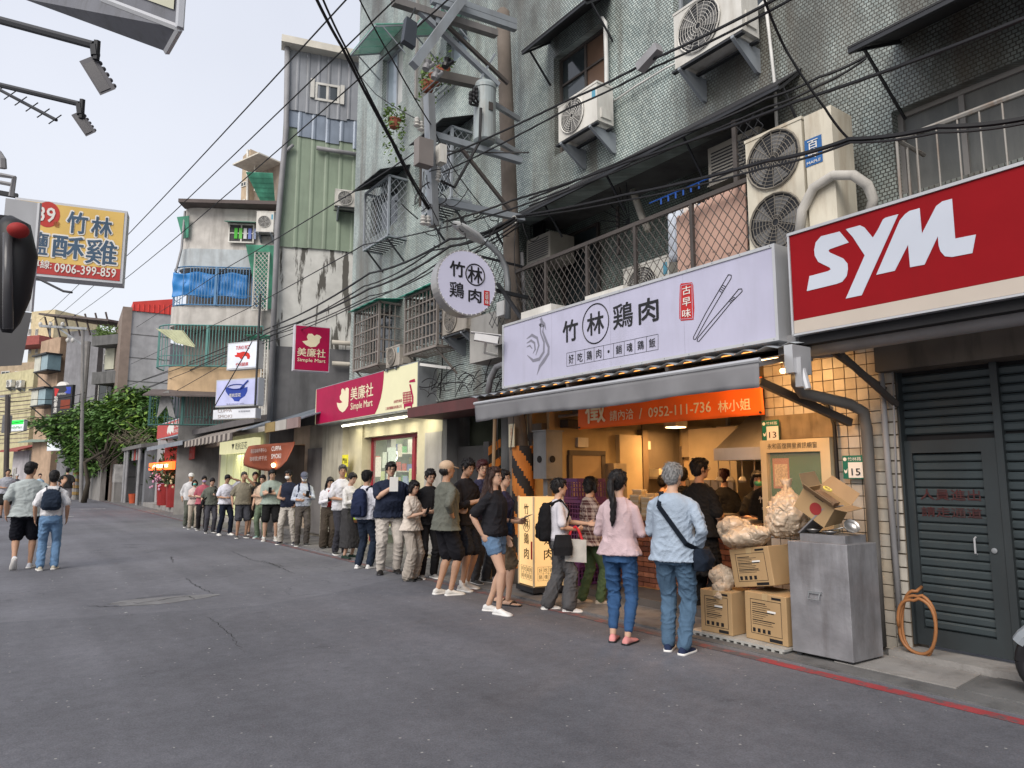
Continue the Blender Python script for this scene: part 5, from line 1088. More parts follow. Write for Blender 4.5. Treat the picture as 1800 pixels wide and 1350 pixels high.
m=MB();m.bx(5.60,5.608,3.9,8.3,2.70,2.707);tag(m.build('led_strip',M_LED),'thin orange LED strip glowing under the lilac sign','light strip')
# awning
t=thing('awning','grey fabric awning with a straight hanging valance over the shop','awning',(5.7,5.7,2.2));M_AWN=mat('awning_grey',(.19,.19,.20),rough=.75,var=.12,scale=2);M_AWT=mat('awning_top',(.24,.20,.16),rough=.8,dirt=.3)
ya,yb=3.5,7.82
def wavy(fn,nx,nz_):
    vs=[fn(i/nx,j/nz_)for j in range(nz_+1)for i in range(nx+1)];return vs,[(j*(nx+1)+i,j*(nx+1)+i+1,(j+1)*(nx+1)+i+1,(j+1)*(nx+1)+i)for j in range(nz_)for i in range(nx)]
m=MB();m.add(*wavy(lambda a,b:Vector((5.0+1.45*b,ya+(yb-ya)*a,2.50+.34*b-.03*math.sin(math.pi*b)*abs(math.sin(a*math.pi*4)))),48,6));o=m.build('fabric',M_AWT,t,smooth=True,recalc=False);o.modifiers.new('s','SOLIDIFY').thickness=.004
m=MB();m.add(*wavy(lambda a,b:Vector((4.99-.018*math.sin(a*37)*b-.012*math.sin(a*91+2)*b*b,ya+(yb-ya)*a,2.485-.215*b+.012*math.sin(a*11)*b)),80,5));o=m.build('valance',M_AWN,t,smooth=True,recalc=False);o.modifiers.new('s','SOLIDIFY').thickness=.004
m=MB();m.tube([(4.995,ya-.01,2.50),(4.995,yb+.01,2.50)],.022,8);m.build('front_bar',M_SILV,t)
for y in (3.62,7.7):m=MB();m.bar((5.02,y,2.47),(5.75,y+.02,2.62),.035,.045);m.bar((5.75,y+.02,2.62),(6.5,y,2.72),.04,.05);m.build('arm',M_SILV,t)
m=MB();m.bx(5.35,5.62,3.42,3.50,2.42,2.66);m.bx(5.4,5.5,3.38,3.44,2.3,2.55);m.tube([(5.45,3.40,2.45),(5.45,3.36,2.28)],.03,8);m.build('end_bracket',M_SILV,t)
m=MB();m.tube([(5.75,3.62,2.50),(5.75,3.80,2.51)],.022,8);tag(m.build('tube_lamp',M_LAMPW),'short bright tube lamp at the awning end bracket','lamp');
# banner
FB=FX(6.45);t=thing('banner','orange job banner reading a phone number below the awning','banner',(6.45,6,2.2));M_BAN=mat('banner_orange',(.85,.15,.018),rough=.6,var=.06)
m=MB();m.add(*wavy(lambda a,b:FB.p(-7.44+2.95*a,2.195+.40*b,.010*math.sin(a*30+b*4)*(1-b*.3)),60,8));o=m.build('cloth',M_BAN,t,smooth=True,recalc=False);o.modifiers.new('s','SOLIDIFY').thickness=.003
c7=lambda x,y:(x/3.6+850,y/3.6+640)
def tb(body,x0,y0,x1,y1,h,bold):q0=FB.q(*c7(x0,y0));q1=FB.q(*c7(x1,y1));return tpx('lettering',body,FB,c7(x0,y0),c7(x1,y1),h/3.6,M_CTXT,.013,t,bold)
tb('徵',645,300,770,292,150,.03);tb('請內洽',800,326,950,316,66,.012);tb('/',985,314,1005,312,66,.01);tb('0952-111-736',1044,299,1440,277,64,.02);tb('林小姐',1485,268,1690,254,74,.012)
for q in ((-7.4,2.22),(-4.52,2.22)):m=MB();m.tube([FB.p(q[0],q[1],.01),FB.p(q[0]+(.0),q[1],.03)],.012,6);m.build('eyelet',M_DKM,t)
# striped pole with plate, meter cabinet, small post
FPp=Frame((0,8.42),(1,0))
mz=mat('concrete_pole',(.155,.13,.11),rough=.9,var=.2,dirt=.35,dcol=(.08,.06,.045),bump=.35)
base=Vector((6.28,8.5,0));topp=AY(884,22,8.9);pole=thing('utility_pole','concrete utility pole with a striped guard and steel crossarms','pole',base)
def pl(t_):return base.lerp(topp,t_)
m=MB();ps=[pl(k/12)for k in range(13)];m.tube(ps,[.155-.045*k/12 for k in range(13)],16);m.tube([topp,topp+Z*.06],[.11,.06],16);m.build('shaft',mz,pole,smooth=True)
st1=mat('guard_orange',(.50,.17,.03),rough=.7,dirt=.5,dcol=(.1,.05,.02),dscale=4);st2=mat('guard_black',(.022,.020,.020),rough=.7)
m=MB();n=32;rows=48;vs=[]
for j in range(rows+1):
    for k in range(n):a=2*math.pi*k/n;vs.append(Vector((base.x+.172*math.cos(a),base.y+.172*math.sin(a),.25+1.75*j/rows)))
m.v=vs
for j in range(rows):
    for k in range(n):m.f.append((j*n+k,j*n+(k+1)%n,(j+1)*n+(k+1)%n,(j+1)*n+k));m.m.append(1 if ((j*.75+k*1.0)%10.667)<5.33 else 0)
m.build('striped_guard',[st1,st2],pole)
m=MB();m.bx(6.06,6.075,8.42,8.56,1.98,2.32);m.build('number_plate',mat('plate_cream',(.5,.45,.32),rough=.5),pole);text('lettering','工力四三二八',FX(6.06),-8.49,2.15,.05,.28,mat('plate_red',(.4,.1,.05)),.001,pole,vert=True)
o=MB();o.tube([(6.0,8.95,0.02),(6.05,8.9,2.5)],.028,8);tag(o.build('pipe_post',mat('post_rust',(.25,.17,.10),rough=.7)),'thin rusty steel pipe standing beside the striped pole','post')
t=thing('guard_post','short black and orange striped post behind the striped pole','post',(6.3,9.35,0));m=MB();m.bx(6.2,6.42,9.3,9.45,0,2.1);m.build('post',st2,t)
for k in range(7):m=MB();z=.2+.28*k;m.hexa([(6.195,9.295,z),(6.425,9.295,z+.14),(6.425,9.299,z+.14),(6.195,9.299,z),(6.195,9.295,z+.13),(6.425,9.295,z+.27),(6.425,9.299,z+.27),(6.195,9.299,z+.13)]);m.build('stripe',st1,t)
t=thing('meter_cabinet','grey metal meter cabinet on a post beside the shop opening','cabinet',(6.45,8.3,0));fm2=mat('cabinet_grey',(.21,.22,.23),rough=.5,dirt=.3)
m=MB();m.bx(6.32,6.62,8.0,8.3,1.52,2.20);m.bx(6.30,6.64,7.98,8.32,2.2,2.22);m.build('box',fm2,t);m=MB();m.lathe((6.318,8.15,1.80),[(.05,0),(.05,.01)],16,axis=(-1,0,0));m.build('meter_window',M_DARK,t);m=MB();m.lathe((6.43,7.998,1.80),[(.05,0),(.05,.01)],16,axis=(0,-1,0));m.build('meter_window',M_DARK,t);m=MB();m.bx(6.42,6.5,8.1,8.2,0,1.52);m.build('post',fm2,t)
# lantern floor sign
C0=G(938,1036,.1);CL=G(899,1024,.1);t=thing('lantern_sign','glowing cream box sign standing on the street before the crates','sign',(C0.x,C0.y,0),None)
ul=(CL-C0);ul.z=0;wl=.46;ul.normalize();ur=Vector((-ul.y,ul.x,0));ur=ur if ur.x>0 else -ur;hL=1.17
M_LAN=mat('lantern_face',(.80,.62,.36),rough=.5,emis=.30,ecol=(1,.58,.20),var=.05)
def lb(a0,a1,b0,b1,za,zb,mb):
    P=lambda a,b,z:Vector((C0.x,C0.y,0))+ul*a+ur*b+Z*z
    mb.hexa([P(a0,b0,za),P(a1,b0,za),P(a1,b1,za),P(a0,b1,za),P(a0,b0,zb),P(a1,b0,zb),P(a1,b1,zb),P(a0,b1,zb)])
m=MB();lb(.015,wl-.015,.015,wl-.015,.13,.12+hL-.01,m);m.build('panel',M_LAN,t)
m=MB()
for a in (0,wl-.02):
    for b in (0,wl-.02):lb(a,a+.02,b,b+.02,.12,.12+hL,m)
m.build('edge',mat('lantern_edge',(.7,.6,.42)),t);m=MB();lb(-.02,wl+.02,-.02,wl+.02,.05,.12,m);m.build('base',M_DKM,t)
for a in (.03,wl-.07):
    for b in (.03,wl-.07):m=MB();lb(a,a+.05,b,b+.05,0,.05,m);m.build('castor',M_BLACKP,t)
fl_=Frame((C0+ul*wl)[:2],-ul);fr2=Frame(C0[:2],ur)
if fl_.n.dot(-ur)<0:fl_.n=-fl_.n
if fr2.n.dot(-ul)<0:fr2.n=-fr2.n
for f_ in (fl_,fr2):
    for i,ch in enumerate('竹林鶏肉'):
        text('lettering',ch,f_,.23,1.12-.195*i,.135,.14,M_INK,-.012 if False else -.013,t,.012,ext=.0)
    rg_=MB();rg_.tube([f_.p(.23+.10*math.cos(a),.925+.105*math.sin(a),-.012)for a in [i*math.pi/12 for i in range(25)]],.004,4,cap=False);rg_.build('ring',M_INK,t)
    m=MB();m.box(f_,.36,.40,.47,.70,-.014,-.011);m.build('seal',M_SEAL,t)
    for r_ in range(2):
        for c_ in range(4):text('lettering','好吃鶏肉銷魂鶏飯'[r_*4+c_],f_,.11+.08*c_,.33-.085*r_,.05,.055,M_INK,-.013,t,ext=0)
    m=MB();
    for c_ in range(5):m.box(f_,.069+.08*c_,.071+.08*c_,.20,.375,-.014,-.011)
    for r_ in range(3):m.box(f_,.07,.39,.2-.001+.087*r_,.201+.087*r_,-.0135,-.0112)
    m.build('grid',M_INK,t)
# purple crates
cm=mat('crate_purple',(.105,.035,.13),rough=.5,var=.1)
def crate_mesh():
    m=MB();L,W,H=.50,.36,.28
    for s in (-1,1):
        for a,n,ax in ((L,9,0),(W,7,1)):
            for zz,hh in ((0,.03),(H-.05,.05),(.09,.012),(.15,.012),(.2,.012)):
                if ax==0:m.bx(-a/2,a/2,s*W/2-.008,s*W/2+.008,zz,zz+hh)
                else:m.bx(s*L/2-.008,s*L/2+.008,-a/2,a/2,zz+.001,zz+hh-.001)
            for k in range(n+1):
                q=-a/2+a*k/n
                if ax==0:m.bx(q-.007,q+.007,s*W/2-.006,s*W/2+.006,.03,H-.05)
                else:m.bx(s*L/2-.006,s*L/2+.006,q-.007,q+.007,.03,H-.05)
    m.bx(-L/2+.01,L/2-.01,-W/2+.01,W/2-.01,.005,.02);return m
cme=crate_mesh().mesh('crate',Vector((0,0,0)));cme.materials.append(cm)
cb=gnd_=G(975,1030)
for s_,(x,y,n,nm)in enumerate(((6.48,8.0,4,'stack beside the striped pole'),(6.62,7.55,5,'stack behind the boy with a backpack'),(7.15,8.1,4,'rear stack inside the shop'))):
    for k in range(n):
        o=bpy.data.objects.new('crate',cme);COL.objects.link(o);o.location=(x+random.uniform(-.012,.012),y+random.uniform(-.012,.012),.115+k*.283);o.rotation_euler=(0,0,random.uniform(-.05,.05)+.05)
        tag(o,'purple mesh crate, %s in the %s'%(('bottom one','second one up','third one up','fourth one up','topmost')[k]if k<n-1 else 'topmost',nm),'crate','purple crates beside the counter')
m=MB();q=FX(6.2);m.bx(6.30,6.31,7.75,7.92,1.02,1.22);tag(m.build('paper_sign',mat('sign_grey_paper',(.36,.35,.33))),'small grey notice standing above the lantern sign','notice')
# cartons, bags, bin
M_CARD=mat('cardboard',(.40,.27,.14),rough=.85,var=.08,dirt=.15,dcol=(.2,.13,.07));M_TAPE=mat('packing_tape',(.45,.33,.18),rough=.35);M_CARDI=mat('cardboard_inside',(.30,.20,.11),rough=.9)
def carton(label,c,yaw,tilt,w,d,h,printed=True,openf=False,group='cardboard cartons by the bin'):
    """w along the street, front face towards it"""
    t=thing('carton',label,'box',c,group);R=Matrix.Rotation(yaw,3,'Z')@Matrix.Rotation(tilt[0],3,'X')@Matrix.Rotation(tilt[1],3,'Y');c=Vector(c)
    def P(x,y,z):return c+R@Vector((x,y,z))
    def hb(mb,x0,x1,y0,y1,z0,z1):mb.hexa([P(x0,y0,z0),P(x1,y0,z0),P(x1,y1,z0),P(x0,y1,z0),P(x0,y0,z1),P(x1,y0,z1),P(x1,y1,z1),P(x0,y1,z1)])
    th=.006;m=MB()
    if openf:
        hb(m,0,th,-w/2,w/2,0,h);hb(m,d-th,d,-w/2,w/2,0,h);hb(m,th,d-th,-w/2,-w/2+th,0,h);hb(m,th,d-th,w/2-th,w/2,0,h);hb(m,th,d-th,-w/2+th,w/2-th,0,th)
    else:hb(m,0,d,-w/2,w/2,0,h)
    bo_=m.build('body',M_CARD,t)
    if not openf:bv=bo_.modifiers.new('b','BEVEL');bv.width=.007;bv.segments=2
    if openf:
        for (a,b,cc)in (((0,-w/2,h),(0,w/2,h),(-.10,0,.07)),((d,-w/2,h),(d,w/2,h),(.09,0,.10)),((0,-w/2,h),(d,-w/2,h),(0,-.10,.04)),((0,w/2,h),(d,w/2,h),(0,.10,.08))):
            m=MB();a=Vector(a);b=Vector(b);cc=Vector(cc);m.slab([P(*a),P(*b),P(*(b+cc*1.0-(b-a)*.05)),P(*(a+cc+(b-a)*.05))],tuple(R@Vector((0,0,.005))));m.build('flap',M_CARDI,t)
    else:
        m=MB();hb(m,.0,d,-.03,.03,h,h+.001);hb(m,-.001,0,-.03,.03,h-.06,h+.001);m.build('tape',M_TAPE,t)
    if printed:
        e=-.0015;m=MB();a,b,z0,z1=-w*.38,w*.36,h*.14,h*.86
        for (y0,y1,za,zb)in ((a,b,z1-.004,z1),(a,b,z0,z0+.004),(a,a+.004,z0,z1),(b-.004,b,z0,z1)):hb(m,e,0,y0,y1,za,zb)
        rg=random.Random(int(c.y*100))
        for k in range(11):
            zz=z1-.03-k*(z1-z0-.10)/11;hb(m,e,0,b-.02-rg.uniform(.35,.75)*(b-a),b-.02,zz-.004-(.004 if k%4==0 else 0),zz)
        for k in range(4):hb(m,e,0,b-.05-.055*k,b-.02-.055*k,z0+.015,z0+.05)
        hb(m,e,0,a,a+w*.3,h*.03,h*.1);hb(m,e,0,a,a+w*.22,h*.9,h*.95)
        m.build('print',M_INK,t);m=MB();hb(m,e*2,e*1.2,a+.06,a+.15,h*.62,h*.66);m.build('shipping_label',M_PAPER,t)
    return t,P,hb
pl_=thing('plastic_pallet','white plastic grid pallet under the cartons','pallet',(5.95,4.35,0));m=MB();m.bx(5.68,6.3,3.86,4.92,.03,.05);m.build('deck',mat('pallet_white',(.38,.38,.36),rough=.6,dirt=.4),pl_)
for k in range(13):m=MB();y=3.88+.08*k;m.bx(5.68,6.3,y,y+.03,0.012,.03);m.build('runner',mat('pallet_white',(.38,.38,.36)),pl_)
zc=.052
carton('printed carton standing nearest the grey haired man',(5.74,4.63,zc),.05,(0,0),.36,.36,.40)
carton('printed carton at the front between the others and the steel bin',(5.80,4.12,zc),-.06,(0,0),.46,.42,.43)
carton('printed carton tilted on top of the front carton',(5.86,4.27,zc+.47),-.04,(math.radians(-9),0),.46,.38,.36)
cbx,P_,hb_=carton('open carton with handle holes and a round red mark on the bin lid',(5.84,3.66,1.20),math.radians(6),(math.radians(34),math.radians(-6)),.32,.30,.20,printed=False,openf=True)
m=MB();
for k in range(20):pass
cc=[P_(-.0015,-.02+.055*math.cos(a),.10+.055*math.sin(a))for a in [i*math.pi/10 for i in range(20)]];m.slab(cc,tuple((P_(.001,0,0)-P_(0,0,0))));m.build('round_mark',mat('mark_red',(.28,.03,.03),rough=.8),cbx)
m=MB();hb_(m,-.0015,.0,-.05,.04,.19,.215);m.build('hand_hole',M_DARK,cbx)
m=MB();hb_(m,.1,.2,-.1,.1,.05,.2);m.build('contents',mat('rubbish_brown',(.2,.13,.08)),cbx);m=MB();m.tube([P_(.12+.035*math.cos(a),.02+.035*math.sin(a),.27)for a in [i*.6 for i in range(11)]],.008,6);m.build('tape_roll',mat('yellow_ring',(.65,.55,.12)),cbx)
M_BAG=mat('bag_translucent_pink',(.56,.46,.35),rough=.28,var=.2,scale=4,spec=.6,alpha=.85)
nt_=M_BAG.node_tree;g_=nt_.nodes.new('ShaderNodeNewGeometry');n_1=nt_.nodes.new('ShaderNodeTexNoise');n_1.inputs['Scale'].default_value=7;n_1.inputs['Detail'].default_value=3;a_1=nt_.nodes.new('ShaderNodeVectorMath');a_1.operation='MULTIPLY_ADD';a_1.inputs[1].default_value=(.25,.25,.25);v_1=nt_.nodes.new('ShaderNodeTexVoronoi');v_1.feature='DISTANCE_TO_EDGE';v_1.inputs['Scale'].default_value=7;b_1=nt_.nodes.new('ShaderNodeBump');b_1.inputs['Strength'].default_value=.8;b_1.inputs['Distance'].default_value=.03;m_1=nt_.nodes.new('ShaderNodeMath');m_1.operation='POWER';m_1.inputs[1].default_value=.5
nt_.links.new(g_.outputs['Position'],n_1.inputs[0]);nt_.links.new(n_1.outputs['Color'],a_1.inputs[0]);nt_.links.new(g_.outputs['Position'],a_1.inputs[2]);nt_.links.new(a_1.outputs[0],v_1.inputs[0]);nt_.links.new(v_1.outputs['Distance'],m_1.inputs[0]);nt_.links.new(m_1.outputs[0],b_1.inputs['Height']);nt_.links.new(b_1.outputs[0],nt_.nodes['Principled BSDF'].inputs['Normal'])
def bag(label,c,r,seed,knot=None):
    m=MB();rg=random.Random(seed);m.ell(c,r,18,14)
    for k in range(5):m.ell(Vector(c)+Vector((rg.uniform(-1,1)*r[0]*.5,rg.uniform(-1,1)*r[1]*.5,rg.uniform(-.6,.6)*r[2])),tuple(q*rg.uniform(.55,.75)for q in r),12,9)
    if knot:kx=Vector(knot);m.tube([Vector(c)+(kx-Vector(c))*.5,Vector(c)+(kx-Vector(c))*.8,kx],[.10,.035,.06],8)
    me=_remesh(m,.014,3,.007,seed);n=len(me.vertices);co=np.zeros(n*3);me.vertices.foreach_get('co',co);co=co.reshape(-1,3);cvv=np.array(c);dd=co-cvv
    th=np.arctan2(dd[:,1],dd[:,0]);z_=dd[:,2]
    k_=1+.03*np.abs(np.sin(th*4+z_*9+seed))-.02*np.abs(np.sin(th*7-z_*13+seed*2));co=cvv+dd*k_[:,None];me.vertices.foreach_set('co',(co-cvv).ravel())
    me.materials.clear();me.materials.append(M_BAG);me.name='rubbish_bag';me.polygons.foreach_set('use_smooth',[True]*len(me.polygons));o=bpy.data.objects.new('rubbish_bag',me);COL.objects.link(o);o.location=c
    tag(o,label,'rubbish bag','translucent rubbish bags on the cartons')
bag('pinkish translucent rubbish bag drooping over the tilted carton',(5.92,4.36,.98),(.17,.22,.09),3,None)
bag('pinkish translucent rubbish bag bulging out behind the shoulder bag',(6.10,4.62,.98),(.16,.18,.16),5)
bag('large knotted rubbish bag leaning between notice board and open carton',(6.12,4.05,1.20),(.17,.19,.21),8,(6.2,4.10,1.52))
bag('small crumpled rubbish bag lying on the carton nearest the grey haired man',(5.88,4.64,.56),(.11,.13,.11),11,(5.74,4.60,.38))
M_BIN=mat('bin_steel',(.24,.24,.255),rough=.45,metal=.3,var=.28,scale=3.2,bump=.8,bscale=4,dirt=.6,dcol=(.13,.12,.12),dscale=2.5)
bt=thing('steel_bin','tall grey steel cabinet bin with an open lid before the drainpipe','bin',(5.95,3.55,0));m=MB();A_,B_,C_,D_=(5.76,3.83),(5.78,3.29),(6.22,3.27),(6.22,3.81)
m.hexa([(*A_,.04),(*B_,.04),(*C_,.04),(*D_,.04),(*A_,.985),(*B_,.985),(*C_,.985),(*D_,.985)]);b1=m.build('body',M_BIN,bt);bv=b1.modifiers.new('b','BEVEL');bv.width=.006;bv.segments=2
m=MB();m.bx(5.85,6.18,3.34,3.76,.985,1.05);m.build('inner_box',M_BIN,bt)
m=MB();Q=[Vector((5.84,3.77,1.06)),Vector((6.16,3.77,1.06)),Vector((6.16,3.50,1.30)),Vector((5.84,3.50,1.30))];m.slab([Q[0],Q[3],Q[2],Q[1]],(0,.008,.01));m.build('lid',M_BIN,bt)
fbn=FX(5.765);m=MB();m.tube([fbn.p(-3.64,.56,0),fbn.p(-3.64,.56,.02),fbn.p(-3.64,.51,.03),fbn.p(-3.54,.51,.03),fbn.p(-3.54,.56,.02),fbn.p(-3.54,.56,0)],.007,6);m.box(fbn,-3.65,-3.53,.555,.575,-.01,.012);m.build('handle',M_STEEL,bt)
for a,b in ((5.8,3.78),(5.82,3.33),(6.17,3.32),(6.17,3.76)):m=MB();m.bx(a-.02,a+.02,b-.02,b+.02,0.0,.04);m.build('foot',M_DKM,bt)
m=MB();m.lathe((5.99,3.36,1.12),[(.02,-.03),(.05,-.015),(.065,.02),(.068,.02),(.05,-.01)],14,axis=(-.4,-.6,.5));m.tube([(5.99,3.40,1.12),(5.97,3.60,1.07)],.006,5);tag(m.build('ladle',M_INOX,smooth=True),'steel ladle with its cup up on the bin top','ladle','steel ladles and bowls on the bin')
m=MB();m.lathe((5.93,3.52,1.052),[(.02,0),(.06,.02),(.07,.03),(.055,.022)],14);tag(m.build('bowl',M_INOX,smooth=True),'shallow steel bowl on the bin top beside the ladle','bowl','steel ladles and bowls on the bin')
m=MB();m.lathe((5.93,3.68,1.052),[(.02,0),(.06,.03),(.07,.04),(.055,.03)],14);tag(m.build('bowl',M_INOX,smooth=True),'shallow steel bowl under the raised bin lid','bowl','steel ladles and bowls on the bin')
# hose
m=MB();pts=[]
for i in range(60):
    a=i*2*math.pi/26+math.pi*.5;k=1-.10*(i//26);pts.append(FX(6.42-.012*(i/13)).p(-3.06+.155*k*math.cos(a)+.02*math.sin(i*.3),.31+.27*k*math.sin(a)+.015*math.sin(i*.7),0))
pts=[pts[0]+Vector((.1,.0,.03))]+pts;m.tube(pts,.014,8);tag(m.build('garden_hose',mat('hose_orange',(.30,.13,.05),rough=.45),smooth=True),'brown orange garden hose coiled on the wall beside the shutter','hose')
# scooter wheel entering bottom right
t=thing('parked_scooter','black tyre and grey fender of a parked scooter at the frame edge','scooter',(6.1,1.9,0));c=Vector((6.02,1.97,.25))
m=MB();m.tube([c+Vector((.03*math.cos(a)*0,.20*math.cos(a),.20*math.sin(a)))for a in [i*math.pi/14 for i in range(29)]],.05,10,cap=False);w_=m.build('tyre',M_BLACKP,t,smooth=True)
m=MB();m.lathe(c-Vector((.03,0,0)),[(.15,0),(.15,.06)],20,axis=(1,0,0));m.build('rim',M_STEEL,t)
m=MB();m.tube([c+Vector((0,.23*math.cos(a),.25*math.sin(a)))for a in [math.radians(q)for q in range(30,150,12)]],.06,8);m.tube([c,c+Vector((0,-.3,.7))],.04,8);m.hexa([(5.85,.5,.3),(6.15,.5,.3),(6.15,1.5,.3),(5.85,1.5,.3),(5.87,.5,.75),(6.13,.5,.75),(6.13,1.4,.7),(5.87,1.4,.7)]);m.build('body',M_STEEL2,t,smooth=False)

# ---------------------------------------------------------------- steelwork on the pole
def Y8(x,y,Y=8.45):return AY(x,y,Y)
def arm(a,b,w=.09,h=.09,name='crossarm',m_=None,Ya=8.35,Yb=None):m=MB();m.bar(Y8(*a,Ya),Y8(*b,Yb or Ya),w,h);return m.build(name,m_ or M_STEEL2,pole)
arm((915,283),(757,236));arm((920,384),(760,352));arm((906,50),(758,0));arm((872,60),(690,2),.11,.1,m_=mat('arm_grey',(.20,.19,.185),rough=.7,dirt=.4));arm((906,40),(660,-45))
arm((818,-8),(727,115),.12,.12,'strut',Ya=8.2);arm((725,8),(876,150),.07,.07,'brace');arm((785,44),(893,147),.05,.05,'brace',M_BRN);arm((810,260),(898,372),.045,.045,'brace',M_BRN);arm((870,95),(838,150),.03,.03,'brace')
arm((768,132),(842,148),.12,.12,'fuse_arm',mat('arm_brown',(.14,.13,.12),rough=.8));arm((754,168),(762,398),.15,.10,'hanger',M_STEEL,8.25)
arm((770,-10),(768,60),.07,.07,'post');
trc=Y8(852,200,8.3);zt,zb=Y8(852,148,8.3).z,Y8(852,252,8.3).z
tr=thing('pole_transformer','pale grey cylindrical transformer hung on the concrete pole','transformer',(trc.x,8.3,zb))
m=MB();m.lathe((trc.x,8.3,zb),[(.135,0),(.165,.03),(.165,zt-zb-.1),(.175,zt-zb-.1),(.175,zt-zb-.05),(.15,zt-zb),(.06,zt-zb+.02)],24);m.build('tank',mat('transformer_grey',(.33,.38,.39),rough=.4,dirt=.5,dcol=(.2,.15,.10),dscale=2),tr,smooth=False)
m=MB();m.bx(trc.x-.04,trc.x+.03,8.12,8.135,(zt+zb)/2-.02,(zt+zb)/2+.10);m.build('rating_plate',M_BRN,tr)
for k in range(3):m=MB();m.lathe((trc.x-.20-.05*k,8.22,zt-.33-.06*k),[(.02,0),(.03,.03),(.02,.06),(.032,.09),(.02,.12),(.032,.15),(.015,.2)],10);m.tube([(trc.x-.20-.05*k,8.22,zt-.33-.06*k),(trc.x-.1,8.26,zt-.40)],.018,6);m.build('bushing',M_BLACKP,tr)
m=MB();m.tube([(trc.x-.165,8.15,zt-.5),(trc.x-.2,8.12,zb-.1),Y8(760,300,8.15)+Vector((.35,0,-.15)),Y8(775,318,8.15)],.022,6);m.build('drop_cable',M_WIRE,tr)
for s in (.15,.75):m=MB();m.bar((trc.x+.14,8.33,zb+(zt-zb)*s),(pl(.66).x,8.5,zb+(zt-zb)*s),.06,.07);m.build('hanger',M_STEEL,tr)
M_PORC=mat('porcelain',(.52,.51,.48),rough=.3,var=.05)
def insul(x,y,r=.05,Y=8.2,lab=None):
    c=Y8(x,y,Y);m=MB();m.lathe(c-Z*.07,[(.02,0),(r,.02),(r*.6,.045),(r,.07),(r*.6,.09),(r*.8,.12),(.02,.14)],12);m.build('insulator',M_PORC,pole)
for p in ((733,215),(740,222),(770,303),(768,312),(744,387),(752,388),(904,388)):insul(*p)
for (x0,y0,x1,y1,dk)in ((727,254,753,292,0),(764,262,776,290,1)):
    a=Y8(x0,y1,8.2);b=Y8(x1,y0,8.2);m=MB();m.bx(a.x,b.x,8.05,8.2,a.z,b.z);m.build('junction_box',mat('box_brown',(.20,.18,.17),rough=.6)if not dk else M_WHT,pole)
t=thing('fuse_cutout','pair of grey fuse cutouts on the short brown arm','fuse',Y8(760,135,8.1));
for (x,y)in ((748,122),(763,138),(782,118)):c=Y8(x,y,8.15);m=MB();m.tube([c,c+Vector((.12,0,.13))],.035,8);m.lathe(c,[(.05,0),(.055,.05),(.03,.1),(.055,.14)],10,axis=(.3,0,1));m.build('cutout',M_PVC if x!=782 else M_BLACKP,t)
c=Y8(722,50,8.1);t=thing('lightning_arrester','dark box hanging from the top crossarm left of the pole','arrester',c);m=MB();m.hexa([c+Vector(q)for q in ((-.1,0,-.2),(.08,0,-.24),(.08,.1,-.24),(-.1,.1,-.2),(-.06,0,.16),(.1,0,.12),(.1,.1,.12),(-.06,.1,.16))]);m.build('case',mat('dark_slate',(.05,.06,.075),rough=.5),t);m=MB();m.tube([c+Vector((0,.05,.14)),Y8(730,14,8.15)],.012,5);m.build('hook',M_DKM,t)
# tangle of service cables round the hanger
tg=MB();rg=random.Random(5)
for k in range(24):
    p0=Y8(rg.uniform(735,790),rg.uniform(285,400),rg.uniform(8.0,8.35));p1=p0+Vector((rg.uniform(-.35,.35),rg.uniform(-.1,.1),rg.uniform(-.5,.3)));md=(p0+p1)/2+Vector((rg.uniform(-.2,.2),0,rg.uniform(-.3,.05)))
    tg.tube([p0*(1-t_)**2+md*2*t_*(1-t_)+p1*t_*t_ for t_ in [i/7 for i in range(8)]],rg.choice([.004,.006,.009]),4)
for k in range(13):
    p0=Y8(rg.uniform(770,925),rg.uniform(355,400),rg.uniform(8.2,8.4));p1=p0+Vector((rg.uniform(-.5,.5),0,rg.uniform(-.6,.1)));md=(p0+p1)/2+Vector((rg.uniform(-.2,.2),0,rg.uniform(-.4,.0)))
    tg.tube([p0*(1-t_)**2+md*2*t_*(1-t_)+p1*t_*t_ for t_ in [i/7 for i in range(8)]],rg.choice([.006,.008]),4)
for k in range(7):
    p0=Y8(rg.uniform(880,930),rg.uniform(380,700),8.3);p1=p0+Vector((rg.uniform(-.15,.15),0,rg.uniform(-1.4,-.5)));md=(p0+p1)/2+Vector((rg.uniform(-.15,.15),0,0));tg.tube([p0*(1-t_)**2+md*2*t_*(1-t_)+p1*t_*t_ for t_ in [i/7 for i in range(8)]],.008,4)
tg.build('cable_tangle',M_WIRE,pole,recalc=False)
pipe([pl(.05)+Vector((.20,-.05,0)),pl(.3)+Vector((.19,-.05,0)),pl(.55)+Vector((.16,-.04,0))],.035,M_PVC,pole,'riser_pipe')
# street lamp
t=thing('street_lamp','white LED street lamp on a curved grey arm behind the round sign','street lamp',Y8(893,500,8.3));m=MB();m.tube([Y8(x,y,8.3)for x,y in ((893,560),(893,498),(889,470),(878,448),(862,432),(846,421))],.045,10);m.build('arm',M_STEEL,t,smooth=True)
m=MB();A_=Y8(797,390,8.3);B_=Y8(850,428,8.3);dv=(B_-A_);L_=dv.length;dv.normalize();nn=dv.cross(Vector((0,1,0))).normalized()
if nn.z<0:nn=-nn
sec=[(0,.03,.012),(.1,.10,.03),(.35,.13,.045),(.7,.12,.06),(.9,.07,.06),(1,.045,.045)];vs=[]
for f_,w_,h_ in sec:
    c=A_+dv*L_*f_
    vs+=[c+Vector((0,w_,0))-nn*.01,c+Vector((0,w_*.6,0))+nn*h_,c+Vector((0,-w_*.6,0))+nn*h_,c+Vector((0,-w_,0))-nn*.01]
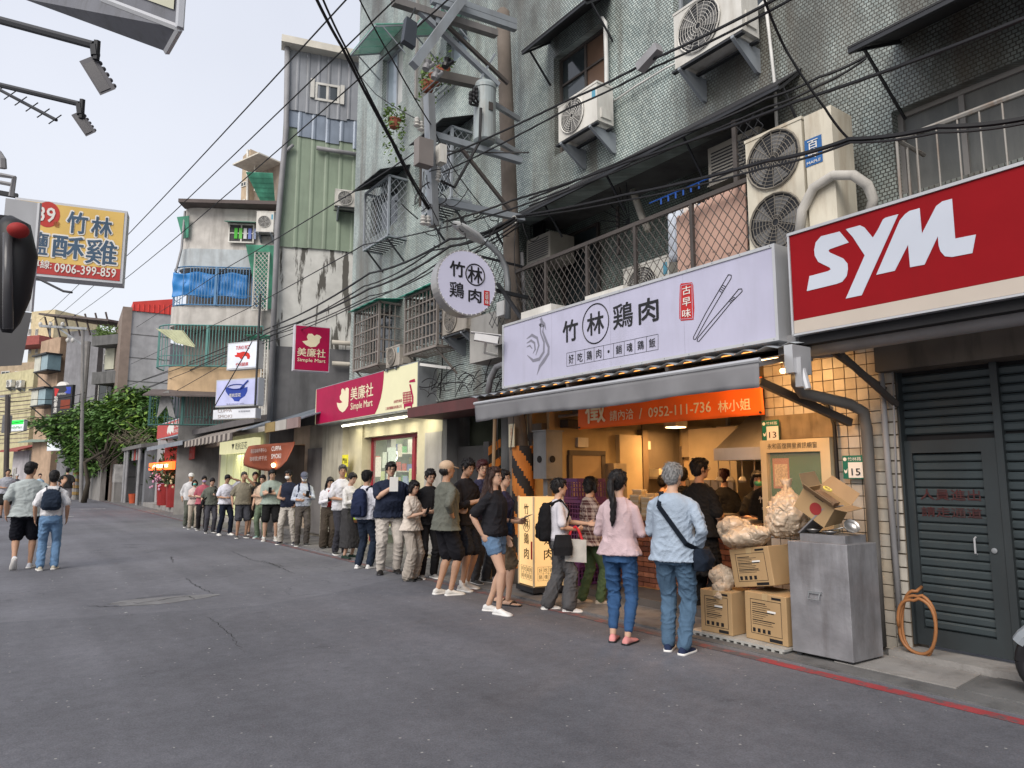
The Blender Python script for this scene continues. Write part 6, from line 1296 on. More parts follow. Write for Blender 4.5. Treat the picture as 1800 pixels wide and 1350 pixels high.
m.add(vs,[(i*4+k,i*4+(k+1)%4,(i+1)*4+(k+1)%4,(i+1)*4+k)for i in range(5)for k in range(4)]+[(3,2,1,0),(20,21,22,23)]);m.build('lamp_head',mat('lamp_white',(.55,.57,.58),rough=.35),t,smooth=True)
m=MB();m.bar(A_+dv*L_*.15-nn*.02,A_+dv*L_*.6-nn*.02,.16,.012,nn);m.build('lens',mat('lens_grey',(.42,.44,.45),rough=.2),t)
# round sign
t=thing('round_sign','round drum sign with black characters on lilac hung beside the pole','sign',(5.11,8.2,3.75));c=AY(821,497,8.12);Rr=.458;n=48;nY=Vector((-.08,-1,0)).normalized()
m=MB();m.lathe(c-nY*.20,[(Rr,0),(Rr,.18),(Rr+.006,.185),(Rr+.006,.20),(Rr-.012,.202)],n,axis=nY);m.build('drum',mat('drum_silver',(.40,.39,.38),rough=.35,metal=.7),t)
fc=Frame((c.x,c.y),(1,-.08));fc.o=Vector((c.x,c.y,0));fc.n=nY
m=MB();m.prism(fc,[((Rr-.014)*math.cos(a),c.z+(Rr-.014)*math.sin(a))for a in [2*math.pi*i/n for i in range(n)]],.0,.006);m.build('face',mat('face_round_brightened',(.56,.56,.70),rough=.5,var=.03),t)  # sign lilac made brighter here to make up for weaker light
m=MB()
for i in range(40):a=2*math.pi*i/40;m.bar(fc.p((Rr+.002)*math.cos(a),c.z+(Rr+.002)*math.sin(a),.009),fc.p((Rr-.022)*math.cos(a),c.z+(Rr-.022)*math.sin(a),.009),.011,.004,nY)
m.build('clip',mat('clip_white',(.75,.75,.76)),t)
cz4=lambda x,y:((x-787)/358*2*Rr,c.z-(y-555)/395*2*Rr)
for ch,x0,x1,y0,y1,bd in (('竹',682,770,437,528,.045),('林',790,878,452,548,.04),('鶏',682,766,563,655,.025),('肉',795,872,588,668,.045)):a_=cz4((x0+x1)/2,(y0+y1)/2);text('lettering',ch,fc,a_[0],a_[1],(x1-x0)/358*2*Rr,(y1-y0)/395*2*Rr,M_INK,.007,t,bd)
a_=cz4(835,499);m=MB();m.tube([fc.p(a_[0]+.147*math.cos(q),a_[1]+.150*math.sin(q),.008)for q in [i*math.pi/20 for i in range(41)]],.010,4,cap=False);m.build('ring',M_INK,t)
a_=cz4(907,632);m=MB();m.box(fc,a_[0]-.045,a_[0]+.045,a_[1]-.105,a_[1]+.105,.006,.009);m.build('seal',M_SEAL,t);text('lettering','古早味',fc,a_[0],a_[1],.055,.18,M_WTXT,.0095,t,.01,vert=True)
m=MB();m.bar(c+Vector((Rr-.02,.1,0)),(6.3,8.3,c.z),.05,.05);m.bar(c+Vector((.1,.1,Rr)),(6.25,8.4,c.z+.5),.03,.03);m.build('bracket',M_DKM,t)
m=MB();m.bar(Y8(875,499,8.25),FX(5.75).p(-7.7,3.62,0),.045,.045);tag(m.build('steel_stay',M_DKM),'dark steel stay running from the round sign to the lilac sign','bar')
# grey trunking box, camera, small boxes below the round sign
t=thing('trunking_box','tall pale trunking box on the wall under the round sign','box',AX(848,690,6.3));a=AX(830,640,6.3);b=AX(880,545,6.3);m=MB();m.bx(6.25,6.6,b.y,a.y,a.z,b.z);m.build('casing',mat('trunk_grey',(.33,.32,.30),rough=.5,dirt=.3),t)
t=thing('security_camera','white bullet security camera below the round sign','camera',Y8(862,598,8.1));c2=Y8(858,596,8.0);m=MB();m.bar(c2+Vector((-.16,.10,.03)),c2+Vector((.12,-.06,-.02)),.10,.10);m.build('housing',mat('cam_white',(.6,.6,.6),rough=.3),t);m=MB();m.bar(c2+Vector((-.2,.13,.09)),c2+Vector((.16,-.08,.05)),.13,.01);m.build('sunshield',mat('cam_white',(.6,.6,.6)),t);m=MB();m.lathe(c2+Vector((.125,-.065,-.02)),[(.04,0),(.04,.012),(.02,.014)],14,axis=(.85,-.5,-.1));m.build('lens',M_BLACKP,t);m=MB();m.tube([c2+Vector((0,.05,-.03)),c2+Vector((.1,.25,-.14)),c2+Vector((.35,.3,-.15))],.022,6);m.build('bracket',M_WHT,t)
m=MB();m.bx(6.0,6.2,8.6,8.8,Y8(880,535).z-.1,Y8(880,535).z+.12);tag(m.build('junction_box',M_PIPEW),'white plastic junction box beside the pole at round sign height','box')
tgm=MB();rg=random.Random(9)
for k in range(40):
    p0=AX(rg.uniform(750,900),rg.uniform(670,700),rg.uniform(6.2,6.5));p1=p0+Vector((rg.uniform(-.1,.1),rg.uniform(-.8,.8),rg.uniform(-.2,.35)));md=(p0+p1)/2+Z*rg.uniform(-.15,.3);tgm.tube([p0*(1-t_)**2+md*2*t_*(1-t_)+p1*t_*t_ for t_ in [i/7 for i in range(8)]],rg.choice([.006,.01]),4)
tag(tgm.build('cable_bundle',M_WIRE,recalc=False),'tangled cable bundle lying on the dark red ledge','cables')
m=MB();m.tube([AX(x,y,6.1)for x,y in ((858,690),(862,665),(873,645),(885,640),(893,655))],.05,8);tag(m.build('insulated_hose',M_PVC,smooth=True),'grey looped pipe beside the rooster end of the lilac sign','hose')
# alley and ledge
m=MB();m.bx(6.0,6.75,8.9,11.7,2.62,2.80);tag(m.build('ledge',mat('ledge_maroon',(.10,.035,.035),rough=.7,dirt=.5)),'dark maroon ledge over the alley between the two shops','ledge')
al=thing('alley_wall','dark alley recess and concrete corner between market and chicken shop','wall',(7,10.3,0));m=MB();m.bx(6.75,7.0,9.1,9.75,0,2.95);m.bx(6.7,7.2,11.45,11.62,0,2.95);m.build('corner',M_CONCD,al);m=MB();m.bx(8.4,8.5,9.1,11.6,0,2.95);m.bx(6.8,8.4,9.12,11.6,2.8,2.95);m.build('back',M_DARK,al);m=MB();m.bx(6.9,6.94,10.1,11.4,0,2.1);m.build('gate',mat('gate_dark',(.035,.033,.033),rough=.7),al)
# shop lamps (the photograph shows the kitchen lit)
def lamp(n,loc,e,size,col=(1,.50,.17),rot=(0,0,0)):
    l=bpy.data.lights.new(n,'AREA');l.energy=e;l.size=size;l.color=col;o=bpy.data.objects.new(n,l);COL.objects.link(o);o.location=loc;o.rotation_euler=rot;return o
for i,(x,y)in enumerate(((7.9,5.6),(7.9,7.4),(9.4,8.3),(9.3,6.2))):
    t=thing('ceiling_lamp',('warm box lamp on the kitchen ceiling above the masked cook','warm box lamp on the kitchen ceiling above the meal boxes','warm box lamp at the back beside the kitchen door','warm box lamp at the back above the shelf')[i],'lamp',(x,y,2.4),'lamps on the kitchen ceiling');m=MB();m.bx(x-.14,x+.14,y-.14,y+.14,2.40,2.52);m.build('housing',M_WHT,t);m=MB();m.bx(x-.12,x+.12,y-.12,y+.12,2.385,2.398);m.build('diffuser',M_LAMPW,t);lamp('lamp_light',(x,y,2.37),17,.3)
lamp('banner_fill',(5.45,4.1,2.42),9,.2,rot=(math.radians(70),0,math.radians(-50)));m=MB()  # added fill light under the awning, aimed to brighten the banner
lamp('pier_lamp',(6.1,4.1,2.66),3.5,.2,(1,.55,.2),rot=(0,math.radians(-25),0));m.bx(6.0,6.2,4.0,4.2,2.67,2.69);tag(m.build('spotlight',M_LAMPW),'small warm spotlight under the sheet roof lighting the tiled pier','lamp')
lamp('lantern_light',tuple(C0+ul*.2-ur*.12+Z*.6),1.2,.3,(1,.6,.25),rot=(math.radians(90),0,math.atan2(ul.y,ul.x)))
# ---------------------------------------------------------------- mini market
F62=FX(6.2);mart=thing('mini_market','cream fronted mini market with a red framed glass front','shop',(7.5,14.5,0));M_MCR=mat('market_cream',(.46,.42,.30),rough=.7,dirt=.3,dcol=(.2,.17,.12))
m=MB();m.bx(6.75,7.1,11.62,12.7,0,2.9);m.bx(6.75,7.1,15.4,16.2,0,2.9);m.bx(6.8,7.1,12.7,15.4,2.45,2.9);m.build('wall',M_MCR,mart);m=MB();m.bx(6.6,6.8,16.2,17.5,0,2.9);m.build('side_wall',mat('market_side',(.40,.37,.29),dirt=.5),mart)
m=MB();m.bx(6.70,6.748,11.64,12.3,.1,2.4);m.build('grey_panel',mat('panel_grey',(.36,.34,.31),rough=.7,dirt=.4),mart)
m=MB();m.bx(7.1,10,15.4,15.5,0,2.9);m.bx(7.1,10,11.6,12.7,0,2.9);m.bx(9.6,9.7,12.7,15.4,0,2.9);m.bx(7.1,9.6,12.7,15.4,2.7,2.8);m.build('interior',mat('interior_cream',(.30,.34,.26),rough=.8),mart)
rm_=mat('frame_maroon',(.25,.015,.03),rough=.4);m=MB()
for (a,b,c,d_)in ((15.32,15.4,.1,2.45),(13.24,13.36,.1,2.45),(12.7,12.76,.1,2.45)):m.bx(6.98,7.06,a,b,c,d_)
m.bx(6.98,7.06,12.76,13.24,2.38,2.45);m.bx(6.98,7.06,13.36,15.32,2.38,2.45);m.build('window_frame',rm_,mart)
m=MB();m.bx(7.01,7.02,13.36,15.32,.3,2.38);m.build('pane',mat('clear_glass',(.7,.8,.75),rough=.03,alpha=.10,spec=.9),mart);m=MB();m.bx(7.01,7.02,12.76,13.24,.3,2.38);m.build('pane',mat('clear_glass',(.7,.8,.75)),mart)
rg=random.Random(3)
for r_ in range(5):
    m=MB();m.bx(7.3,9.5,15.05,15.38,.4+.42*r_,.43+.42*r_);s_=m.build('wall_shelf',M_WHT,mart)
    for k in range(15):c=rg.choice([0,1,2,3,4]);m=MB();x=7.33+.145*k;m.bx(x,x+.12,15.08,15.3,.43+.42*r_,.43+.42*r_+rg.uniform(.15,.32));m.build('goods',mat('goods_%d'%c,((.45,.06,.05),(.5,.45,.12),(.1,.3,.12),(.5,.5,.48),(.12,.15,.4))[c],rough=.5),s_)
for (y,z,w_,h_,c)in ((14.95,1.55,.3,.45,(.62,.58,.5)),(14.6,1.75,.28,.35,(.5,.55,.45)),(14.2,1.35,.45,.85,(.55,.62,.55)),(13.1,1.75,.2,.3,(.55,.3,.2)),(12.95,1.4,.3,.2,(.55,.5,.2)),(14.9,.9,.3,.4,(.4,.15,.1)),(13.8,.8,.35,.4,(.3,.3,.3))):m=MB();m.bx(7.028,7.032,y,y+w_,z,z+h_);m.build('window_poster',mat('wposter_%d'%int(y*100),c,rough=.6,var=.35,scale=35),mart)
for k in range(9):
    c=rg.choice([(.55,.5,.4),(.5,.15,.12),(.4,.45,.2),(.2,.25,.35),(.6,.55,.15)]);y=12.8+.28*k;z=rg.uniform(1.2,2.0);m=MB();m.bx(7.03,7.035,y,y+.22,z,z+.28);m.build('poster',mat('poster_%d'%k,c,rough=.6,var=.4,scale=40),mart)
for r_ in range(4):
    m=MB();m.bx(8.2,8.6,12.8,15.2,.5+.45*r_,.53+.45*r_);s_=m.build('shelf',M_WHT,mart)
    for k in range(16):c=rg.choice([0,1,2,3,4]);m=MB();y=12.85+.145*k;m.bx(8.22,8.5,y,y+.12,.53+.45*r_,.53+.45*r_+rg.uniform(.18,.34));m.build('goods',mat('goods_%d'%c,((.45,.06,.05),(.5,.45,.12),(.1,.3,.12),(.5,.5,.48),(.12,.15,.4))[c],rough=.5),s_)
M_TUBE=mat('tube_white',(1,1,.85),emis=4,ecol=(1,.97,.78),var=0);m=MB();m.tube([(7.08,14.4+.25*math.cos(a)*(1-.1*a),2.0+.12*math.sin(a))for a in [i*.5 for i in range(14)]],.008,5);m.build('neon_swirl',M_TUBE,mart)
for k in range(5):
    y=12.15+k*.82;t=thing('tube_light','white fluorescent tube under the market sign, %s'%('at its near end','second from its near end','in the middle','second from its far end','at its far end')[k],'lamp',(6.35,y,2.7),'fluorescent tubes under the market sign');m=MB();m.tube([(6.42,y-.36,2.72),(6.42,y+.36,2.72)],.018,6);m.build('tube',M_TUBE,t);m=MB();m.bx(6.38,6.46,y-.40,y+.40,2.742,2.775);m.build('batten',M_WHT,t);lamp('tube_glow',(6.42,y,2.69),3,.5,(1,.93,.68))
for y in (13.2,14.6):lamp('market_light',(8.0,y,2.66),9,.9,(1,.97,.75))
# market sign
t=thing('market_sign','long magenta and cream lightbox sign of the mini market','sign',(6.3,14.3,2.8));u0,u1,z0,z1=-17.0,-11.68,2.80,3.70
m=MB();m.box(F62,u0,u1,z0,z1,-.42,0);m.build('casing',M_STEEL,t);cv7=lambda x,y:(x/4.5+530,y/4.5+600)
m=MB();m.box(F62,u0+.02,u1-.02,z0+.02,z1-.02,.001,.006);m.build('face_cream',mat('face_cream',(.60,.58,.38),rough=.4,var=.04,emis=.12,ecol=(.8,.75,.45)),t)
m=MB();pts=[(122,375),(655,232),(653,290),(645,370),(630,450),(605,530),(583,575),(115,658)];m.prism(F62,[(max(u0+.02,q[0]),min(max(q[1],z0+.02),z1-.02))for q in [F62.q(*cv7(*p))for p in pts]],.007,.010);m.build('face_magenta',M_MAG,t)
def t7(b,x0,y0,x1,y1,h,mm,bold):return tpx('lettering',b,F62,cv7(x0,y0),cv7(x1,y1),h/4.5,mm,.011,t,bold)
t7('美廉社',390,410,568,388,105,M_CTXT,.018);t7('Simple Mart',390,520,563,495,72,M_CTXT,.016);t7('永和竹林店',730,480,795,465,24,M_MAG,.005);t7('三商家購股份有限公司',665,535,792,510,24,M_MAG,.005)
m=MB();ppoly(m,F62,[(280,485),(305,490),(325,482),(305,460),(303,435),(315,415),(315,385),(325,372),(338,380),(345,400),(350,372),(362,365),(375,375),(372,470),(368,510),(345,548),(325,562),(300,545),(285,515)],.011,cv7);m.build('bird',M_CTXT,t)
m=MB();ppoly(m,F62,[(852,340),(864,340),(885,440),(884,490),(875,500),(874,526),(866,526),(864,512),(820,518),(820,532),(812,532),(808,495),(875,480),(872,430)],.011,cv7);ppoly(m,F62,[(850,325),(858,308),(895,296),(900,320),(860,325)],.011,cv7)
for k in range(6):ppoly(m,F62,[(802+12*k,405-k*2),(806+12*k,404-k*2),(810+11*k,492-k*2),(806+11*k,493-k*2)],.011,cv7)
for k in range(5):ppoly(m,F62,[(802,405+20*k),(870,393+20*k),(870,398+20*k),(802,410+20*k)],.0112,cv7)
m.build('cart',M_MAG,t);m=MB();m.bar((6.2,11.6,3.62),(6.6,11.0,3.5),.05,.05);m.build('stay',M_PIPEW,t)
for k,(px,py,c,bdy)in enumerate(((607,810,(.75,.68,.03),'門市'),(604,828,(.75,.68,.03),'24'))):o=MB();q=FX(6.58).q(px,py);f_=FX(6.58);o.box(f_,q[0]-.17,q[0]+.17,q[1]-.14,q[1]+.14,0,.01);t=thing('yellow_sign',('yellow notice on the wall left of the market, upper one','yellow notice on the wall left of the market, lower one')[k],'notice',f_.p(*q));o.build('plate',mat('notice_yellow',c,rough=.5),t);text('lettering',bdy,f_,q[0],q[1],.26,.13,M_INK,.011,t,.01)

# ---------------------------------------------------------------- far buildings
def metalsheet(fr,us,z0f,z1f,d,m_,par,pitch=.3,th=.02,name='sheet'):
    """ribbed metal cladding: one panel per sheet"""
    for a,b in zip(us,us[1:]):
        mb=MB();n=max(1,round((b-a)/pitch));z0=z0f((a+b)/2);z1=z1f((a+b)/2);pr=[]
        for k in range(n):w_=(b-a)/n;x=a+w_*k;pr+=[(x,0),(x+w_*.12,th),(x+w_*.24,th),(x+w_*.36,0)]
        pr.append((b-.003,0));N_=len(pr)
        mb.add([fr.p(x,z0,d+y)for x,y in pr]+[fr.p(x,z1f(x)if name=='gable_sheet' else z1,d+y)for x,y in pr],[(i,i+1,N_+i+1,N_+i)for i in range(N_-1)]);mb.build(name,m_,par,recalc=False)
# B: the narrow block with metal cladding
A0=Vector((AY(481,600,20.5).x,20.5,0));FB_=Frame(A0[:2],(math.sin(math.radians(107.2)),math.cos(math.radians(107.2))))
def qB(x,y):return FB_.q(x,y)
tb_=thing('clad_building','narrow block clad in grey and pale green ribbed metal above stained concrete','building',FB_.p(1.5,0,-2));W_=qB(642,400)[0]+1.2;zt0,zt1=qB(495,80)[1],qB(640,108)[1]
zg=qB(560,235)[1];zc_=qB(560,440)[1];zd=qB(560,612)[1]
m=MB();m.prism(FB_,[(0,0),(W_,0),(W_,zt1-.4),(0,zt0-.15)],-6,-.05);m.build('wall',mat('stain_white',(.56,.56,.53),rough=.9,dirt=.95,dcol=(.08,.075,.065),dscale=1.1,lo=.55,hi=.585,bump=.3),tb_)
m=MB();m.box(FB_,.02,W_,0,zd,-.06,-.02);m.build('dark_render',mat('render_dark',(.14,.14,.145),rough=.9,dirt=.6,dcol=(.05,.05,.05),dscale=.8),tb_)
gs=mat('sheet_green',(.235,.295,.22),rough=.5,var=.06,dirt=.45,dcol=(.14,.17,.13),dscale=1.6);gs2=mat('sheet_grey',(.22,.26,.32),rough=.4,metal=.2,var=.12,dirt=.55,dcol=(.12,.14,.18),dscale=1.2);gs3=mat('sheet_grey_top',(.25,.265,.29),rough=.5,var=.08,dirt=.3)
uu=[W_*k/9 for k in range(10)];st_=[random.uniform(-.12,.15)for _ in range(12)]
metalsheet(FB_,uu,lambda u:zc_+.05*math.sin(u),lambda u:zg+.25,0,gs,tb_,.3);metalsheet(FB_,uu,lambda u:zg-.12*u+st_[int(u*2)%12],lambda u:zt0-1.9,.035,gs2,tb_,.3);metalsheet(FB_,[W_*k/6 for k in range(7)],lambda u:zt0-2.1+.05*math.sin(u*3),lambda u:zt0-.12-(zt0-zt1)*u/W_,.07,gs3,tb_,.32,name='gable_sheet')
m=MB();m.bar(FB_.p(-.15,zt0+.02,.15),FB_.p(W_,zt1-.05,.15),.5,.22);m.build('roof_edge',mat('roof_trim',(.58,.55,.48),rough=.6),tb_)
m=MB();m.tube([FB_.p(*qB(505,88),.12),FB_.p(*qB(503,230),.12),FB_.p(*qB(488,400),.12),FB_.p(*qB(474,740),.12)],.085,8);m.build('downpipe',M_PVC,tb_,smooth=True)
m=MB();m.tube([FB_.p(*qB(515,258),.12),FB_.p(*qB(499,272),.12)],.05,6);m.tube([FB_.p(*qB(556,263),.12),FB_.p(*qB(636,276),.12)],.07,8);m.build('pipe',M_PVC,tb_,smooth=True)
a,b,c,d_=FB_.rect((553,178),(597,154));window(FB_,a,b,c,d_,tb_,M_WHT,M_GLASS,d=.06,bars=(1,),fw=.07);m=MB();m.box(FB_,a-.14,a-.02,c+.05,d_+.08,.08,.14);m.build('shutter_panel',M_WHT,tb_);m=MB();m.box(FB_,b+.02,b+.14,c-.02,d_+.02,.08,.14);m.build('shutter_panel',M_WHT,tb_)
q=qB(612,373);ac_unit(FB_,q[0],q[1],.1,'outdoor unit hung on the green ribbed cladding',w=.85,h=.52,dp=.35)
for y_ in (603,640):m=MB();a=qB(583,y_);m.tube([FB_.p(a[0],a[1],.15),FB_.p(a[0]+1.1,a[1]-.02,.15)],.07,8);m.build('pipe',mat('pipe_cream',(.45,.42,.36)),tb_,smooth=True)
# market pole sign
fz=Frame((AD(515,838,17.0)).xy[:],(1,-.16));cvB=lambda x,y:(x/3.75+250,y/3.75+340)
t=thing('market_blade_sign','square magenta projecting sign with a cream bird','sign',fz.p(.6,4.5,0));r=fz.rect((515,654),(581,576));m=MB();m.box(fz,r[0]-.0,r[1],r[2]+.05,r[3],-.22,0);m.build('casing',mat('casing_pale',(.55,.54,.58)),t);m=MB();m.box(fz,r[0]+.03,r[1]-.02,r[2]+.07,r[3]-.02,.001,.008);m.build('face',M_MAG,t)
def tz(b,x0,x1,y,h,bd):return tpx('lettering',b,fz,cvB(x0,y),cvB(x1,y),h/3.75,M_CTXT,.009,t,bd)
tz('美廉社',1022,1208,1050,56,.016);tz('Simple Mart',1022,1208,1104,30,.012);m=MB();ppoly(m,fz,[(1055,975),(1085,970),(1092,965),(1085,945),(1095,925),(1120,925),(1135,940),(1150,930),(1170,937),(1182,950),(1172,960),(1168,985),(1145,1010),(1110,1014),(1080,1000)],.009,cvB);m.build('bird',M_CTXT,t)
# C: the rounded white block
A0=AD(304,838,28.6);B0=AD(486,838,29.0);FC_=Frame(A0.xy[:],(B0-A0).xy[:]);qC=lambda x,y,d=0:FC_.q(x,y,d);WC=(B0-A0).length
tc_=thing('rounded_building','white apartment block with rounded corners, blue tarpaulin and barred balconies','building',FC_.p(2,0,-2));M_PL=mat('plaster_white',(.50,.48,.45),rough=.85,dirt=.6,dcol=(.24,.22,.20),dscale=1.1,bump=.2);M_PLB=mat('plaster_bluish',(.42,.46,.48),rough=.85,dirt=.5,dcol=(.22,.22,.22));M_PEACH=mat('plaster_peach',(.50,.36,.22),rough=.85,dirt=.4,dcol=(.25,.18,.12))
def band(mb,fr,u0,u1,z0,z1,dfront,r=.9,back=-6,n=7):
    pts=[(u1,back),(u1,dfront)]+[(u0+r-r*math.sin(k*math.pi/2/n),dfront-r+r*math.cos(k*math.pi/2/n))for k in range(n+1)]+[(u0,back)]
    N_=len(pts);mb.add([fr.p(u,z0,d)for u,d in pts]+[fr.p(u,z1,d)for u,d in pts],[tuple(range(N_)),tuple(range(2*N_-1,N_-1,-1))]+[(i,(i+1)%N_,N_+(i+1)%N_,N_+i)for i in range(N_)])
zz=[qC(400,y)[1]for y in (365,440,474,541,576,648,692,745)]
u1c=WC+1.2
m=MB();m.box(FC_,-.1,u1c,0,zz[0],-6,-.55);m.build('core',mat('core_painted_shade',(.22,.21,.20),dirt=.4),tc_)  # core colour is darkened for the shade behind the balcony bars
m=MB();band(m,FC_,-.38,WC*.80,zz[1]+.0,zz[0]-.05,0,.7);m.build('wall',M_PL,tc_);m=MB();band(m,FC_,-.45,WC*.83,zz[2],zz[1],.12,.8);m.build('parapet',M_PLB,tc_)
m=MB();band(m,FC_,-.62,WC*.80,zz[4],zz[3],.35,.9);m.build('parapet',M_PL,tc_);m=MB();band(m,FC_,-.55,WC*.83,zz[6],zz[5],.45,.9);m.build('parapet',M_PEACH,tc_)
m=MB();m.box(FC_,WC*.80,u1c,3,zz[0]-.1,-6,-.02);m.build('side_bay',M_PL,tc_)
m=MB();m.bar(FC_.p(-.25,zz[0]+.02,.2),FC_.p(WC+.1,zz[0]+.08,.2),.8,.15);m.build('roof_edge',mat('roof_brown',(.11,.09,.085),rough=.8),tc_)
for (z0,z1,dd,ue,mt,u0_)in ((zz[3],zz[2]-.03,.42,WC*.82,mat('bars_blue',(.10,.22,.38),rough=.5),-.55),(zz[5],zz[4]-.05,.62,WC*.84,mat('bars_teal',(.10,.26,.24),rough=.5),-.95),(zz[7]-.1,zz[6]-.12,.72,WC*.5,mat('bars_teal_dark',(.04,.11,.10)),-1.1)):
    tcg=thing('balcony_cage',{0:'blue barred balcony cage draped with blue tarpaulin',1:'teal barred balcony cage with curly ironwork behind the pig sign',2:'dark teal barred cage under the peach parapet'}[(zz[3],zz[5],zz[7]-.1).index(z0)],'balcony cage',FC_.p(1.5,z0,dd),'barred balcony cages on the rounded block');n=44;B=MB();path=[]
    r=.9
    for k in range(5):a=k*math.pi/2/5;path.append((u0_+r-r*math.cos(a)*1.0,dd-r+r*math.sin(a)))
    path=[(u0_,dd-r-.6),(u0_,dd-r)]+path[1:]+[(u0_+r,dd)];nL=int((ue-u0_-r)/.12);path+=[(u0_+r+(ue-u0_-r)*k/nL,dd)for k in range(1,nL+1)]
    for (u,d)in path:B.bx(0,0,0,0,0,0)if False else B.box(FC_,u-.012,u+.012,z0,z1,d-.012,d+.012)
    B.build('bars',mt,tcg);B=MB()
    for z_ in (z0,z0+(z1-z0)*.25,z1):B.tube([FC_.p(u,z_,d)for u,d in path],.03 if z_ in (z0,z1)else .015,4)
    B.box(FC_,(u0_+ue)/2-.04,(u0_+ue)/2+.04,z0,z1,dd-.03,dd+.03);B.build('rail',mt,tcg)
# tarpaulin
m=MB();ta,tb2=qC(300,500,.5)[0],qC(433,500,.5)[0];zA,zB2=qC(360,478,.5)[1],qC(360,522,.5)[1]
m.add(*wavy(lambda a,b:FC_.p(ta+(tb2-ta)*a,zA-(zA-zB2)*b*(1-.10*math.sin(a*7)**2)-.05*math.sin(a*14)*(1-b),.30+.03*math.sin(a*26+b*5)+.03*math.sin(a*9-b*11)),50,16));o=m.build('tarpaulin',mat('tarp_blue',(.035,.22,.55),rough=.45,var=.12),tc_,smooth=True,recalc=False);o.modifiers.new('s','SOLIDIFY').thickness=.01
a,b,c,d_=FC_.rect((402,428),(449,396));window(FC_,a,b,c,d_,tc_,M_WHT,mat('dark_pane',(.05,.05,.05)),d=.1,bars=(1,),hb=(.5,),fw=.06)
for k,cc_ in enumerate(((.08,.45,.05),(.15,.5,.1),(.6,.6,.6),(.15,.2,.5),(.25,.3,.45))):m=MB();x=a+.25+.19*k;m.box(FC_,x,x+.13,c+.18,d_-.2,.12,.15);m.build('hung_garment',mat('garment_%d'%k,cc_),tc_)
m=MB();m.slab([FC_.p(a-.1,d_+.12,0),FC_.p(b+.1,d_+.12,0),FC_.p(b+.1,d_+.0,.45),FC_.p(a-.1,d_+.0,.45)],.03);m.build('awning',mat('awn_green',(.10,.22,.17)),tc_)
# side bay: green curved awnings, lattice, unit
for (y0,y1,w_)in ((436,540,1.1),(310,352,.9),(592,612,1.0)):
    q0=qC(437,y0,.3);q1=qC(477,y1,.3);n=6;t=thing('green_awning',{436:'tall curved green awning on the side bay of the rounded block',310:'green curved awning highest beside the clad building',592:'low green awning behind the pig sign'}[y0],'awning',FC_.p(q0[0],q1[1],.5),'green awnings of the rounded block')
    for k in range(n):
        f0,f1=k/n,(k+1)/n;zA_,zB_=q0[1]+(q1[1]-q0[1])*f0,q0[1]+(q1[1]-q0[1])*f1-.02;dA,dB=.75*(1-f0*.8),.75*(1-f1*.8)
        m=MB();m.slab([FC_.p(q0[0]+.5*f0,zA_,dA),FC_.p(q0[0]+w_+.2,zA_,dA),FC_.p(q0[0]+w_+.2,zB_,dB),FC_.p(q0[0]+.5*f1,zB_,dB)],(0,.02,.02));m.build('panel',mat('sheet_green_b',(.07,.27,.18),rough=.4,var=.3,dirt=.5,dcol=(.03,.1,.07)),t)
t=thing('lattice_screen','pale lattice screen beside the blue tarpaulin','screen',FC_.p(WC,5,.8));a,b,c,d_=FC_.rect((444,546),(474,444),.7);m=MB();lattice(m,FC_,a,b,c,d_,.75,s=.16,r=.012,asp=1.2);m.tube([FC_.p(a,c,.75),FC_.p(b,c,.75),FC_.p(b,d_,.75),FC_.p(a,d_,.75),FC_.p(a,c,.75)],.03,4);m.build('lattice',M_WHT,t)
t=thing('barred_stair','white ladder like railing running up beside the pig sign','railing',FC_.p(WC*.95,4,.6));a,b,c,d_=FC_.rect((455,740),(472,590),.6);m=MB()
for k in range(3):m.tube([FC_.p(a+(b-a)*k/2,c,.6),FC_.p(a+(b-a)*k/2,d_,.6)],.03,5)
for k in range(24):z_=c+(d_-c)*k/23;m.tube([FC_.p(a,z_,.6),FC_.p(b,z_,.6)],.018,4)
m.build('rungs',M_WHT,t)
q=qC(468,412,.2);ac_unit(FC_,q[0],q[1],.1,'outdoor unit high between the rounded block and the clad building',w=.7,h=.9,dp=.4)
m=MB();m.tube([FC_.p(*qC(326,372),.05),FC_.p(*qC(322,440),.2),FC_.p(*qC(314,480),.3)],.05,6);m.build('pipe',M_PVC,tc_)
a=qC(328,392,-.1);m=MB();m.slab([FC_.p(a[0]-.35,a[1]+.2,0),FC_.p(a[0]+.2,a[1]+.2,.2),FC_.p(a[0]+.2,a[1]-.7,.1),FC_.p(a[0]-.1,a[1]-.7,-.1)],(.03,.03,0));m.build('side_awning',mat('sheet_green_b',(.06,.33,.20)),tc_)
a=qC(298,592,.8);m=MB()
for k in range(7):m.tube([FC_.p(a[0]-.6+.19*k,a[1]+.36-.02*k,.62+.05*k),FC_.p(a[0]+.3+.135*k,a[1]-.24-.03*k,.92+.033*k)],.018,4)
m.slab([FC_.p(a[0]-.6,a[1]+.35,.6),FC_.p(a[0]+.5,a[1]+.25,.9),FC_.p(a[0]+1.1,a[1]-.45,1.1),FC_.p(a[0]+.3,a[1]-.25,.9)],(.0,.03,.02));m.build('tilted_awning',mat('awn_straw',(.42,.44,.28),rough=.6),tc_)
m=MB();m.slab([FC_.p(-.9,zz[6]+.12,.3),FC_.p(WC*.5,zz[6]+.05,.3),FC_.p(WC*.5,zz[6]-.22,1.2),FC_.p(-.9,zz[6]-.2,1.2)],.05);m.build('lean_roof',mat('roof_brown',(.11,.09,.085)),tc_)
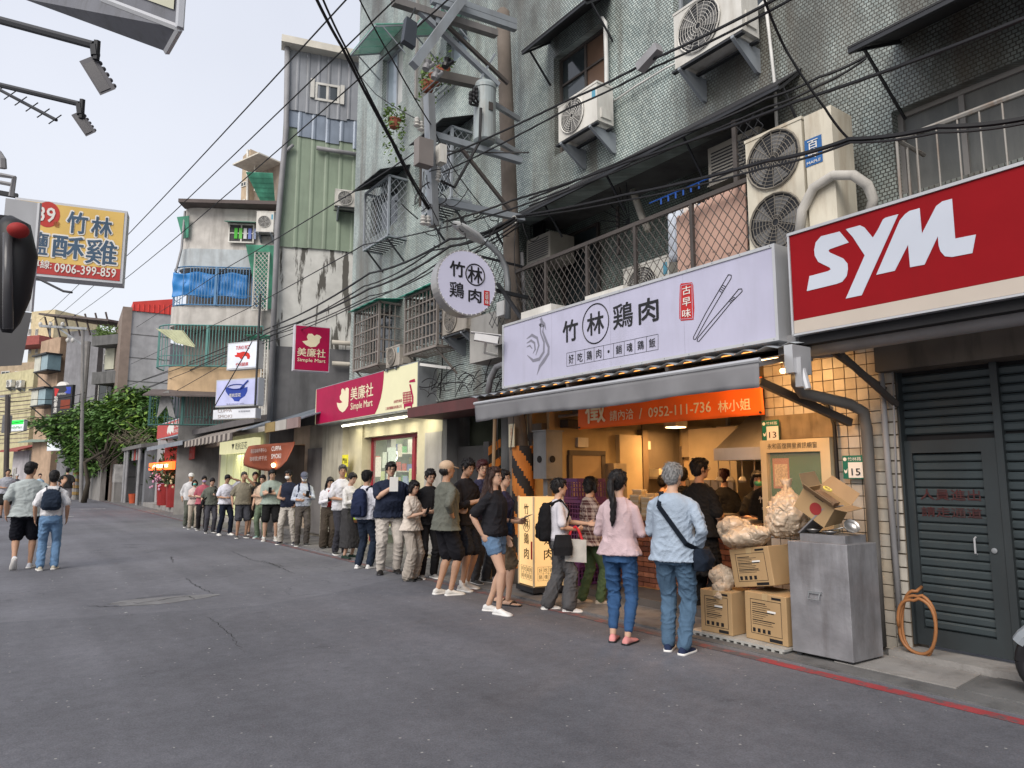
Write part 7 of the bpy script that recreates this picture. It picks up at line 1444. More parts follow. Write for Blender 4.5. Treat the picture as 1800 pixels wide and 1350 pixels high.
m=MB();x=qC(281,735,.8);m.slab([FC_.p(x[0],x[1]+1.0,.8),FC_.p(x[0]+.3,x[1]+1.1,.85),FC_.p(x[0]+.6,x[1],.8),FC_.p(x[0]+.35,x[1]+.1,.8),FC_.p(x[0]+.25,x[1]+.5,.8),FC_.p(x[0]-.1,x[1],.8)],(.02,.03,0));tag(m.build('laundry',cloth((.25,.25,.25))),'grey trousers hanging in the dark teal cage','laundry')
# wall block seen behind: D beige tower
FDt=FD(398,62,492,58);tD=thing('beige_tower','weathered beige apartment tower behind the rounded block','building',FDt.p(2,0,-4));qD=FDt.q;a,b,c,d_=FDt.rect((400,470),(440,268));M_BEI=mat('beige_tiles',(.48,.38,.27),rough=.85,dirt=.6,dcol=(.22,.18,.14),dscale=.4);M_BEID=mat('beige_shade',(.30,.25,.20),rough=.85,dirt=.7,dcol=(.12,.10,.09),dscale=.5)  # beige_shade is the wall beige with side shade put into the colour
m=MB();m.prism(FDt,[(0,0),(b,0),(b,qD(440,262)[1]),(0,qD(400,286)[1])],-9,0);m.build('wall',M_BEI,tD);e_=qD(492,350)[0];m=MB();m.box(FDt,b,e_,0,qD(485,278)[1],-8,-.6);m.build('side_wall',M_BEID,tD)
for (x0,y0,x1,y1)in ((424,330,434,318),(450,285,462,275),(424,360,432,350)):a,b2,c,d_=FDt.rect((x0,y0),(x1,y1));window(FDt,a,b2,c,d_,tD,M_WHT,M_GLASS,d=.02 if x0<440 else -.55,bars=(1,),fw=.08)
m=MB();m.bar(FDt.p(*qD(440,302),.6),FDt.p(*qD(486,282),.6),2.5,.12);m.tube([FDt.p(*qD(458,295),.6),FDt.p(*qD(458,340),.6)],.1,5);m.build('roof_edge',mat('roof_trim',(.5,.5,.5)),tD);m=MB();m.tube([FDt.p(*qD(437,264),.1),FDt.p(*qD(436,360),.1)],.12,5);m.build('downpipe',M_WHT,tD)
# E grey block with red roof
FE=FD(212,45,300,46.5);qE=FE.q;tE=thing('grey_block','plain grey rendered block with a red ribbed metal roof storey','building',FE.p(1.5,0,-3));we=qE(300,600)[0];zr=qE(250,548)[1]
m=MB();m.box(FE,0,we,0,zr,-9,0);m.build('wall',mat('render_grey',(.34,.34,.35),rough=.9,dirt=.4,dcol=(.18,.18,.18),dscale=.3,bump=.2),tE)
for k in range(1,8):m=MB();m.box(FE,0,we,zr*k/8-.03,zr*k/8+.02,.0,.02);m.build('joint',M_CONCD,tE)
m=MB();m.box(FE,-.55,0,0,zr+.2,-9,.1);m.build('pilaster',mat('column_brown',(.22,.17,.14)),tE)
metalsheet(FE,[we*k/4 for k in range(5)],lambda u:zr,lambda u:qE(212,530)[1]-.1+.10*u,.08,mat('sheet_red',(.55,.05,.04),rough=.5,var=.1),tE,.33,.05,name='gable_sheet');m=MB();m.prism(FE,[(0,zr),(we,zr),(we,zr+1.1),(0,zr+.6)],-6,0);m.build('roof_core',mat('sheet_red',(.55,.05,.04)),tE)
# F: grey terraces left of it
def simple_building(label,px0,d0,px1,d1,ytop,col,wins=(),extra=None,depth=8,dirt=.5,glassm=None):
    f_=FD(px0,d0,px1,d1);t=thing('building',label,'building',f_.p(1,0,-3));w_=f_.q(px1,700)[0];m=MB();m.box(f_,0,w_,0,f_.q((px0+px1)/2,ytop)[1],-depth,0);m.build('wall',mat('wall_%d_%d'%(px0,ytop),col,rough=.9,dirt=dirt,dcol=tuple(c*.4 for c in col),dscale=.5,bump=.2),t)
    for (x0,y0,x1,y1)in wins:a,b,c,d_=f_.rect((x0,y0),(x1,y1));window(f_,a,b,c,d_,t,M_WHT,glassm or M_GLASS,d=.03,bars=(1,),fw=.07)
    return t,f_
tF,fF=simple_building('grey concrete terrace house with white windows right of the martial arts sign',165,50,216,49,590,(.27,.27,.28),((183,640,190,622),(172,712,206,672)))
for (y0,y1)in ((588,609),(652,676)):m=MB();a,b,c,d_=fF.rect((165,y1),(210,y0),1);m.box(fF,a,b+.3,c,d_,0,1.2);m.build('balcony_wall',M_CONCD,tF)
m=MB();a,b,c,d_=fF.rect((185,650),(204,612),.0);m.box(fF,a,b,c,d_,.01,.1);m.build('panel',mat('panel_cream',(.5,.5,.4)),tF)
lf=MB();rg=random.Random(2)
for i in range(300):
    p=fF.p(rg.uniform(.2,2.2),fF.q(190,588,1)[1]+rg.random()**2*.7,rg.uniform(.6,1.2));s=.12;ax=Vector((rg.uniform(-1,1),rg.uniform(-1,1),rg.uniform(-.3,1))).normalized()*s;lf.add([p-ax,p+Vector((ax.z,0,-ax.x))*.3,p+ax,p-Vector((ax.z,0,-ax.x))*.3],[(0,1,2,3)])
tag(lf.build('potted_plants',M_LEAF2,recalc=False),'green plants along the roof terrace of the far grey house','plant')
tG,fG=simple_building('grey rendered wall building carrying the dark martial arts sign',98,52,166,51,582,(.23,.23,.245),())
m=MB();z_=fG.q(130,556)[1];m.slab([fG.p(-1.5,z_+.5,-5),fG.p(4.6,z_-.3,-5),fG.p(4.8,z_-.7,1),fG.p(-1.8,z_+.2,1)],.15);
for k in range(7):m.bar(fG.p(-1.4+k*.95,z_-.1,.8),fG.p(-1.4+k*.95,z_-1.6,.2),.09,.09)
m.build('roof_shelter',mat('roof_brown',(.11,.09,.085)),tG)
tH,fH=simple_building('peach house with two glazed bay windows on the far side',52,56,98,53,600,(.42,.30,.21),(),dirt=.6)
for (x0,y0,x1,y1)in ((58,656,84,622),(52,716,80,682)):
    a,b,c,d_=fH.rect((x0,y0),(x1,y1),1.0);t=thing('bay_window','upper glazed bay window on the peach house' if y0<700 else 'lower glazed bay window on the peach house','bay window',fH.p(a,c,1));m=MB();m.box(fH,a,b,c,c+.1,0,1.0);m.box(fH,a-.1,b+.1,d_,d_+.12,0,1.15);m.build('frame',M_DKM,t)
    m=MB();m.box(fH,a+.03,a+(b-a)*.48,c+.1,d_,.05,.97);m.build('pane',mat('pane_cream',(.5,.5,.42),rough=.2),t);m=MB();m.box(fH,a+(b-a)*.52,b-.03,c+.1,d_,.05,.96);m.build('pane',mat('pane_blue',(.22,.32,.36),rough=.12),t)
    m=MB();m.bar(fH.p(a+.2,c-.02,.9),fH.p(a+.9,c-1.0,.05),.08,.08);m.build('brace',M_DKM,t)
tI,fI=simple_building('yellowish tiled block behind the convenience store sign',-20,62,56,58,655,(.50,.46,.28),(),dirt=.3)
for k in range(14):m=MB();a=fI.q(0,688+k*7)[1];m.box(fI,0,fI.q(56,700)[0],a-.03,a+.03,0,.03);m.build('tile_joint',M_BEID,tI)
for i,(x,y)in enumerate(((24,681),(41,682))):q=fI.q(x,y);ac_unit(fI,q[0],q[1],.1,('far outdoor unit on the yellowish block, larger one','far outdoor unit on the yellowish block, smaller one')[i],w=.9,h=.62)
tJ,fJ=simple_building('tan apartment block with shaded balconies at the street end',-60,75,62,72,640,(.38,.30,.21),((2,668,18,652),(26,668,44,652)),dirt=.5)
tK,fK=simple_building('tall yellow apartment block far beyond the street bend',30,110,84,108,548,(.55,.47,.30),((50,590,56,578),(62,590,68,578),(50,622,56,610),(62,622,68,610),(50,568,56,560)),dirt=.2)
m=MB();a=fK.q(48,606)[1];m.box(fK,-1,6,a-.8,a+.6,0,3);m.build('red_roof',mat('roof_red_old',(.28,.07,.06)),tK)
tL,fL=simple_building('low white shop house behind the walking couple',20,58,60,56,792,(.45,.43,.45),((22,860,30,822),),depth=3)
m=MB();a=fL.q(40,790)[1];m.slab([fL.p(-.3,a+.4,-1),fL.p(3.0,a+.5,-1),fL.p(3.0,a-.1,1),fL.p(-.3,a-.1,1)],.12);m.build('awning',mat('roof_red_old',(.28,.07,.06)),tL)
tM,fM=simple_building('pale green fronted shop with dark shutter left of the tree',58,57,112,55,770,(.38,.46,.42),(),depth=3)
m=MB();a,b,c,d_=fM.rect((80,830),(118,785),.1);m.box(fM,a,b,c,d_,.02,.1);m.build('shutter',mat('shutter_green',(.04,.12,.09)),tM);m=MB();a=fM.q(90,775)[1];m.slab([fM.p(.5,a+.3,0),fM.p(4.2,a+.3,0),fM.p(4.2,a-.1,1.6),fM.p(.5,a-.1,1.6)],.08);m.build('awning',mat('awn_pale',(.2,.26,.22)),tM)
tN,fN=simple_building('brown cluttered house front at the very end of the street',-40,70,24,68,700,(.20,.15,.11),((2,830,12,790),),dirt=.7)
# far signs
def farsign(label,cat,fr,rect,d,facem,name='sign',th=.2,casing=None):
    t=thing(name,label,cat,fr.p(rect[0],rect[2],d));m=MB();m.box(fr,rect[0],rect[1],rect[2],rect[3],d-th,d);m.build('casing',casing or M_SILV,t);e=.05*(rect[3]-rect[2]);m=MB();m.box(fr,rect[0]+e,rect[1]-e,rect[2]+e,rect[3]-e,d,d+.01);m.build('face',facem,t);return t
f_=FD(12,46,42,45);t=farsign('green and white lightbox sign of a convenience store','sign',f_,f_.rect((13,759),(43,737)),0,mat('face_white',(.62,.66,.70),rough=.4,emis=.15));a,b,c,d_=f_.rect((14,747),(42,738));m=MB();m.box(f_,a,b,c,d_,.011,.018);m.build('green_band',mat('band_green',(.02,.55,.06),emis=.4,ecol=(.02,.8,.08)),t);text('lettering','FamilyMart',f_,(a+b)/2,c-.22,(b-a)*.92,.22,mat('let_green',(.02,.25,.018)),.013,t,.01)
f_=FD(90,48,128,47);t=farsign('dark vertical taekwondo sign with white characters','sign',f_,f_.rect((89,732),(128,676)),0,mat('face_charcoal',(.035,.035,.04)),casing=M_DKM);q=lambda x,y:f_.q(x,y)
a=q(98,711);text('lettering','跆拳道',f_,a[0],a[1],.40,1.15,M_WTXT,.013,t,.02,vert=True);a,b,c,d_=f_.rect((106,719),(124,702));m=MB();m.box(f_,a,b,c,d_,.013,.018);m.build('red_panel',mat('panel_dark_red',(.20,.04,.02)),t)
m=MB();ppoly(m,f_,[(96,682),(104,684),(100,693),(97,700),(96,690)],.013);m.build('red_kick',mat('kick_red',(.5,.03,.03)),t);m=MB();ppoly(m,f_,[(116,680),(125,680),(124,692),(112,691),(118,686)],.013);m.build('blue_kick',mat('kick_blue',(.03,.06,.4)),t);a=q(109,691);text('lettering','TAEKWONDO',f_,a[0],a[1]-.05,.95,.14,M_WTXT,.02,t,.01)
m=MB();a=q(108,678);m.prism(f_,[(a[0]+.55*math.cos(k),a[1]+.28*math.sin(k))for k in [i*math.pi/10 for i in range(11)]],-.2,0);m.build('crest_top',M_WTXT,t)
f_=FD(82,52,112,51);t=farsign('white lightbox sign half hidden under the tree','sign',f_,f_.rect((82,793),(111,776)),0,mat('face_white',(.62,.66,.70)));t=farsign('pale shop board behind the lowest leaves of the tree','sign',f_,f_.rect((84,775),(105,750)),0,mat('face_pale',(.55,.60,.58)))
# shop signs on the near left group
fP=Frame(AD(398,838,20.5).xy[:],(AD(458,838,20.0)-AD(398,838,20.5)).xy[:]);t=farsign('white lightbox sign with a red pig','sign',fP,fP.rect((398,651),(456,598)),0,mat('face_bluewhite',(.62,.66,.74),rough=.4,emis=.1),th=.2)
a,b,c,d_=fP.rect((398,651),(456,598));cm_=(a+b)/2;redm=mat('let_red',(.55,.03,.02));text('lettering','TUFAO RICE',fP,cm_,d_-.17,.52,.11,redm,.014,t,.015);text('lettering','竹苑腿庫',fP,cm_,c+.14,.48,.11,redm,.014,t,.01)
m=MB();cvP=lambda x,y:(x/3.75+250,y/3.75+340);ppoly(m,fP,[(608,1068),(625,1062),(622,1048),(640,1050),(665,1042),(690,1045),(706,1055),(712,1075),(706,1092),(692,1090),(690,1075),(675,1070),(662,1075),(660,1092),(648,1092),(640,1080),(615,1078)],.012,cvP);m.build('pig',redm,t)
fQ=Frame(AD(376,838,19.0).xy[:],(AD(455,838,18.4)-AD(376,838,19.0)).xy[:]);t=farsign('lilac lightbox sign with a blue bowl and spoon','sign',fQ,fQ.rect((378,716),(456,663)),0,mat('face_lilac',(.42,.44,.66),rough=.4,emis=.08),th=.2);blu=mat('bowl_blue',(.02,.05,.30));cvQ=lambda x,y:(x/3.75+250,y/3.75+340)
cw=lambda x,y:(x/3.75+200,y/3.75+600)
m=MB();ppoly(m,fQ,[(735,300),(810,318),(882,300),(880,330),(865,360),(835,380),(825,396),(795,394),(785,378),(755,355),(738,330)],.012,cw);m.build('bowl',blu,t);m=MB();q0=fQ.q(*cw(809,300));m.tube([fQ.p(q0[0]+.29*math.cos(k),q0[1]+.065*math.sin(k),.022)for k in [i*math.pi/12 for i in range(25)]],.012,4,cap=False);m.bar(fQ.p(*fQ.q(*cw(835,315)),.028),fQ.p(*fQ.q(*cw(890,258)),.028),.02,.03);m.build('rim',blu,t);a=fQ.q(*cw(803,355));text('lettering','乾杭豆花',fQ,a[0],a[1],.40,.10,M_WTXT,.018,t,.01);a=fQ.q(*cw(803,413));text('lettering','電話:(02)2231-0996',fQ,a[0],a[1],.62,.05,M_INK2,.014,t)
t=farsign('narrow white panel under the bowl sign','sign',fQ,fQ.rect((374,738),(450,717)),0,mat('face_white2',(.60,.62,.66),emis=.08),th=.2);a=fQ.q(396,722);text('lettering','CUPPA',fQ,a[0],a[1],.5,.09,mat('let_grey_orange',(.35,.30,.28)),.013,t,.015);a=fQ.q(396,732);text('lettering','SMOKI',fQ,a[0],a[1],.5,.09,mat('let_grey_orange',(.35,.30,.28)),.013,t,.015)
a=fQ.q(430,723);text('lettering','炭賣咖啡館',fQ,a[0],a[1],.4,.05,M_INK2,.013,t)
m=MB();m.tube([fQ.p(1.4,3.4,.1),fQ.p(1.4,6.4,.1)],.03,6);tag(m.build('sign_mast',M_DKM),'dark steel mast beside the pig and bowl signs','post')
# ---- far row of shops on the kerb
F68=FX(6.8)
row=thing('shop_row','row of low shop fronts behind the far end of the queue','building',(7.5,30,0))
for (ya_,yb_,zt_,colr)in ((17.5,19.0,2.9,(.30,.27,.22)),(19.0,23.0,2.95,(.48,.38,.28)),(23.0,28.5,3.0,(.5,.5,.42)),(28.5,39.5,3.25,(.42,.33,.26)),(39.5,42.4,3.5,(.34,.33,.33))):
    m=MB();open_=not (39<ya_ or ya_<18);e=.35
    if open_:m.bx(6.8,7.1,ya_,ya_+e,0,zt_);m.bx(6.8,7.1,yb_-e,yb_-.01,0,zt_);m.bx(6.8,7.1,ya_+e,yb_-e,zt_-.5,zt_);m.bx(9.5,9.6,ya_,yb_,0,zt_);m.bx(7.1,9.5,ya_,ya_+.1,0,zt_);m.bx(7.1,9.5,yb_-.15,yb_-.05,0,zt_);m.bx(7.1,9.5,ya_+.1,yb_-.15,zt_-.2,zt_-.1)
    else:m.bx(6.8,9.5,ya_,yb_-.01,0,zt_)
    m.build('front',mat('front_%d'%int(ya_),colr,rough=.8,dirt=.35,dcol=tuple(c*.45 for c in colr)),row)
m=MB();m.bx(6.72,6.79,17.7,18.9,.1,2.3);m.build('shuttered_door',mat('door_grey_old',(.16,.15,.145),dirt=.5),row)
for k in range(5):m=MB();y=23.5+k*.95;m.bx(6.7,6.76,y,y+.86,.2,2.4);m.build('door_panel',mat('panel_yellowgreen_glow',(.52,.54,.30),rough=.5,emis=.12,var=.1),row)  # door panels emit faintly in place of light on them
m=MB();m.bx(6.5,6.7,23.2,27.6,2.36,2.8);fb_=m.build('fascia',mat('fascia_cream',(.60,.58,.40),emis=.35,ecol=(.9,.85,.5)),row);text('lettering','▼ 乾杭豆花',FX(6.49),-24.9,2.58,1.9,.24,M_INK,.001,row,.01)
m=MB();m.bx(7.2,7.25,19.3,22.6,.2,2.5);m.build('peach_wall',mat('peach_painted_glow',(.62,.42,.24),emis=.12,ecol=(1,.6,.3)),row)  # wall emits a faint warm glow in place of lamplight on it
for (x,y,z,e,c)in ((6.95,20.8,2.35,14,(1,.66,.36)),(6.4,25.5,2.3,8,(1,.9,.6)),(7.8,32,2.6,30,(1,.62,.34)),(7.6,36,2.6,20,(1,.62,.34))):lamp('shopfront_lamp',(x,y,z),e,.8,c)
m=MB();m.ell((6.0,19.5,1.86),.06,8,6);tag(m.build('bulb',M_LAMPW),'small glowing bulb below the orange cuppa banner','lamp')
# awnings of the row
t=thing('striped_awning','taupe and brown striped awning with a scalloped edge','awning',(6,28,3));y0,y1=21.9,28.6;n=24
sa,sb=mat('stripe_light',(.36,.32,.28),rough=.8),mat('stripe_dark',(.085,.07,.065),rough=.8)
for k in range(n):a=y0+(y1-y0)*k/n;b=y0+(y1-y0)*(k+1)/n;m=MB();m.slab([Vector((6.9,a,3.35)),Vector((6.9,b,3.35)),Vector((5.5,b,2.85)),Vector((5.5,a,2.85))],.02);m.hexa([(5.49,a,2.62+.04*(k%2)),(5.51,a,2.62+.04*(k%2)),(5.51,b,2.62),(5.49,b,2.62),(5.49,a,2.85),(5.51,a,2.85),(5.51,b,2.85),(5.49,b,2.85)]);m.build('stripe',sa if k%2 else sb,t)
t=thing('grey_awning','plain grey awning under the red rice shop sign','awning',(6,36,3.2));m=MB();m.slab([Vector((6.9,29.2,3.2)),Vector((6.9,37,3.2)),Vector((5.5,37,2.9)),Vector((5.5,29,2.9))],.03);m.build('fabric',mat('awning_slate',(.22,.24,.27)),t);m=MB();m.bx(5.48,5.5,29.0,37,2.74,2.91);m.build('valance',mat('awning_slate',(.22,.24,.27)),t)
t=thing('tin_roof','patched grey tin roof over the coffee stall','roof',(6.3,22,3.3));
for k in range(9):a=16.6+k*.66;m=MB();m.slab([Vector((7.4,a,3.55)),Vector((7.4,a+.64,3.55)),Vector((5.75,a+.64,2.95)),Vector((5.75,a,2.95))],.03);m.build('sheet',mat('tin_%d'%(k%3),((.17,.20,.24),(.22,.24,.27),(.13,.16,.19))[k%3],rough=.5,dirt=.4),t)
for k,c in enumerate(((.25,.18,.17),(.38,.36,.33),(.28,.20,.08))):m=MB();m.bx(5.68,5.74,16.7+k*.9,17.55+k*.9,2.72,2.97);m.build('fascia_board',mat('fascia_%d'%k,c),t)
t=thing('lean_roof','brown flat roof edge over the striped awning','roof',(6.3,28,4));m=MB();m.slab([Vector((8,22.6,3.75)),Vector((8,31.5,3.85)),Vector((6.3,31.5,3.45)),Vector((6.3,22.6,3.42))],.2);m.build('sheet',mat('roof_taupe',(.11,.10,.10)),t)
# banners of the row
fU=FX(5.95);t=thing('banner','sagging orange coffee banner hung under the tin roof','banner',(5.9,22,2.5));a,b=-21.8,-18.0;m=MB();m.add(*wavy(lambda p,s:fU.p(a+(b-a)*p,2.44-.50*s-.10*math.sin(math.pi*p)*s*2-.06*s*(1-p),.12*math.sin(p*5+s*2)),24,8));o=m.build('cloth',mat('banner_rust',(.33,.085,.04),rough=.7,var=.1),t,smooth=True,recalc=False);o.modifiers.new('s','SOLIDIFY').thickness=.01
text('lettering','CUPPA',fU,b-.62,2.28,.8,.12,M_WTXT,.16,t,.02);text('lettering','SMOKI',fU,b-.62,2.08,.8,.12,M_WTXT,.16,t,.02);text('lettering','精品咖啡外帶中心',fU,a+1.6,2.27,1.5,.12,mat('let_dim',(.5,.42,.38)),.16,t,.01);text('lettering','咖啡買2杯千元',fU,a+1.6,2.05,1.6,.13,mat('let_dim',(.5,.42,.38)),.16,t,.01)
fV=FX(6.3);t=thing('banner','dark red lettered banner under the grey awning','banner',(6.3,34,2.6));a,b,c,d_=fV.rect((290,812),(343,790));m=MB();a,b=-37.2,-30.7;m.prism(fV,[(a,2.08),(b,2.27),(b,2.87),(a,2.98)],0,.02);m.build('cloth',mat('banner_dark_red',(.38,.04,.03),rough=.7),t);text('lettering','竹苑腿庫飯 2231',fV,(a+b)/2,2.68,(b-a)*.85,.2,mat('let_pink',(.5,.2,.18)),.021,t,.01);text('lettering','新鮮滷味每日第二鍋',fV,(a+b)/2,2.40,(b-a)*.85,.2,mat('let_pink',(.5,.2,.18)),.021,t,.01)
fW=FX(6.2);a,b=-39,-31.8;t=thing('rice_shop_sign','red lightbox sign with a white pig silhouette','sign',(6.3,38,4));m=MB();m.box(fW,a,b,3.35,4.1,-.7,0);m.build('casing',mat('casing_bluegrey',(.45,.50,.55)),t);m=MB();m.box(fW,a+.05,b-.05,3.4,4.05,.001,.02);m.build('face',mat('face_red',(.48,.03,.025),rough=.4),t);text('lettering','竹苑腿庫',fW,b-2.0,3.85,2.2,.28,M_WTXT,.021,t,.03);text('lettering','TUFAO RICE',fW,b-2.0,3.56,2.0,.15,M_WTXT,.021,t,.03)
m=MB();x=a+3.0;m.prism(fW,[(x-.3,3.6),(x+.0,3.48),(x+.15,3.6),(x+.6,3.45),(x+.75,3.6),(x+1.2,3.48),(x+1.3,3.8),(x+.9,3.98),(x+.2,3.96),(x-.2,3.8)],.021,.025);m.build('pig',M_WTXT,t)
fL2=FX(6.0);a,b=-38.7,-32.9;t=thing('glowing_sign','small glowing orange sign at the rice shop corner','sign',(6,38,2.5));m=MB();m.box(fL2,a,b,1.86,2.2,0,.12);m.build('face',mat('glow_orange',(.9,.12,.02),emis=1.6,ecol=(1,.10,.015),var=0),t);text('lettering','竹苑腿庫',fL2,(a+b)/2,2.03,(b-a)*.7,.16,mat('glow_white',(1,.8,.6),emis=1.5,var=0),.121,t,.02)
# pots and orchids
for i,(x,y,px)in enumerate(((6.45,34.6,0),(6.5,37.2,1))):
    t=thing('flower_pot',('dark red drum pot with green leaves at the rice shop door','dark red square pot with pink orchids at the rice shop corner')[i],'plant',(x,y,.22));m=MB();m.lathe((x,y,.22),[(.42,0),(.45,.5),(.47,1.0),(.42,1.0),(.40,.9)],16);m.build('pot',mat('pot_red',(.22,.02,.02),rough=.3),t)
    L=MB();rg=random.Random(i+20)
    for k in range(420):p=Vector((x+rg.gauss(0,.32),y+rg.gauss(0,.35),1.25+abs(rg.gauss(0,.6))));s=.14;ax=Vector((rg.uniform(-1,1),rg.uniform(-1,1),rg.uniform(-.5,1.2))).normalized()*s;bq=ax.cross(Vector((rg.random(),rg.random(),.2))).normalized()*s*.35;L.add([p-ax,p+bq,p+ax,p-bq],[(0,1,2,3)])
    L.build('foliage',mat('leaf_dark',(.035,.06,.02),rough=.5,var=.4,scale=6),t,recalc=False);L=MB()
    for k in range(120 if i else 50):p=Vector((x-.2+rg.gauss(0,.22),y+rg.gauss(0,.3),1.45+rg.gauss(0,.25)));L.ell(p,.06,5,4)
    L.build('flowers',mat('orchid_pink' if i else 'orchid_cream',(.6,.35,.5)if i else (.55,.5,.3),rough=.6),t,recalc=False)
t=thing('opening_stand','red sheet covered stand beside the rice shop door','stand',(6.7,33,.2));m=MB();m.lathe((6.9,32.6,.22),[(.4,0),(.42,1.2),(.38,2.0),(.15,2.3)],10);m.build('cover',mat('cloth_red',(.42,.03,.03),rough=.8),t)
# shed with parked scooter, wall under the tree
shd=thing('shed','open grey shed with steel posts beside the tree','shed',(6.5,46,0));
m=MB();m.bx(6.3,9,42.5,43.1,0,3.0);m.bx(8.6,8.7,43.1,56,0,3.2);m.bx(6.9,8.6,49.8,50.2,0,3.0);m.build('wall',mat('shed_grey',(.17,.175,.19),dirt=.4),shd)
m=MB();m.slab([Vector((9,42.4,3.7)),Vector((9,56,3.7)),Vector((6.0,56,3.3)),Vector((6.0,42.4,3.3))],.2);m.build('roof',mat('shed_roof',(.16,.155,.15),dirt=.4),shd)
for y in (43.6,48.2,49.2):m=MB();m.tube([(6.15,y,0),(6.15,y,3.2)],.09,8);m.build('post',M_PVC,shd)
for k in range(5):m=MB();m.bx(6.3,6.34,44.2+.75*k,44.75+.75*k,2.5,3.15);m.build('hanging_board',mat('board_%d'%(k%2),((.25,.25,.25),(.35,.05,.04))[k%2]),shd)
m=MB();m.bx(7.9,8.0,45.8,46.6,1.6,2.2);m.build('meter_box',M_WHT,shd)
t=thing('parked_scooter','dark scooter parked inside the grey shed','scooter',(6.7,45.5,0));c=(6.9,45.4)
for dy in (-.62,.62):m=MB();m.tube([Vector((c[0],c[1]+dy+.24*math.cos(a),.28+.24*math.sin(a)))for a in [i*.5 for i in range(14)]],.06,6);m.build('wheel',M_BLACKP,t)
m=MB();m.hexa([(6.75,44.7,.35),(7.05,44.7,.35),(7.05,46.0,.3),(6.75,46.0,.3),(6.75,44.7,.85),(7.05,44.7,.85),(7.05,45.6,.75),(6.75,45.6,.75)]);m.bar((6.9,45.8,.4),(6.9,46.05,1.1),.2,.2);m.build('body',M_DKM,t);m=MB();m.bx(6.72,7.08,44.7,45.5,.86,.95);m.build('seat',mat('seat_beige',(.35,.3,.25)),t);m=MB();m.tube([(6.6,45.95,1.1),(7.2,45.95,1.1)],.025,5);m.build('handlebar',M_DKM,t)
t=thing('bucket','small orange bucket on the pavement before the shed','bucket',(6.4,46.8,0));m=MB();m.lathe((6.4,46.8,.02),[(.2,0),(.27,.55),(.28,.55),(.25,.5)],12);m.build('pail',mat('bucket_orange',(.45,.08,.03)),t)
t=thing('stub_pillar','stubby pasted over concrete pillar beside the grey shed','pillar',(5.9,51,0));m=MB();m.bx(5.7,6.1,49.6,50.6,0,2.1);m.build('pillar',M_CONC,t);m=MB();m.bx(5.68,6.12,49.58,50.62,1.2,2.3);m.build('bills',mat('bills',(.35,.34,.33),var=.3),t)
t=thing('garden_wall','low stained concrete wall below the tree','wall',(6,55,0));m=MB();m.bx(5.3,5.6,53,60,0,2.6);m.build('wall',M_CONC,t)
t=thing('striped_pole','far pole wrapped in faded yellow and black stripes','pole',(4.1,56,0));m=MB();m.tube([(4.3,57.5,0),(4.3,57.5,11)],.22,10);m.build('shaft',M_CONC,t)
for k in range(6):m=MB();m.tube([(4.3,57.5,.3+.45*k),(4.32,57.52,.5+.45*k)],.26,10);m.build('stripe',mat('stripe_ochre',(.26,.17,.06)),t)
# far pole with crossarm and insulators
fp=AD(146,838,44);t=thing('utility_pole','far grey utility pole with a crossarm left of the red roofed block','pole',(fp.x,fp.y,0));m=MB();m.tube([Vector((fp.x,fp.y,0)),AD(146,575,44)],.12,10,.09);m.build('shaft',M_CONC,t);m=MB();m.bar(AD(70,573,43.5),AD(153,578,44),.14,.14);m.bar(AD(105,578,43.8),AD(145,606,44),.1,.1);m.bar(AD(88,590,43.8),AD(88,565,43.8),.1,.1);m.build('crossarm',M_STEEL,t)
for x in (71,89,110,119,128):c=AD(x,570 if x<112 else 598,43.6);m=MB();m.ell(c,(.11,.11,.15),8,6);m.build('insulator',M_PORC,t)
fp=AD(14,838,40);t=thing('utility_pole','thin brown utility pole beside the convenience store sign','pole',(fp.x,fp.y,0));m=MB();m.tube([Vector((fp.x,fp.y,0)),AD(14,694,40)],.13,8);m.build('shaft',M_BRN,t);m=MB();m.bar(AD(-8,698,40),AD(18,696,40),.1,.1);m.bx(fp.x-.5,fp.x-.05,fp.y-.2,fp.y+.2,4.0,5.0);m.build('crossarm',M_PVC,t)

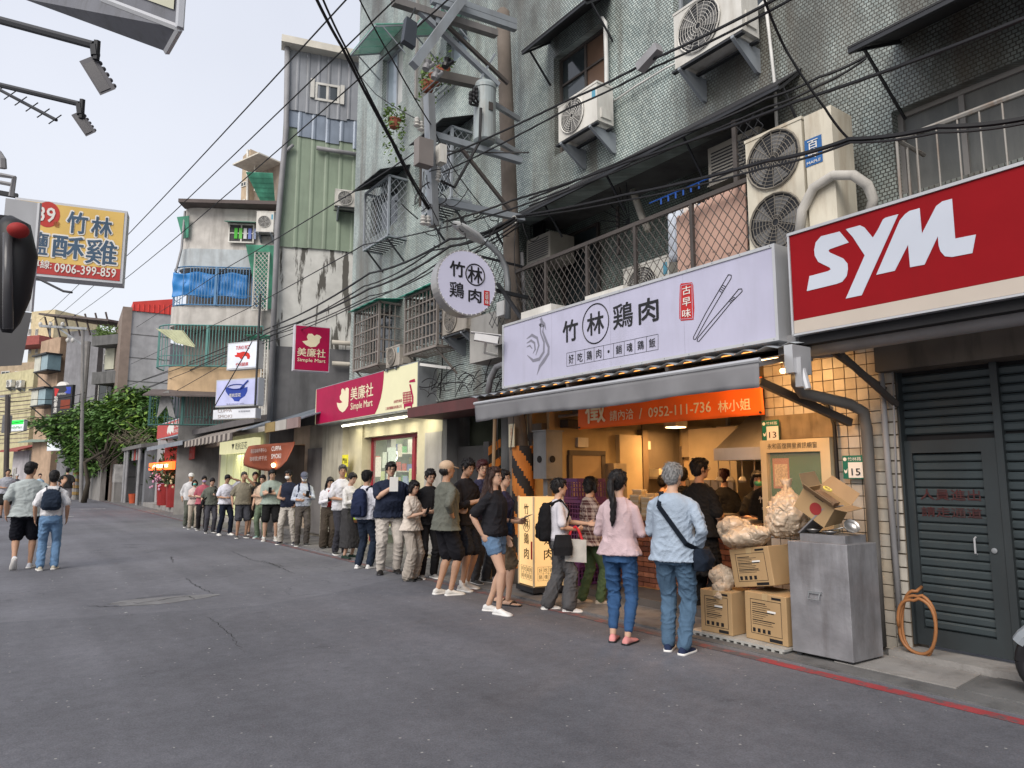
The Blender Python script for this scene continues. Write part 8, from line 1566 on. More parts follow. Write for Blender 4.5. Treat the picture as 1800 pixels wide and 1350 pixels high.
# ---------------------------------------------------------------- the tree
def tree(label,base,blobs,seed,nleaf,leafcol,ls=.17):
    rg=random.Random(seed);t=thing('tree',label,'tree',base);base=Vector(base);tips=[]
    T=MB();top=base+Vector((.9,.2,3.1));T.tube([base,base+Vector((.15,0,1.2)),base+Vector((-.1,.1,2.4)),top],[.17,.13,.11,.08],10)
    for c,r in blobs:
        c=Vector(c);mid=top.lerp(c,.5)+Vector((rg.uniform(-.3,.3),0,rg.uniform(-.2,.4)));T.tube([top-Z*rg.uniform(.2,1.2),mid,c],[.05,.035,.015],6)
        for k in range(7):e=c+Vector((rg.uniform(-1,1)*r[0]*.8,rg.uniform(-1,1)*r[1]*.8,rg.uniform(-.6,.8)*r[2]));T.tube([mid.lerp(c,rg.random()),e],[.04,.012],4)
    T.build('trunk',mat('bark',(.06,.05,.038),rough=.95,bump=.5),t,smooth=True,recalc=False)
    L1=MB();L2=MB();tot=sum(b[1][0]*b[1][1]*b[1][2]for b in blobs)
    for c,r in blobs:
        c=Vector(c);n=int(nleaf*r[0]*r[1]*r[2]/tot);clumps=[]
        for q in range(max(5,n//16)):
            d=Vector((rg.gauss(0,1),rg.gauss(0,1),rg.gauss(0,1))).normalized()*(rg.random()**.35);clumps.append(c+Vector((d.x*r[0],d.y*r[1],d.z*r[2])))
        for cc in clumps:
            L=L2 if rg.random()<.22 and cc.z>c.z-.1 else L1
            for k in range(16):
                p=cc+Vector((rg.gauss(0,.26),rg.gauss(0,.26),rg.gauss(0,.16)));a=rg.uniform(0,6.28);droop=rg.uniform(-.9,.15)
                ax=Vector((math.cos(a),math.sin(a),droop)).normalized();s=ls*rg.uniform(.7,1.35);sd_=ax.cross(Z).normalized()*s*.42+Z*rg.uniform(-.05,.05);tip=p+ax*s*2;m1=p+ax*s*.9-Z*s*.05
                L.add([p,m1+sd_,tip-Z*s*.2,m1-sd_],[(0,1,2,3)])
    o=L1.build('crown',leafcol,t,recalc=False);L2.build('pale_leaves',mat('leaf_pale',(.19,.30,.06),rough=.4,var=.35,scale=2),t,recalc=False)  # second mesh holds paler leaves, from the upper clumps only
    return t
M_LEAF=mat('leaf_tree',(.105,.20,.055),rough=.42,var=.5,scale=1.6,spec=.4)
def tb_at(px,py,dep,rx,ry,rz):p=AD(px,py,dep);return (p[:],(rx,ry,rz))
bl=[tb_at(245,712,46,1.5,1.4,1.0),tb_at(215,735,46,1.6,1.5,1.2),tb_at(255,745,45,1.2,1.2,1.2),tb_at(180,728,47,1.4,1.4,.9),tb_at(150,742,48,1.3,1.2,.8),tb_at(120,740,49,1.2,1.1,.45),tb_at(85,745,50,1.3,.9,.35),tb_at(165,765,48,1.5,1.4,1.0),tb_at(205,770,46,1.5,1.4,.9),
      tb_at(125,768,49,1.0,.9,.7),tb_at(150,795,49,1.1,1.0,.9),tb_at(170,790,48,1.0,1.0,.8),tb_at(230,695,46,1.1,1,.5),tb_at(270,765,44,.5,.8,.8),tb_at(103,760,49,.8,.8,.4),tb_at(165,815,48,1.0,.9,.55),tb_at(140,812,49,.8,.8,.5),tb_at(205,795,46,1.2,1.1,.6),tb_at(235,790,45,.9,.9,.5),tb_at(190,820,47,.7,.7,.4)]
tree('broad leafed street tree arching over the wall beside the grey shed',G(147,884),bl,4,30000,M_LEAF,.2)
tw=MB();rg=random.Random(12)
for k in range(260):p=Vector((6.3+rg.gauss(0,.5),rg.uniform(46,54),3.5+abs(rg.gauss(0,.35))));tw.tube([p,p+Vector((rg.uniform(-.6,.6),rg.uniform(-.6,.6),rg.uniform(-.2,.5)))],.012,3)
tag(tw.build('dry_vines',mat('vine_dry',(.20,.17,.12),rough=.95),recalc=False),'tangle of dry vines on the shed roof under the tree','vine')

# ---------------------------------------------------------------- overhanging things on the left side of the street
fA=Frame((AD(60,838,8.2)).xy[:],(math.sin(math.radians(90+13)),math.cos(math.radians(90+13))));cvl=lambda x,y:(x/3.97,y/3.97+340)
qa=fA.q(66,485);qb=fA.q(222,380);z1_=fA.q(150,362)[1];z0_=fA.q(140,492)[1];ua,ub=fA.q(20,420)[0],fA.q(219,440)[0]
t=thing('hanging_sign','yellow fried chicken lightbox sign with blue characters over the street','sign',fA.p((ua+ub)/2,z0_,0));m=MB();m.box(fA,ua,ub,z0_,z1_,-.24,0);m.build('casing',M_SILV,t)
yl=mat('face_yellow',(.68,.46,.13),rough=.4,var=.12,scale=2.2);m=MB();m.box(fA,ua+.03,ub-.03,z0_+.18,z1_-.03,.001,.006);m.build('face_yellow',yl,t);m=MB();m.box(fA,ua+.03,ub-.03,z0_+.03,z0_+.178,.001,.006);m.build('face_red',mat('face_brick_red',(.42,.045,.04),rough=.4),t)
nv=mat('let_navy',(.045,.09,.15),rough=.5);
def ta_(b,x0,y0,x1,y1,h,mm,bold,d=.008):return tpx('lettering',b,fA,cvl(x0,y0),cvl(x1,y1),h/3.97,mm,d,t,bold)
for b,x0,y0,x1,y1,h in (('竹',470,195,610,215,145),('林',640,225,780,245,135),('酥',368,365,585,385,150),('雞',600,400,815,420,170),('鹽',200,340,335,352,155)):
    ta_(b,x0-5,y0,x1+5,y1,h+10,M_WTXT,.09);ta_(b,x0,y0,x1,y1,h,nv,.035 if b in '竹林酥' else .02,.012)
ta_('0906-399-859',382,505,808,570,62,M_WTXT,.03);ta_('專線:',215,480,360,505,60,M_WTXT,.02);m=MB();q=fA.q(*cvl(335,148));m.prism(fA,[(q[0]+.125*math.cos(k),q[1]+.16*math.sin(k))for k in [i*math.pi/12 for i in range(24)]],.007,.009);m.build('red_disc',mat('disc_red',(.5,.05,.04)),t);ta_('39',262,145,385,150,100,M_WTXT,.04,.01);ta_('巷',372,213,418,217,40,mat('let_rust',(.4,.12,.04)),.01)
m=MB();m.bar(fA.p(ua,z1_+.05,-.1),fA.p(ua-3,z1_+.25,-.1),.05,.05);m.tube([AD(64,488,8.3),AD(112,512,8.0),AD(126,514,7.9)],.014,5);m.build('stay',M_DKM,t)
# nearer grey sign edge with dark cover
t=thing('sign_edge','grey lightbox sign seen edge on at the left, nearer than the yellow one','sign',AD(35,640,5));m=MB();P1=[AD(x,y,4.6)for x,y in ((10,348),(71,357),(56,548),(-8,542))];m.slab(P1,tuple((ray(35,450)-_U*0).normalized()*-.35));m.build('casing',mat('casing_grey',(.33,.34,.36),rough=.5,dirt=.2),t)
m=MB();P1=[AD(x,y,4.5)for x,y in ((-8,542),(56,550),(38,642),(-20,645))];m.slab(P1,tuple(ray(35,600).normalized()*-.3));m.build('lower_box',mat('lower_dark',(.075,.075,.078),rough=.5),t)
m=MB();m.tube([AD(70,357,4.58),AD(55,548,4.58)],.012,4);m.build('rim',M_SILV,t)
t=thing('rolled_awning','black wrapped awning bundle topped with a red cap','awning',AD(20,580,3.5));m=MB();m.tube([AD(12,385,3.4),AD(22,400,3.4),AD(30,450,3.4),AD(22,520,3.4),AD(14,565,3.4),AD(12,585,3.4)],[.03,.075,.085,.075,.05,.02],14);m.build('cover',mat('black_vinyl',(.018,.018,.02),rough=.5,spec=.3),t,smooth=True)
m=MB();m.tube([AD(-2,383,3.45),AD(3,450,3.45),AD(-2,570,3.45)],[.07,.09,.05],12);m.build('fold',mat('black_vinyl',(.018,.018,.02)),t,smooth=True);m=MB();m.ell(AD(32,405,3.3),(.045,.045,.036),14,10);m.build('cap',mat('cap_red',(.30,.02,.018),rough=.7),t,smooth=True);m=MB();m.tube([AD(14,410,3.32),AD(14,578,3.32)],.022,8);m.build('rod',mat('rod_grey',(.07,.07,.075),rough=.25),t,smooth=True)
# big sign overhead
t=thing('overhead_sign','large sign box seen from below at the top left corner','sign',AD(180,30,4.2));Pb=[AD(x,y,d)for x,y,d in ((35,-4,4.9),(293,91,4.35),(316,50,4.1),(180,-2,4.5))]
m=MB();n_=4;up_=Vector((0,0,1.3));m.add(Pb+[p+up_ for p in Pb],[(0,1,2,3),(4,7,6,5),(0,4,5,1),(1,5,6,2),(2,6,7,3),(3,7,4,0)]);m.build('casing',mat('casing_under',(.13,.135,.155),rough=.6,dirt=.6,dcol=(.07,.07,.07),dscale=4),t)
e1=(Pb[2]-Pb[3]).normalized();nf=e1.cross(Z).normalized();nf=-nf if nf.dot(-Pb[2])<0 else nf
fOv=Frame(Pb[3].xy[:],e1.xy[:]);m=MB();w_=(Pb[2]-Pb[3]).xy.length;z_=Pb[2].z;m.add([Pb[3]+nf*.01+Z*.1,Pb[2]+nf*.01+Z*.1-e1*.06,Pb[2]+nf*.01+Z*1.2-e1*.06,Pb[3]+nf*.01+Z*1.2],[(0,1,2,3)]);o=m.build('face',mat('face_old_cream',(.45,.45,.35),rough=.5),t,recalc=False);m=MB();cc=Pb[2]+nf*.016-e1*.24+Z*.30;m.tube([cc+e1*.075*math.cos(k)+Z*.13*math.sin(k)for k in [i*math.pi/10 for i in range(21)]],.02,5,cap=False);m.build('letter',mat('let_orange_red',(.5,.12,.08)),t)
m=MB();m.tube([Pb[1],Pb[2]],.02,5);m.tube([Pb[2],Pb[2]+Z*1.2],.025,5);m.tube([Pb[3],Pb[2]],.02,5);m.build('trim',M_SILV,t)
# floodlights
def floodlight(label,a,b,tip,bl_,dep):
    t=thing('floodlight',label,'floodlight',AD(*tip,dep),'floodlights on arms over the street');m=MB();m.tube([AD(*a,dep+.2),AD(*b,dep)],.028 if dep<5 else .022,8);m.build('arm',M_DKM,t)
    c0=AD(*bl_[0],dep);c1=AD(*bl_[1],dep);dv=(c1-c0);L_=dv.length;dv.normalize();sd_=dv.cross(ray(*bl_[0])).normalized();th_=ray(*bl_[0]).normalized();hw=L_*.20;mm=MB();mm.hexa([c0-sd_*hw,c1-sd_*hw,c1+sd_*hw,c0+sd_*hw*.9,c0-sd_*hw+th_*.09,c1-sd_*hw+th_*.09,c1+sd_*hw+th_*.09,c0+sd_*hw+th_*.09]);mm.build('housing',mat('flood_dark',(.07,.07,.085),rough=.5),t)
    mm=MB()
    for k in range(6):f_=(k+.5)/6;s_=-1 if sd_.dot(_R)<0 else 1;p=c0+dv*L_*f_+sd_*s_*hw*1.0;mm.ell(p+th_*.03,(L_*.06,L_*.06,L_*.06),8,6)
    mm.build('fins',mat('flood_dark',(.07,.07,.085)),t);mm=MB();mm.hexa([c0-sd_*hw*.8+dv*L_*.12-th_*.006,c1-sd_*hw*.8-dv*.02-th_*.006,c1+sd_*hw*.5-dv*.02-th_*.006,c0+sd_*hw*.5+dv*L_*.12-th_*.006,c0-sd_*hw*.8+dv*L_*.12,c1-sd_*hw*.8-dv*.02,c1+sd_*hw*.5-dv*.02,c0+sd_*hw*.5+dv*L_*.12]);mm.build('lens',mat('flood_lens',(.045,.045,.055),rough=.3),t)
    mm=MB();mm.tube([AD(*b,dep),AD(b[0]+2,b[1]+18,dep)],.03,6);mm.tube([AD(b[0]+5,b[1]-8,dep),AD(b[0]+3,b[1]+25,dep)],.022,6);mm.build('bracket',M_DKM,t)
floodlight('larger black floodlight on a taped arm at the top left',(-6,34),(166,80),(160,90),((153,102),(190,162)),4.6)
floodlight('smaller black floodlight lower on a second arm',(-6,148),(140,183),(135,190),((134,198),(160,236)),5.6)
m=MB();a,b=AD(-4,156,6.0),AD(99,211,5.6);m.tube([a,b],.014,5)
for k in range(6):p=a.lerp(b,.03+.19*k);m.tube([p+_R*.05+_U*.035,p-_R*.05-_U*.035],.006,4)
tag(m.build('aerial',M_DKM),'thin toothed aerial rod below the smaller floodlight','aerial')
t=thing('wall_bracket','dark rectangular steel bracket at the left frame edge','bracket',AD(12,330,6));m=MB();m.tube([AD(-5,307,6),AD(25,312,6),AD(20,345,6)],.022,5);m.tube([AD(-5,320,6),AD(21,325,6)],.018,5);m.tube([AD(-4,268,6),AD(4,280,6),AD(5,296,6)],.03,6);m.build('bracket',M_PVC,t)
# ---------------------------------------------------------------- wires
far=[(70,563),(88,567),(109,569)]
for i,(mid,nr)in enumerate((((450,190),(628,-22)),((450,245),(716,-22)),((450,287),(800,-12)))):
    a=AD(*far[i],43.6);b=AD(*nr,9.3);wire(('high wire from the far pole crossing the sky, highest of three','high wire from the far pole crossing the sky, middle of three','high wire from the far pole crossing the sky, lowest of three')[i],[a,b],.012,sag=(.25,.2,.35)[i])
def pw(label,pts,r=.010,sag=0.02):wire(label,[AD(x,y,d)for x,y,d in pts],r,sag)
pw('thick cable slanting down from the top edge to the steel pole bracket',((548,-20,6.5),(600,80,7.3),(689,249,8.6),(730,329,9.4),(768,388,10.0)),.016)
pw('twin of the thick slanting cable beside it',((560,-20,6.5),(606,80,7.3),(695,255,8.6),(736,332,9.4),(770,386,10.0)),.011)
pw('thin cable slanting past the green awning to the bracket',((625,-15,7.5),(690,105,8.6),(762,226,9.9)),.009);pw('thin cable crossing behind the bracket to the round sign',((762,226,9.9),(800,300,10.2),(852,368,10.4)),.008)
pw('thin cable from the left rooftop to the hanging flower pot and bracket',((608,100,13),(660,165,12),(738,212,10.1)),.008)
pw('cable with a splice box running up across the mosaic wall',((1375,-8,5.2),(1140,107,6.9),(1000,175,8.2),(770,280,10.1)),.013);pw('cable just below the spliced one across the mosaic wall',((1392,-2,5.2),(1150,118,6.9),(1000,190,8.2),(778,303,10.1)),.011)
c=AD(1141,103,6.85);t=thing('splice_box','small grey splice box hung on the cable over the mosaic wall','box',c);m=MB();m.bar(c+Vector((0,.13,-.04)),c+Vector((0,-.13,.05)),.09,.09);m.build('case',M_PVC,t)
pw('heavy cable from the right edge down to the crossarm',((1830,20,4.3),(1400,178,6.0),(1100,285,8.0),(900,352,9.9),(784,389,10.2)),.015)
pw('black cable looping over the big outdoor unit to the pole',((1830,202,4.3),(1650,222,4.7),(1495,244,5.2),(1350,282,6.2),(1100,342,8.2),(908,380,10)),.018);pw('second black cable under the looping one',((1830,210,4.3),(1650,232,4.7),(1495,250,5.2),(1340,296,6.2),(1100,352,8.2),(910,383,10)),.010)
pw('short cable going from the right canopy toward the balcony',((1525,97,6.6),(1440,135,6.9),(1350,172,7.3),(1200,235,8.0),(930,350,10)),.014);pw('lower short cable from the right canopy toward the balcony',((1523,102,6.6),(1440,150,6.9),(1350,188,7.3),(930,362,10)),.012)
pw('pale guy wire slanting over the outdoor units',((1340,-10,5.3),(1380,85,5.6),(1450,190,5.7),(1492,244,5.8)),.010)
for i,(pts,r_)in enumerate(((((905,382,10.2),(790,420,11),(650,480,14),(490,569,20),(250,668,40)),.020),(((908,386,10.2),(792,432,11),(650,507,14),(482,580,20),(240,690,40)),.020),(((905,384,10.2),(760,440,11.5),(640,503,14.5),(470,592,20.5),(150,700,44)),.014),(((915,395,10.2),(770,470,11.5),(650,520,14.5),(482,588,20),(200,745,40)),.012),(((912,390,10.2),(780,455,11),(640,530,14),(440,610,22),(120,730,48)),.012))):
    pw(('thick cable bundle running from the pole past the pig sign, top one','thick cable bundle running from the pole past the pig sign, second one','medium cable below the thick bundle past the pig sign','thin cable dropping below the bundle toward the tree','thinnest cable of the bundle past the pig sign')[i],pts,r_,.08)
pw('cable dropping steeply across the pig and bowl signs',((443,600,18),(420,640,17.8),(385,700,17.6),(362,740,17.5)),.014)
pw('thin wire crossing the green cladding',((930,268,10.3),(735,262,10.4)if False else (738,262,10.8),(600,350,14),(400,470,22),(240,575,44)),.012);pw('thin wire above the round sign toward the rounded block',((1000,330,8.5),(840,385,10.5),(640,430,14),(430,545,24),(230,640,44)),.012)
for i in range(4):pw('thin far wire in front of the yellowish block, number counted from the top: '+('first','second','third','fourth')[i],((-10,700+22*i,40),(60,702+16*i,42),(150,690+14*i,44)),.02,.15)
# ---------------------------------------------------------------- people
GQ='people queueing for the chicken shop'
person('young man in a grey tee and black shorts with an arm over a friend',38,1000,811,176,(35,4),('hang',(.47,.03,1.36,.3,-.3,-.9)),w=1.18,d=1.05,legs=(-.16,.10),lift=(.10,0),shirt=((.36,.40,.40),'short',.84,1.3),bottom=('shorts',(.008,.009,.014)),shoes=((.55,.56,.6),True),skin=1,group='couple walking away')
P=person('person in a white tee and blue jeans walking with a backpack',82,1002,826,176,(0,0),('hang','hang'),w=1.0,legs=(-.03,.06),shirt=((.62,.62,.64),'short',.93,1.2),bottom=('pants',(.13,.23,.38)),shoes=((.45,.42,.34),True),skin=1,group='couple walking away')
bp=backpack(P,'small dark backpack with red and green pockets on the walker in jeans',(.02,.03,.05),.36)
person('woman in a pink ruffled blouse and blue trousers with a long ponytail',1092,1130,825,162,(12,0),('hold','hold'),fem=True,w=1.02,sep=.085,shirt=((.50,.38,.40),'roll',.87,1.25),bottom=('skinny',(.035,.085,.19)),hair=('pony','black'),shoes=((.62,.26,.25),False),legs=(.02,-.03))
P=person('grey haired man in a pale blue jacket and jeans with a shoulder bag',1190,1147,813,163,(16,6),('hold','pocket'),w=1.12,d=1.1,sep=.085,shirt=((.31,.375,.46),'long',.83,1.2),bottom=('pants',(.075,.13,.20)),hair=('short','grey'),shoes=((.02,.03,.07),True),legs=(.04,-.03),skin=0)
crossbag(P,'dark navy shoulder bag on the grey haired man',(.012,.018,.03),1,z=.95,y=.05,size=(.08,.17,.20))
P=person('boy in a white tee and loose grey trousers facing the counter',984,1074,840,97,(0,4),((-.1,.40,1.12,-.5,-.3,-.8),'hold'),w=.92,shirt=((.58,.57,.62),'short',.90,1.1),bottom=('wide',(.085,.085,.09)),hair=('short','black'),shoes=((.55,.55,.55),True),legs=(-.14,.12),lift=(0,0),skin=0)
backpack(P,'full black backpack on the boy in the white tee',(.012,.012,.014),.50)
m=MB();m.hexa([(.16,.05,.66),(.20,.05,.66),(.20,.33,.64),(.16,.33,.64),(.15,.05,.95),(.21,.05,.95),(.21,.33,.93),(.15,.33,.93)]);t_=held(P,'tote_bag','pale grey canvas tote with red handles hanging on the boy','bag',m,cloth((.50,.50,.48)))
m=MB();m.tube([(.18,.10,.94),(.16,.14,1.06),(.14,.2,1.10),(.16,.24,1.05),(.18,.28,.93)],.018,6);m.v=[P['M']@v for v in m.v];m.build('handle',mat('handle_red',(.5,.02,.03)),t_)
m=MB();_rings(m,[(.74,.05,.12,.24,.02),(.85,.06,.13,.24,.02),(1.0,.04,.10,.23,.02)],12,3);held(P,'black_bag','small black bag hanging behind the pale tote','bag',m,cloth((.015,.015,.017)))
person('woman in a dark plaid shirt and green trousers beside the counter',1040,1063,837,120,(-8,8),('hold',(.12,.32,1.10,.6,-.4,-.7)),fem=True,w=1.0,shirt=('plaid','half',.80,1.5),bottom=('pants',(.07,.105,.05)),hair=('bob','black'),shoes=((.38,.33,.27),True),legs=(-.08,.10),glasses=True)
P=person('woman with long brown hair in a black shirt and denim shorts',869,1078,820,62,(10,0),('hang',(.20,-.06,.93,.5,-.9,0)),fem=True,w=1.06,sep=.08,legs=(-.10,.12),shirt=((.018,.018,.022),'short',.90,1.4),bottom=('mini',(.12,.20,.32)),hair=('long','brown'),shoes=((.66,.66,.65),True),skin=0,glasses=True)
P=person('man in a navy tee and olive cargo shorts holding a sheet menu',884,1062,825,72,(15,4),('hold','hold'),w=1.08,shirt=((.028,.028,.06),'short',.86,1.2),bottom=('shorts',(.16,.125,.085)),hair=('short','black'),shoes=((.06,.04,.03),False,'s'),glasses=True,legs=(-.06,.12))
sheet(P,1,'pale sheet menu held by the man in the navy tee',.20,.15,.12,1.1,mat('menu_grey',(.5,.48,.46),var=.2,scale=30));crossbag(P,'dark blue crossbody bag on the man in the navy tee',(.015,.03,.065),1,z=1.06,y=.10,size=(.06,.12,.15))
P=person('man in a beige cap and grey green tee with a hand on his hip',783,1046,809,118,(8,2),('hold','hip'),w=1.14,d=1.1,sep=.09,legs=(-.04,.05),shirt=((.125,.13,.11),'roll',.83,1.25),bottom=('shorts',(.014,.014,.018)),cap=(.50,.37,.26),shoes=((.60,.59,.56),True),skin=1)
P=person('man in a black shirt and dark shorts looking down at his phone',817,1037,803,50,(15,24),('phone','phone'),w=1.02,shirt=((.022,.020,.022),'roll',.84,1.2),bottom=('shorts',(.018,.020,.028)),shoes=((.50,.46,.42),True),socks=(.68,.66,.64),skin=1,legs=(-.03,.06));phone(P,1,'black phone in the hands of the man in the black shirt')
P=person('person with reddish hair and glasses in a navy top behind the phone user',846,1026,807,40,(20,12),('phone','phone'),w=.98,shirt=((.03,.03,.06),'short',.88,1.1),bottom=('pants',(.05,.05,.055)),hair=('short','red'),glasses=True)
P=person('woman with a bob in a cream tee and wide beige trousers',722,1021,843,55,(12,20),('phone','phone'),fem=True,w=1.02,sep=.085,shirt=((.55,.49,.43),'short',.86,1.35),bottom=('wide',(.36,.32,.28)),hair=('bob','black'),shoes=((.02,.02,.02),False),glasses=True,skin=0);phone(P,1,'phone held by the woman in the cream tee')
P=person('young man in an all black outfit with glasses reading a menu',752,1017,823,18,(-2,18),('hold','hold'),w=1.0,shirt=((.014,.014,.016),'short',.84,1.2),bottom=('pants',(.014,.014,.016)),hair=('short','black'),shoes=((.25,.25,.25),True),glasses=True);sheet(P,0,'printed menu held by the young man in black',.26,.16,.13,.9,mat('menu_print',(.48,.45,.40),var=.4,scale=40))
P=person('heavy man in a navy shirt and beige trousers reading a paper slip',683,1008,811,8,(0,10),('hang','paper'),w=1.36,d=1.25,belly=.055,sep=.13,shirt=((.018,.024,.045),'short',.86,1.1),bottom=('pants',(.47,.43,.39)),hair=('short','black'),shoes=((.02,.018,.018),False),glasses=True,legs=(0,.04));P['hand'][1]=P['hand'][1]+Vector((-.02,-.02,-.01));sheet(P,1,'white paper slip held up by the heavy man in navy',.13,.22,.10,.05)
P=person('man with a navy backpack in a white tee and dark jeans seen from behind',641,999,826,140,(14,4),('hold','hold'),w=1.0,shirt=((.60,.61,.68),'short',.86,1.1),bottom=('pants',(.018,.026,.045)),hair=('short','black'),shoes=((.62,.62,.62),True),legs=(-.04,.04),skin=1)
backpack(P,'navy backpack on the man in dark jeans',(.018,.025,.06),.50)
P=person('woman in a white blouse and long grey skirt with a lime bag',613,982,829,45,(12,22),('hold','phone'),fem=True,w=1.02,shirt=((.62,.61,.60),'roll',1.0,1.1),bottom=('skirt',(.045,.044,.046)),hair=('short','black'),shoes=((.02,.04,.03),False))
m=MB();_rings(m,[(.74,.17,.07,-.10,.22),(.80,.19,.085,-.10,.22),(.98,.16,.06,-.10,.22)],18,3.2);o=held(P,'handbag','lime green handbag with brown base and handles','handbag',m,mat('bag_lime',(.34,.50,.03),rough=.45));m=MB();m.tube([(-.18,.28,.97),(-.17,.27,1.10),(-.10,.26,1.16),(-.03,.27,1.10),(-.02,.28,.97)],.012,6);m.v=[P['M']@v for v in m.v];m.build('handle',mat('handle_brown',(.12,.05,.02)),o);m=MB();_rings(m,[(.725,.17,.07,-.10,.22),(.78,.188,.086,-.10,.22)],18,3.2);m.v=[P['M']@v for v in m.v];m.build('base',mat('handle_brown',(.12,.05,.02)),o)
person('greying man in a white shirt standing behind the lime bag',598,975,816,25,(20,8),('hang','hold'),shirt=((.60,.60,.64),'short',.84),bottom=('pants',(.04,.04,.05)),hair=('short','greydark'),skin=1)
P=person('woman in a red top and white cardigan looking at her phone',575,965,837,12,(-6,24),('phone','phone'),fem=True,shirt=((.60,.60,.64),'long',1.0,1.0),inner=(.25,.018,.018),bottom=('wide',(.062,.050,.040)),hair=('long','black'),glasses=True,shoes=((.03,.03,.03),False));phone(P,1,'phone held by the woman in the red top')
P=person('man in a grey cap and pale blue shirt with backpack straps',530,960,828,5,(0,26),('phone','hold'),w=1.0,shirt=((.42,.46,.54),'roll',.92,1.1),bottom=('pants',(.085,.075,.068)),cap=(.10,.11,.15),mask=(.6,.6,.6),skin=1);phone(P,0,'phone held by the man in the grey cap');backpack(P,'navy backpack on the man in the grey cap',(.02,.03,.07),.46)
person('man in a sleeveless navy top and stone trousers with a white mask',504,957,826,-15,(20,10),('pocket','hold'),w=1.0,shirt=((.018,.022,.04),'none',.86),bottom=('pants',(.42,.39,.35)),mask=(.65,.65,.66),shoes=((.02,.02,.03),True),skin=1,legs=(.0,.0),sep=.16)
P=person('tall man in a sage tee and black shorts with folded arms',474,951,823,3,(2,26),('cross','phone'),w=1.16,d=1.05,sep=.13,shirt=((.27,.32,.285),'half',.87,1.35),bottom=('shorts',(.012,.012,.013)),socks=(.66,.66,.64),shoes=((.45,.43,.40),True),skin=0);phone(P,1,'phone held by the tall man in the sage tee')
person('person in a peach tee and green trousers mostly hidden in the queue',458,946,834,-20,(0,15),('cross','hang'),w=1.02,shirt=((.55,.42,.32),'short',.90),bottom=('pants',(.12,.16,.11)),shoes=((.25,.38,.36),True))
person('man in a black tee looking at the camera from the back row',444,940,829,5,(0,0),('hang','hold'),w=1.12,shirt=((.018,.018,.02),'short',.84),bottom=('shorts',(.02,.02,.02)),skin=1)
person('man in an olive tee and grey shorts shading his eyes',424,946,829,12,(12,4),((-.02,.30,1.56,-.7,.2,-.6),'hang'),w=1.12,belly=.02,sep=.11,shirt=((.21,.19,.145),'short',.87,1.2),bottom=('shorts',(.05,.052,.062)),hair=('short','greydark'),shoes=((.08,.08,.08),True),skin=1)
person('man in a white tee and navy trousers scratching his head',394,941,833,25,(10,24),('up','hold'),w=1.06,sep=.14,shirt=((.62,.63,.70),'short',.87,1.2),bottom=('pants',(.012,.016,.028)),shoes=((.62,.61,.58),True),skin=1,legs=(.06,-.04))
P=person('man in a grey green tee with a black bag reading his phone',368,937,839,15,(6,22),('phone','hang'),w=1.08,sep=.11,shirt=((.115,.125,.105),'short',.87,1.2),bottom=('pants',(.065,.065,.078)),skin=0);crossbag(P,'black shoulder bag on the man in the grey green tee',(.012,.012,.012),1,z=1.05,size=(.04,.1,.25));phone(P,0,'phone held by the man in the grey green tee')
person('woman in a red patterned blouse and purple mask',354,932,836,0,(-5,12),('hang','hold'),fem=True,w=1.1,shirt=((.38,.10,.13),'short',.82,1.3),bottom=('pants',(.02,.018,.02)),mask=(.36,.30,.50),hair=('short','black'))
person('woman with long hair, teal mask and pale pink shirt at the queue end',338,930,843,5,(5,2),('cross','cross'),fem=True,shirt=((.55,.45,.42),'roll',.85,1.2),bottom=('pants',(.38,.33,.27)),mask=(.10,.45,.40),hair=('bob','black'))
person('person in a white cap and white shirt hidden at the queue end',331,927,831,10,(0,5),('hip','hang'),shirt=((.55,.55,.56),'roll',.85),bottom=('pants',(.10,.11,.09)),cap=(.62,.62,.60),skin=1)
# kitchen staff
GS='staff of the chicken shop'
person('cook in a black tee and apron standing outside the counter',1232,1050,803,135,(20,4),('hold','hold'),w=1.12,pos=(6.55,5.45,.0),height=1.77,shirt=((.014,.014,.015),'short',.86,1.2),bottom=('pants',(.012,.012,.013)),apron=(.014,.014,.015),skin=1,group=GS,glasses=True,vox=.010)
P=person('cook with white lettering on his black tee seen from behind',1300,1000,803,172,(25,10),('hold','hold'),w=1.12,pos=(7.35,5.03,.03),height=1.72,shirt=((.014,.014,.015),'short',.86,1.2),bottom=('pants',(.015,.015,.015)),skin=1,group=GS,vox=.011)
fT=Frame(P['g'].xy[:],(1,0))
def backprint(P,body,w_,z_,h_):
    th=-P['M'].to_euler().z;
    u=P['M'].to_3x3()@Vector((1,0,0));n=P['M'].to_3x3()@Vector((0,-1,0));f_=Frame(P['g'].xy[:],u.xy[:]);f_.n=Vector((n.x,n.y,0)).normalized();f_.u=Vector((u.x,u.y,0)).normalized()
    text('print',body,f_,0,P['g'].z+z_*P['s'],w_,h_,M_WTXT,.150*P['s'],P['root'],.01)
backprint(P,'竹林鶏肉',.30,1.27,.075);backprint(P,'好吃・銷魂',.24,1.17,.03)
P=person('cook in a black tee with apron straps reaching to the back wall',1122,980,808,168,(-10,0),((-.28,.25,1.42,-.6,0,-.8),'hold'),w=1.0,pos=(8.15,7.1,.03),height=1.66,shirt=((.014,.014,.015),'short',.86,1.2),bottom=('pants',(.015,.015,.015)),skin=1,group=GS,vox=.012);backprint(P,'竹林鶏肉',.26,1.27,.06)
person('woman cook with a green face mask behind the counter',1263,1000,820,20,(10,12),('hold','hold'),fem=True,pos=(8.05,5.75,.03),height=1.60,shirt=((.02,.02,.02),'short',.86),bottom=('pants',(.02,.02,.02)),mask=(.12,.42,.25),hair=('bob','black'),group=GS,vox=.013)
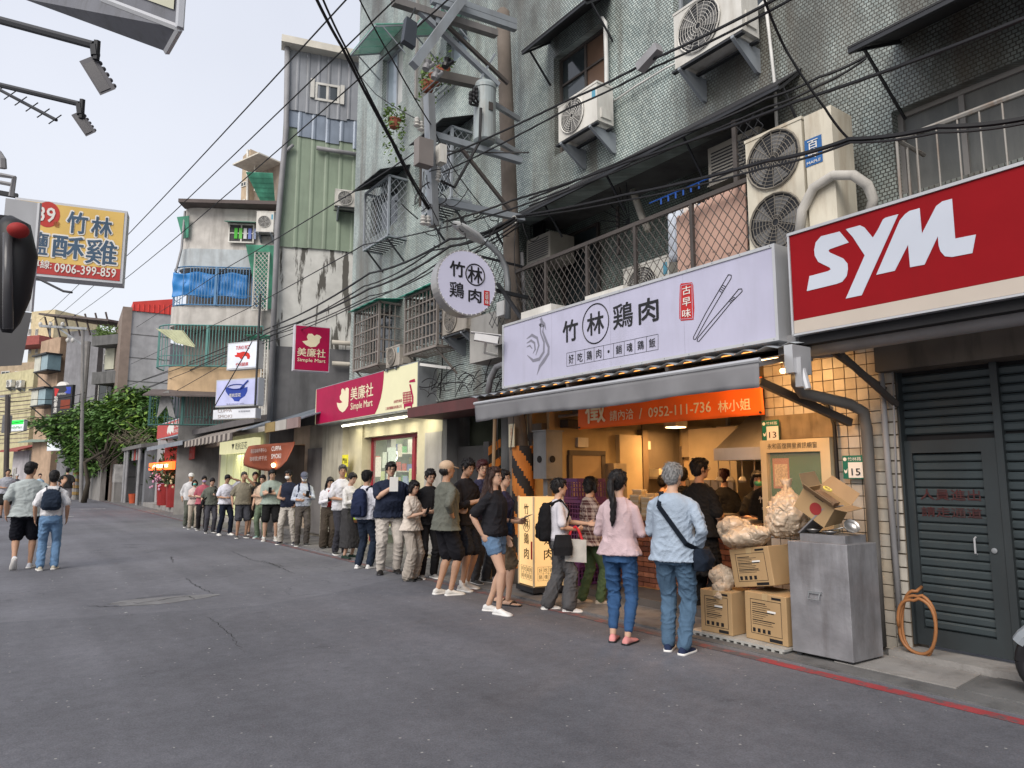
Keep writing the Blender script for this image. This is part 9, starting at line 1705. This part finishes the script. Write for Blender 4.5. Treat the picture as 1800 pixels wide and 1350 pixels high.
person('cook with a pinned red hair tie near the shelf',1195,1000,820,160,(0,0),('hold','hold'),fem=True,pos=(8.6,6.7,.03),height=1.64,shirt=((.02,.02,.02),'short',.86),bottom=('pants',(.02,.02,.02)),hair=('short','red'),group=GS,vox=.014)
person('young man in a beige shirt bending at the near end of the counter',1340,1000,815,235,(10,15),('hold','hold'),lean=.12,pos=(7.75,4.86,.03),height=1.72,shirt=((.42,.32,.20),'short',.86),bottom=('pants',(.05,.05,.05)),group=GS,skin=1,vox=.012)
person('cook with dark hair deep in the kitchen behind the masked woman',1240,1000,820,200,(0,0),('hold','hold'),pos=(9.0,5.9,.03),height=1.66,shirt=((.02,.02,.02),'short',.86),bottom=('pants',(.02,.02,.02)),group=GS,vox=.016)
person('customer in dark clothes passing a bag over the counter',1085,1000,826,150,(0,5),('hold','hold'),fem=True,pos=(8.5,7.8,.03),height=1.55,shirt=((.03,.02,.02),'short',.86),bottom=('pants',(.03,.03,.03)),group=GS,vox=.014)
# passers by in the distance
GP='passers by far down the street'
person('boy in a grey tee and black shorts walking toward the camera',7,910,824,5,(0,0),('hang','hold'),w=1.1,shirt=((.33,.34,.38),'short',.84,1.2),bottom=('shorts',(.02,.02,.02)),shoes=((.05,.05,.05),False),skin=1,group=GP,vox=.02)
person('person in a black tee and grey shorts near the striped far pole',114,893,822,170,(0,0),('hang','hang'),w=1.2,shirt=((.02,.02,.02),'short',.84,1.2),bottom=('shorts',(.25,.25,.26)),group=GP,vox=.025)
person('far walker in a pale blue top between the couple',66,890,832,20,(0,0),('hang','hang'),shirt=((.35,.5,.6),'short',.84),bottom=('pants',(.1,.1,.1)),group=GP,vox=.03)
person('far walker in a dark shirt and grey cap left of the couple',26,886,833,15,(0,0),('hang','hang'),shirt=((.06,.06,.07),'short',.84),bottom=('pants',(.1,.1,.1)),cap=(.5,.5,.5),group=GP,vox=.03)
person('far walker in a white shirt beside the brown house front',15,884,834,10,(0,0),('hang','hang'),shirt=((.5,.5,.5),'short',.84),bottom=('pants',(.1,.1,.1)),group=GP,vox=.03)
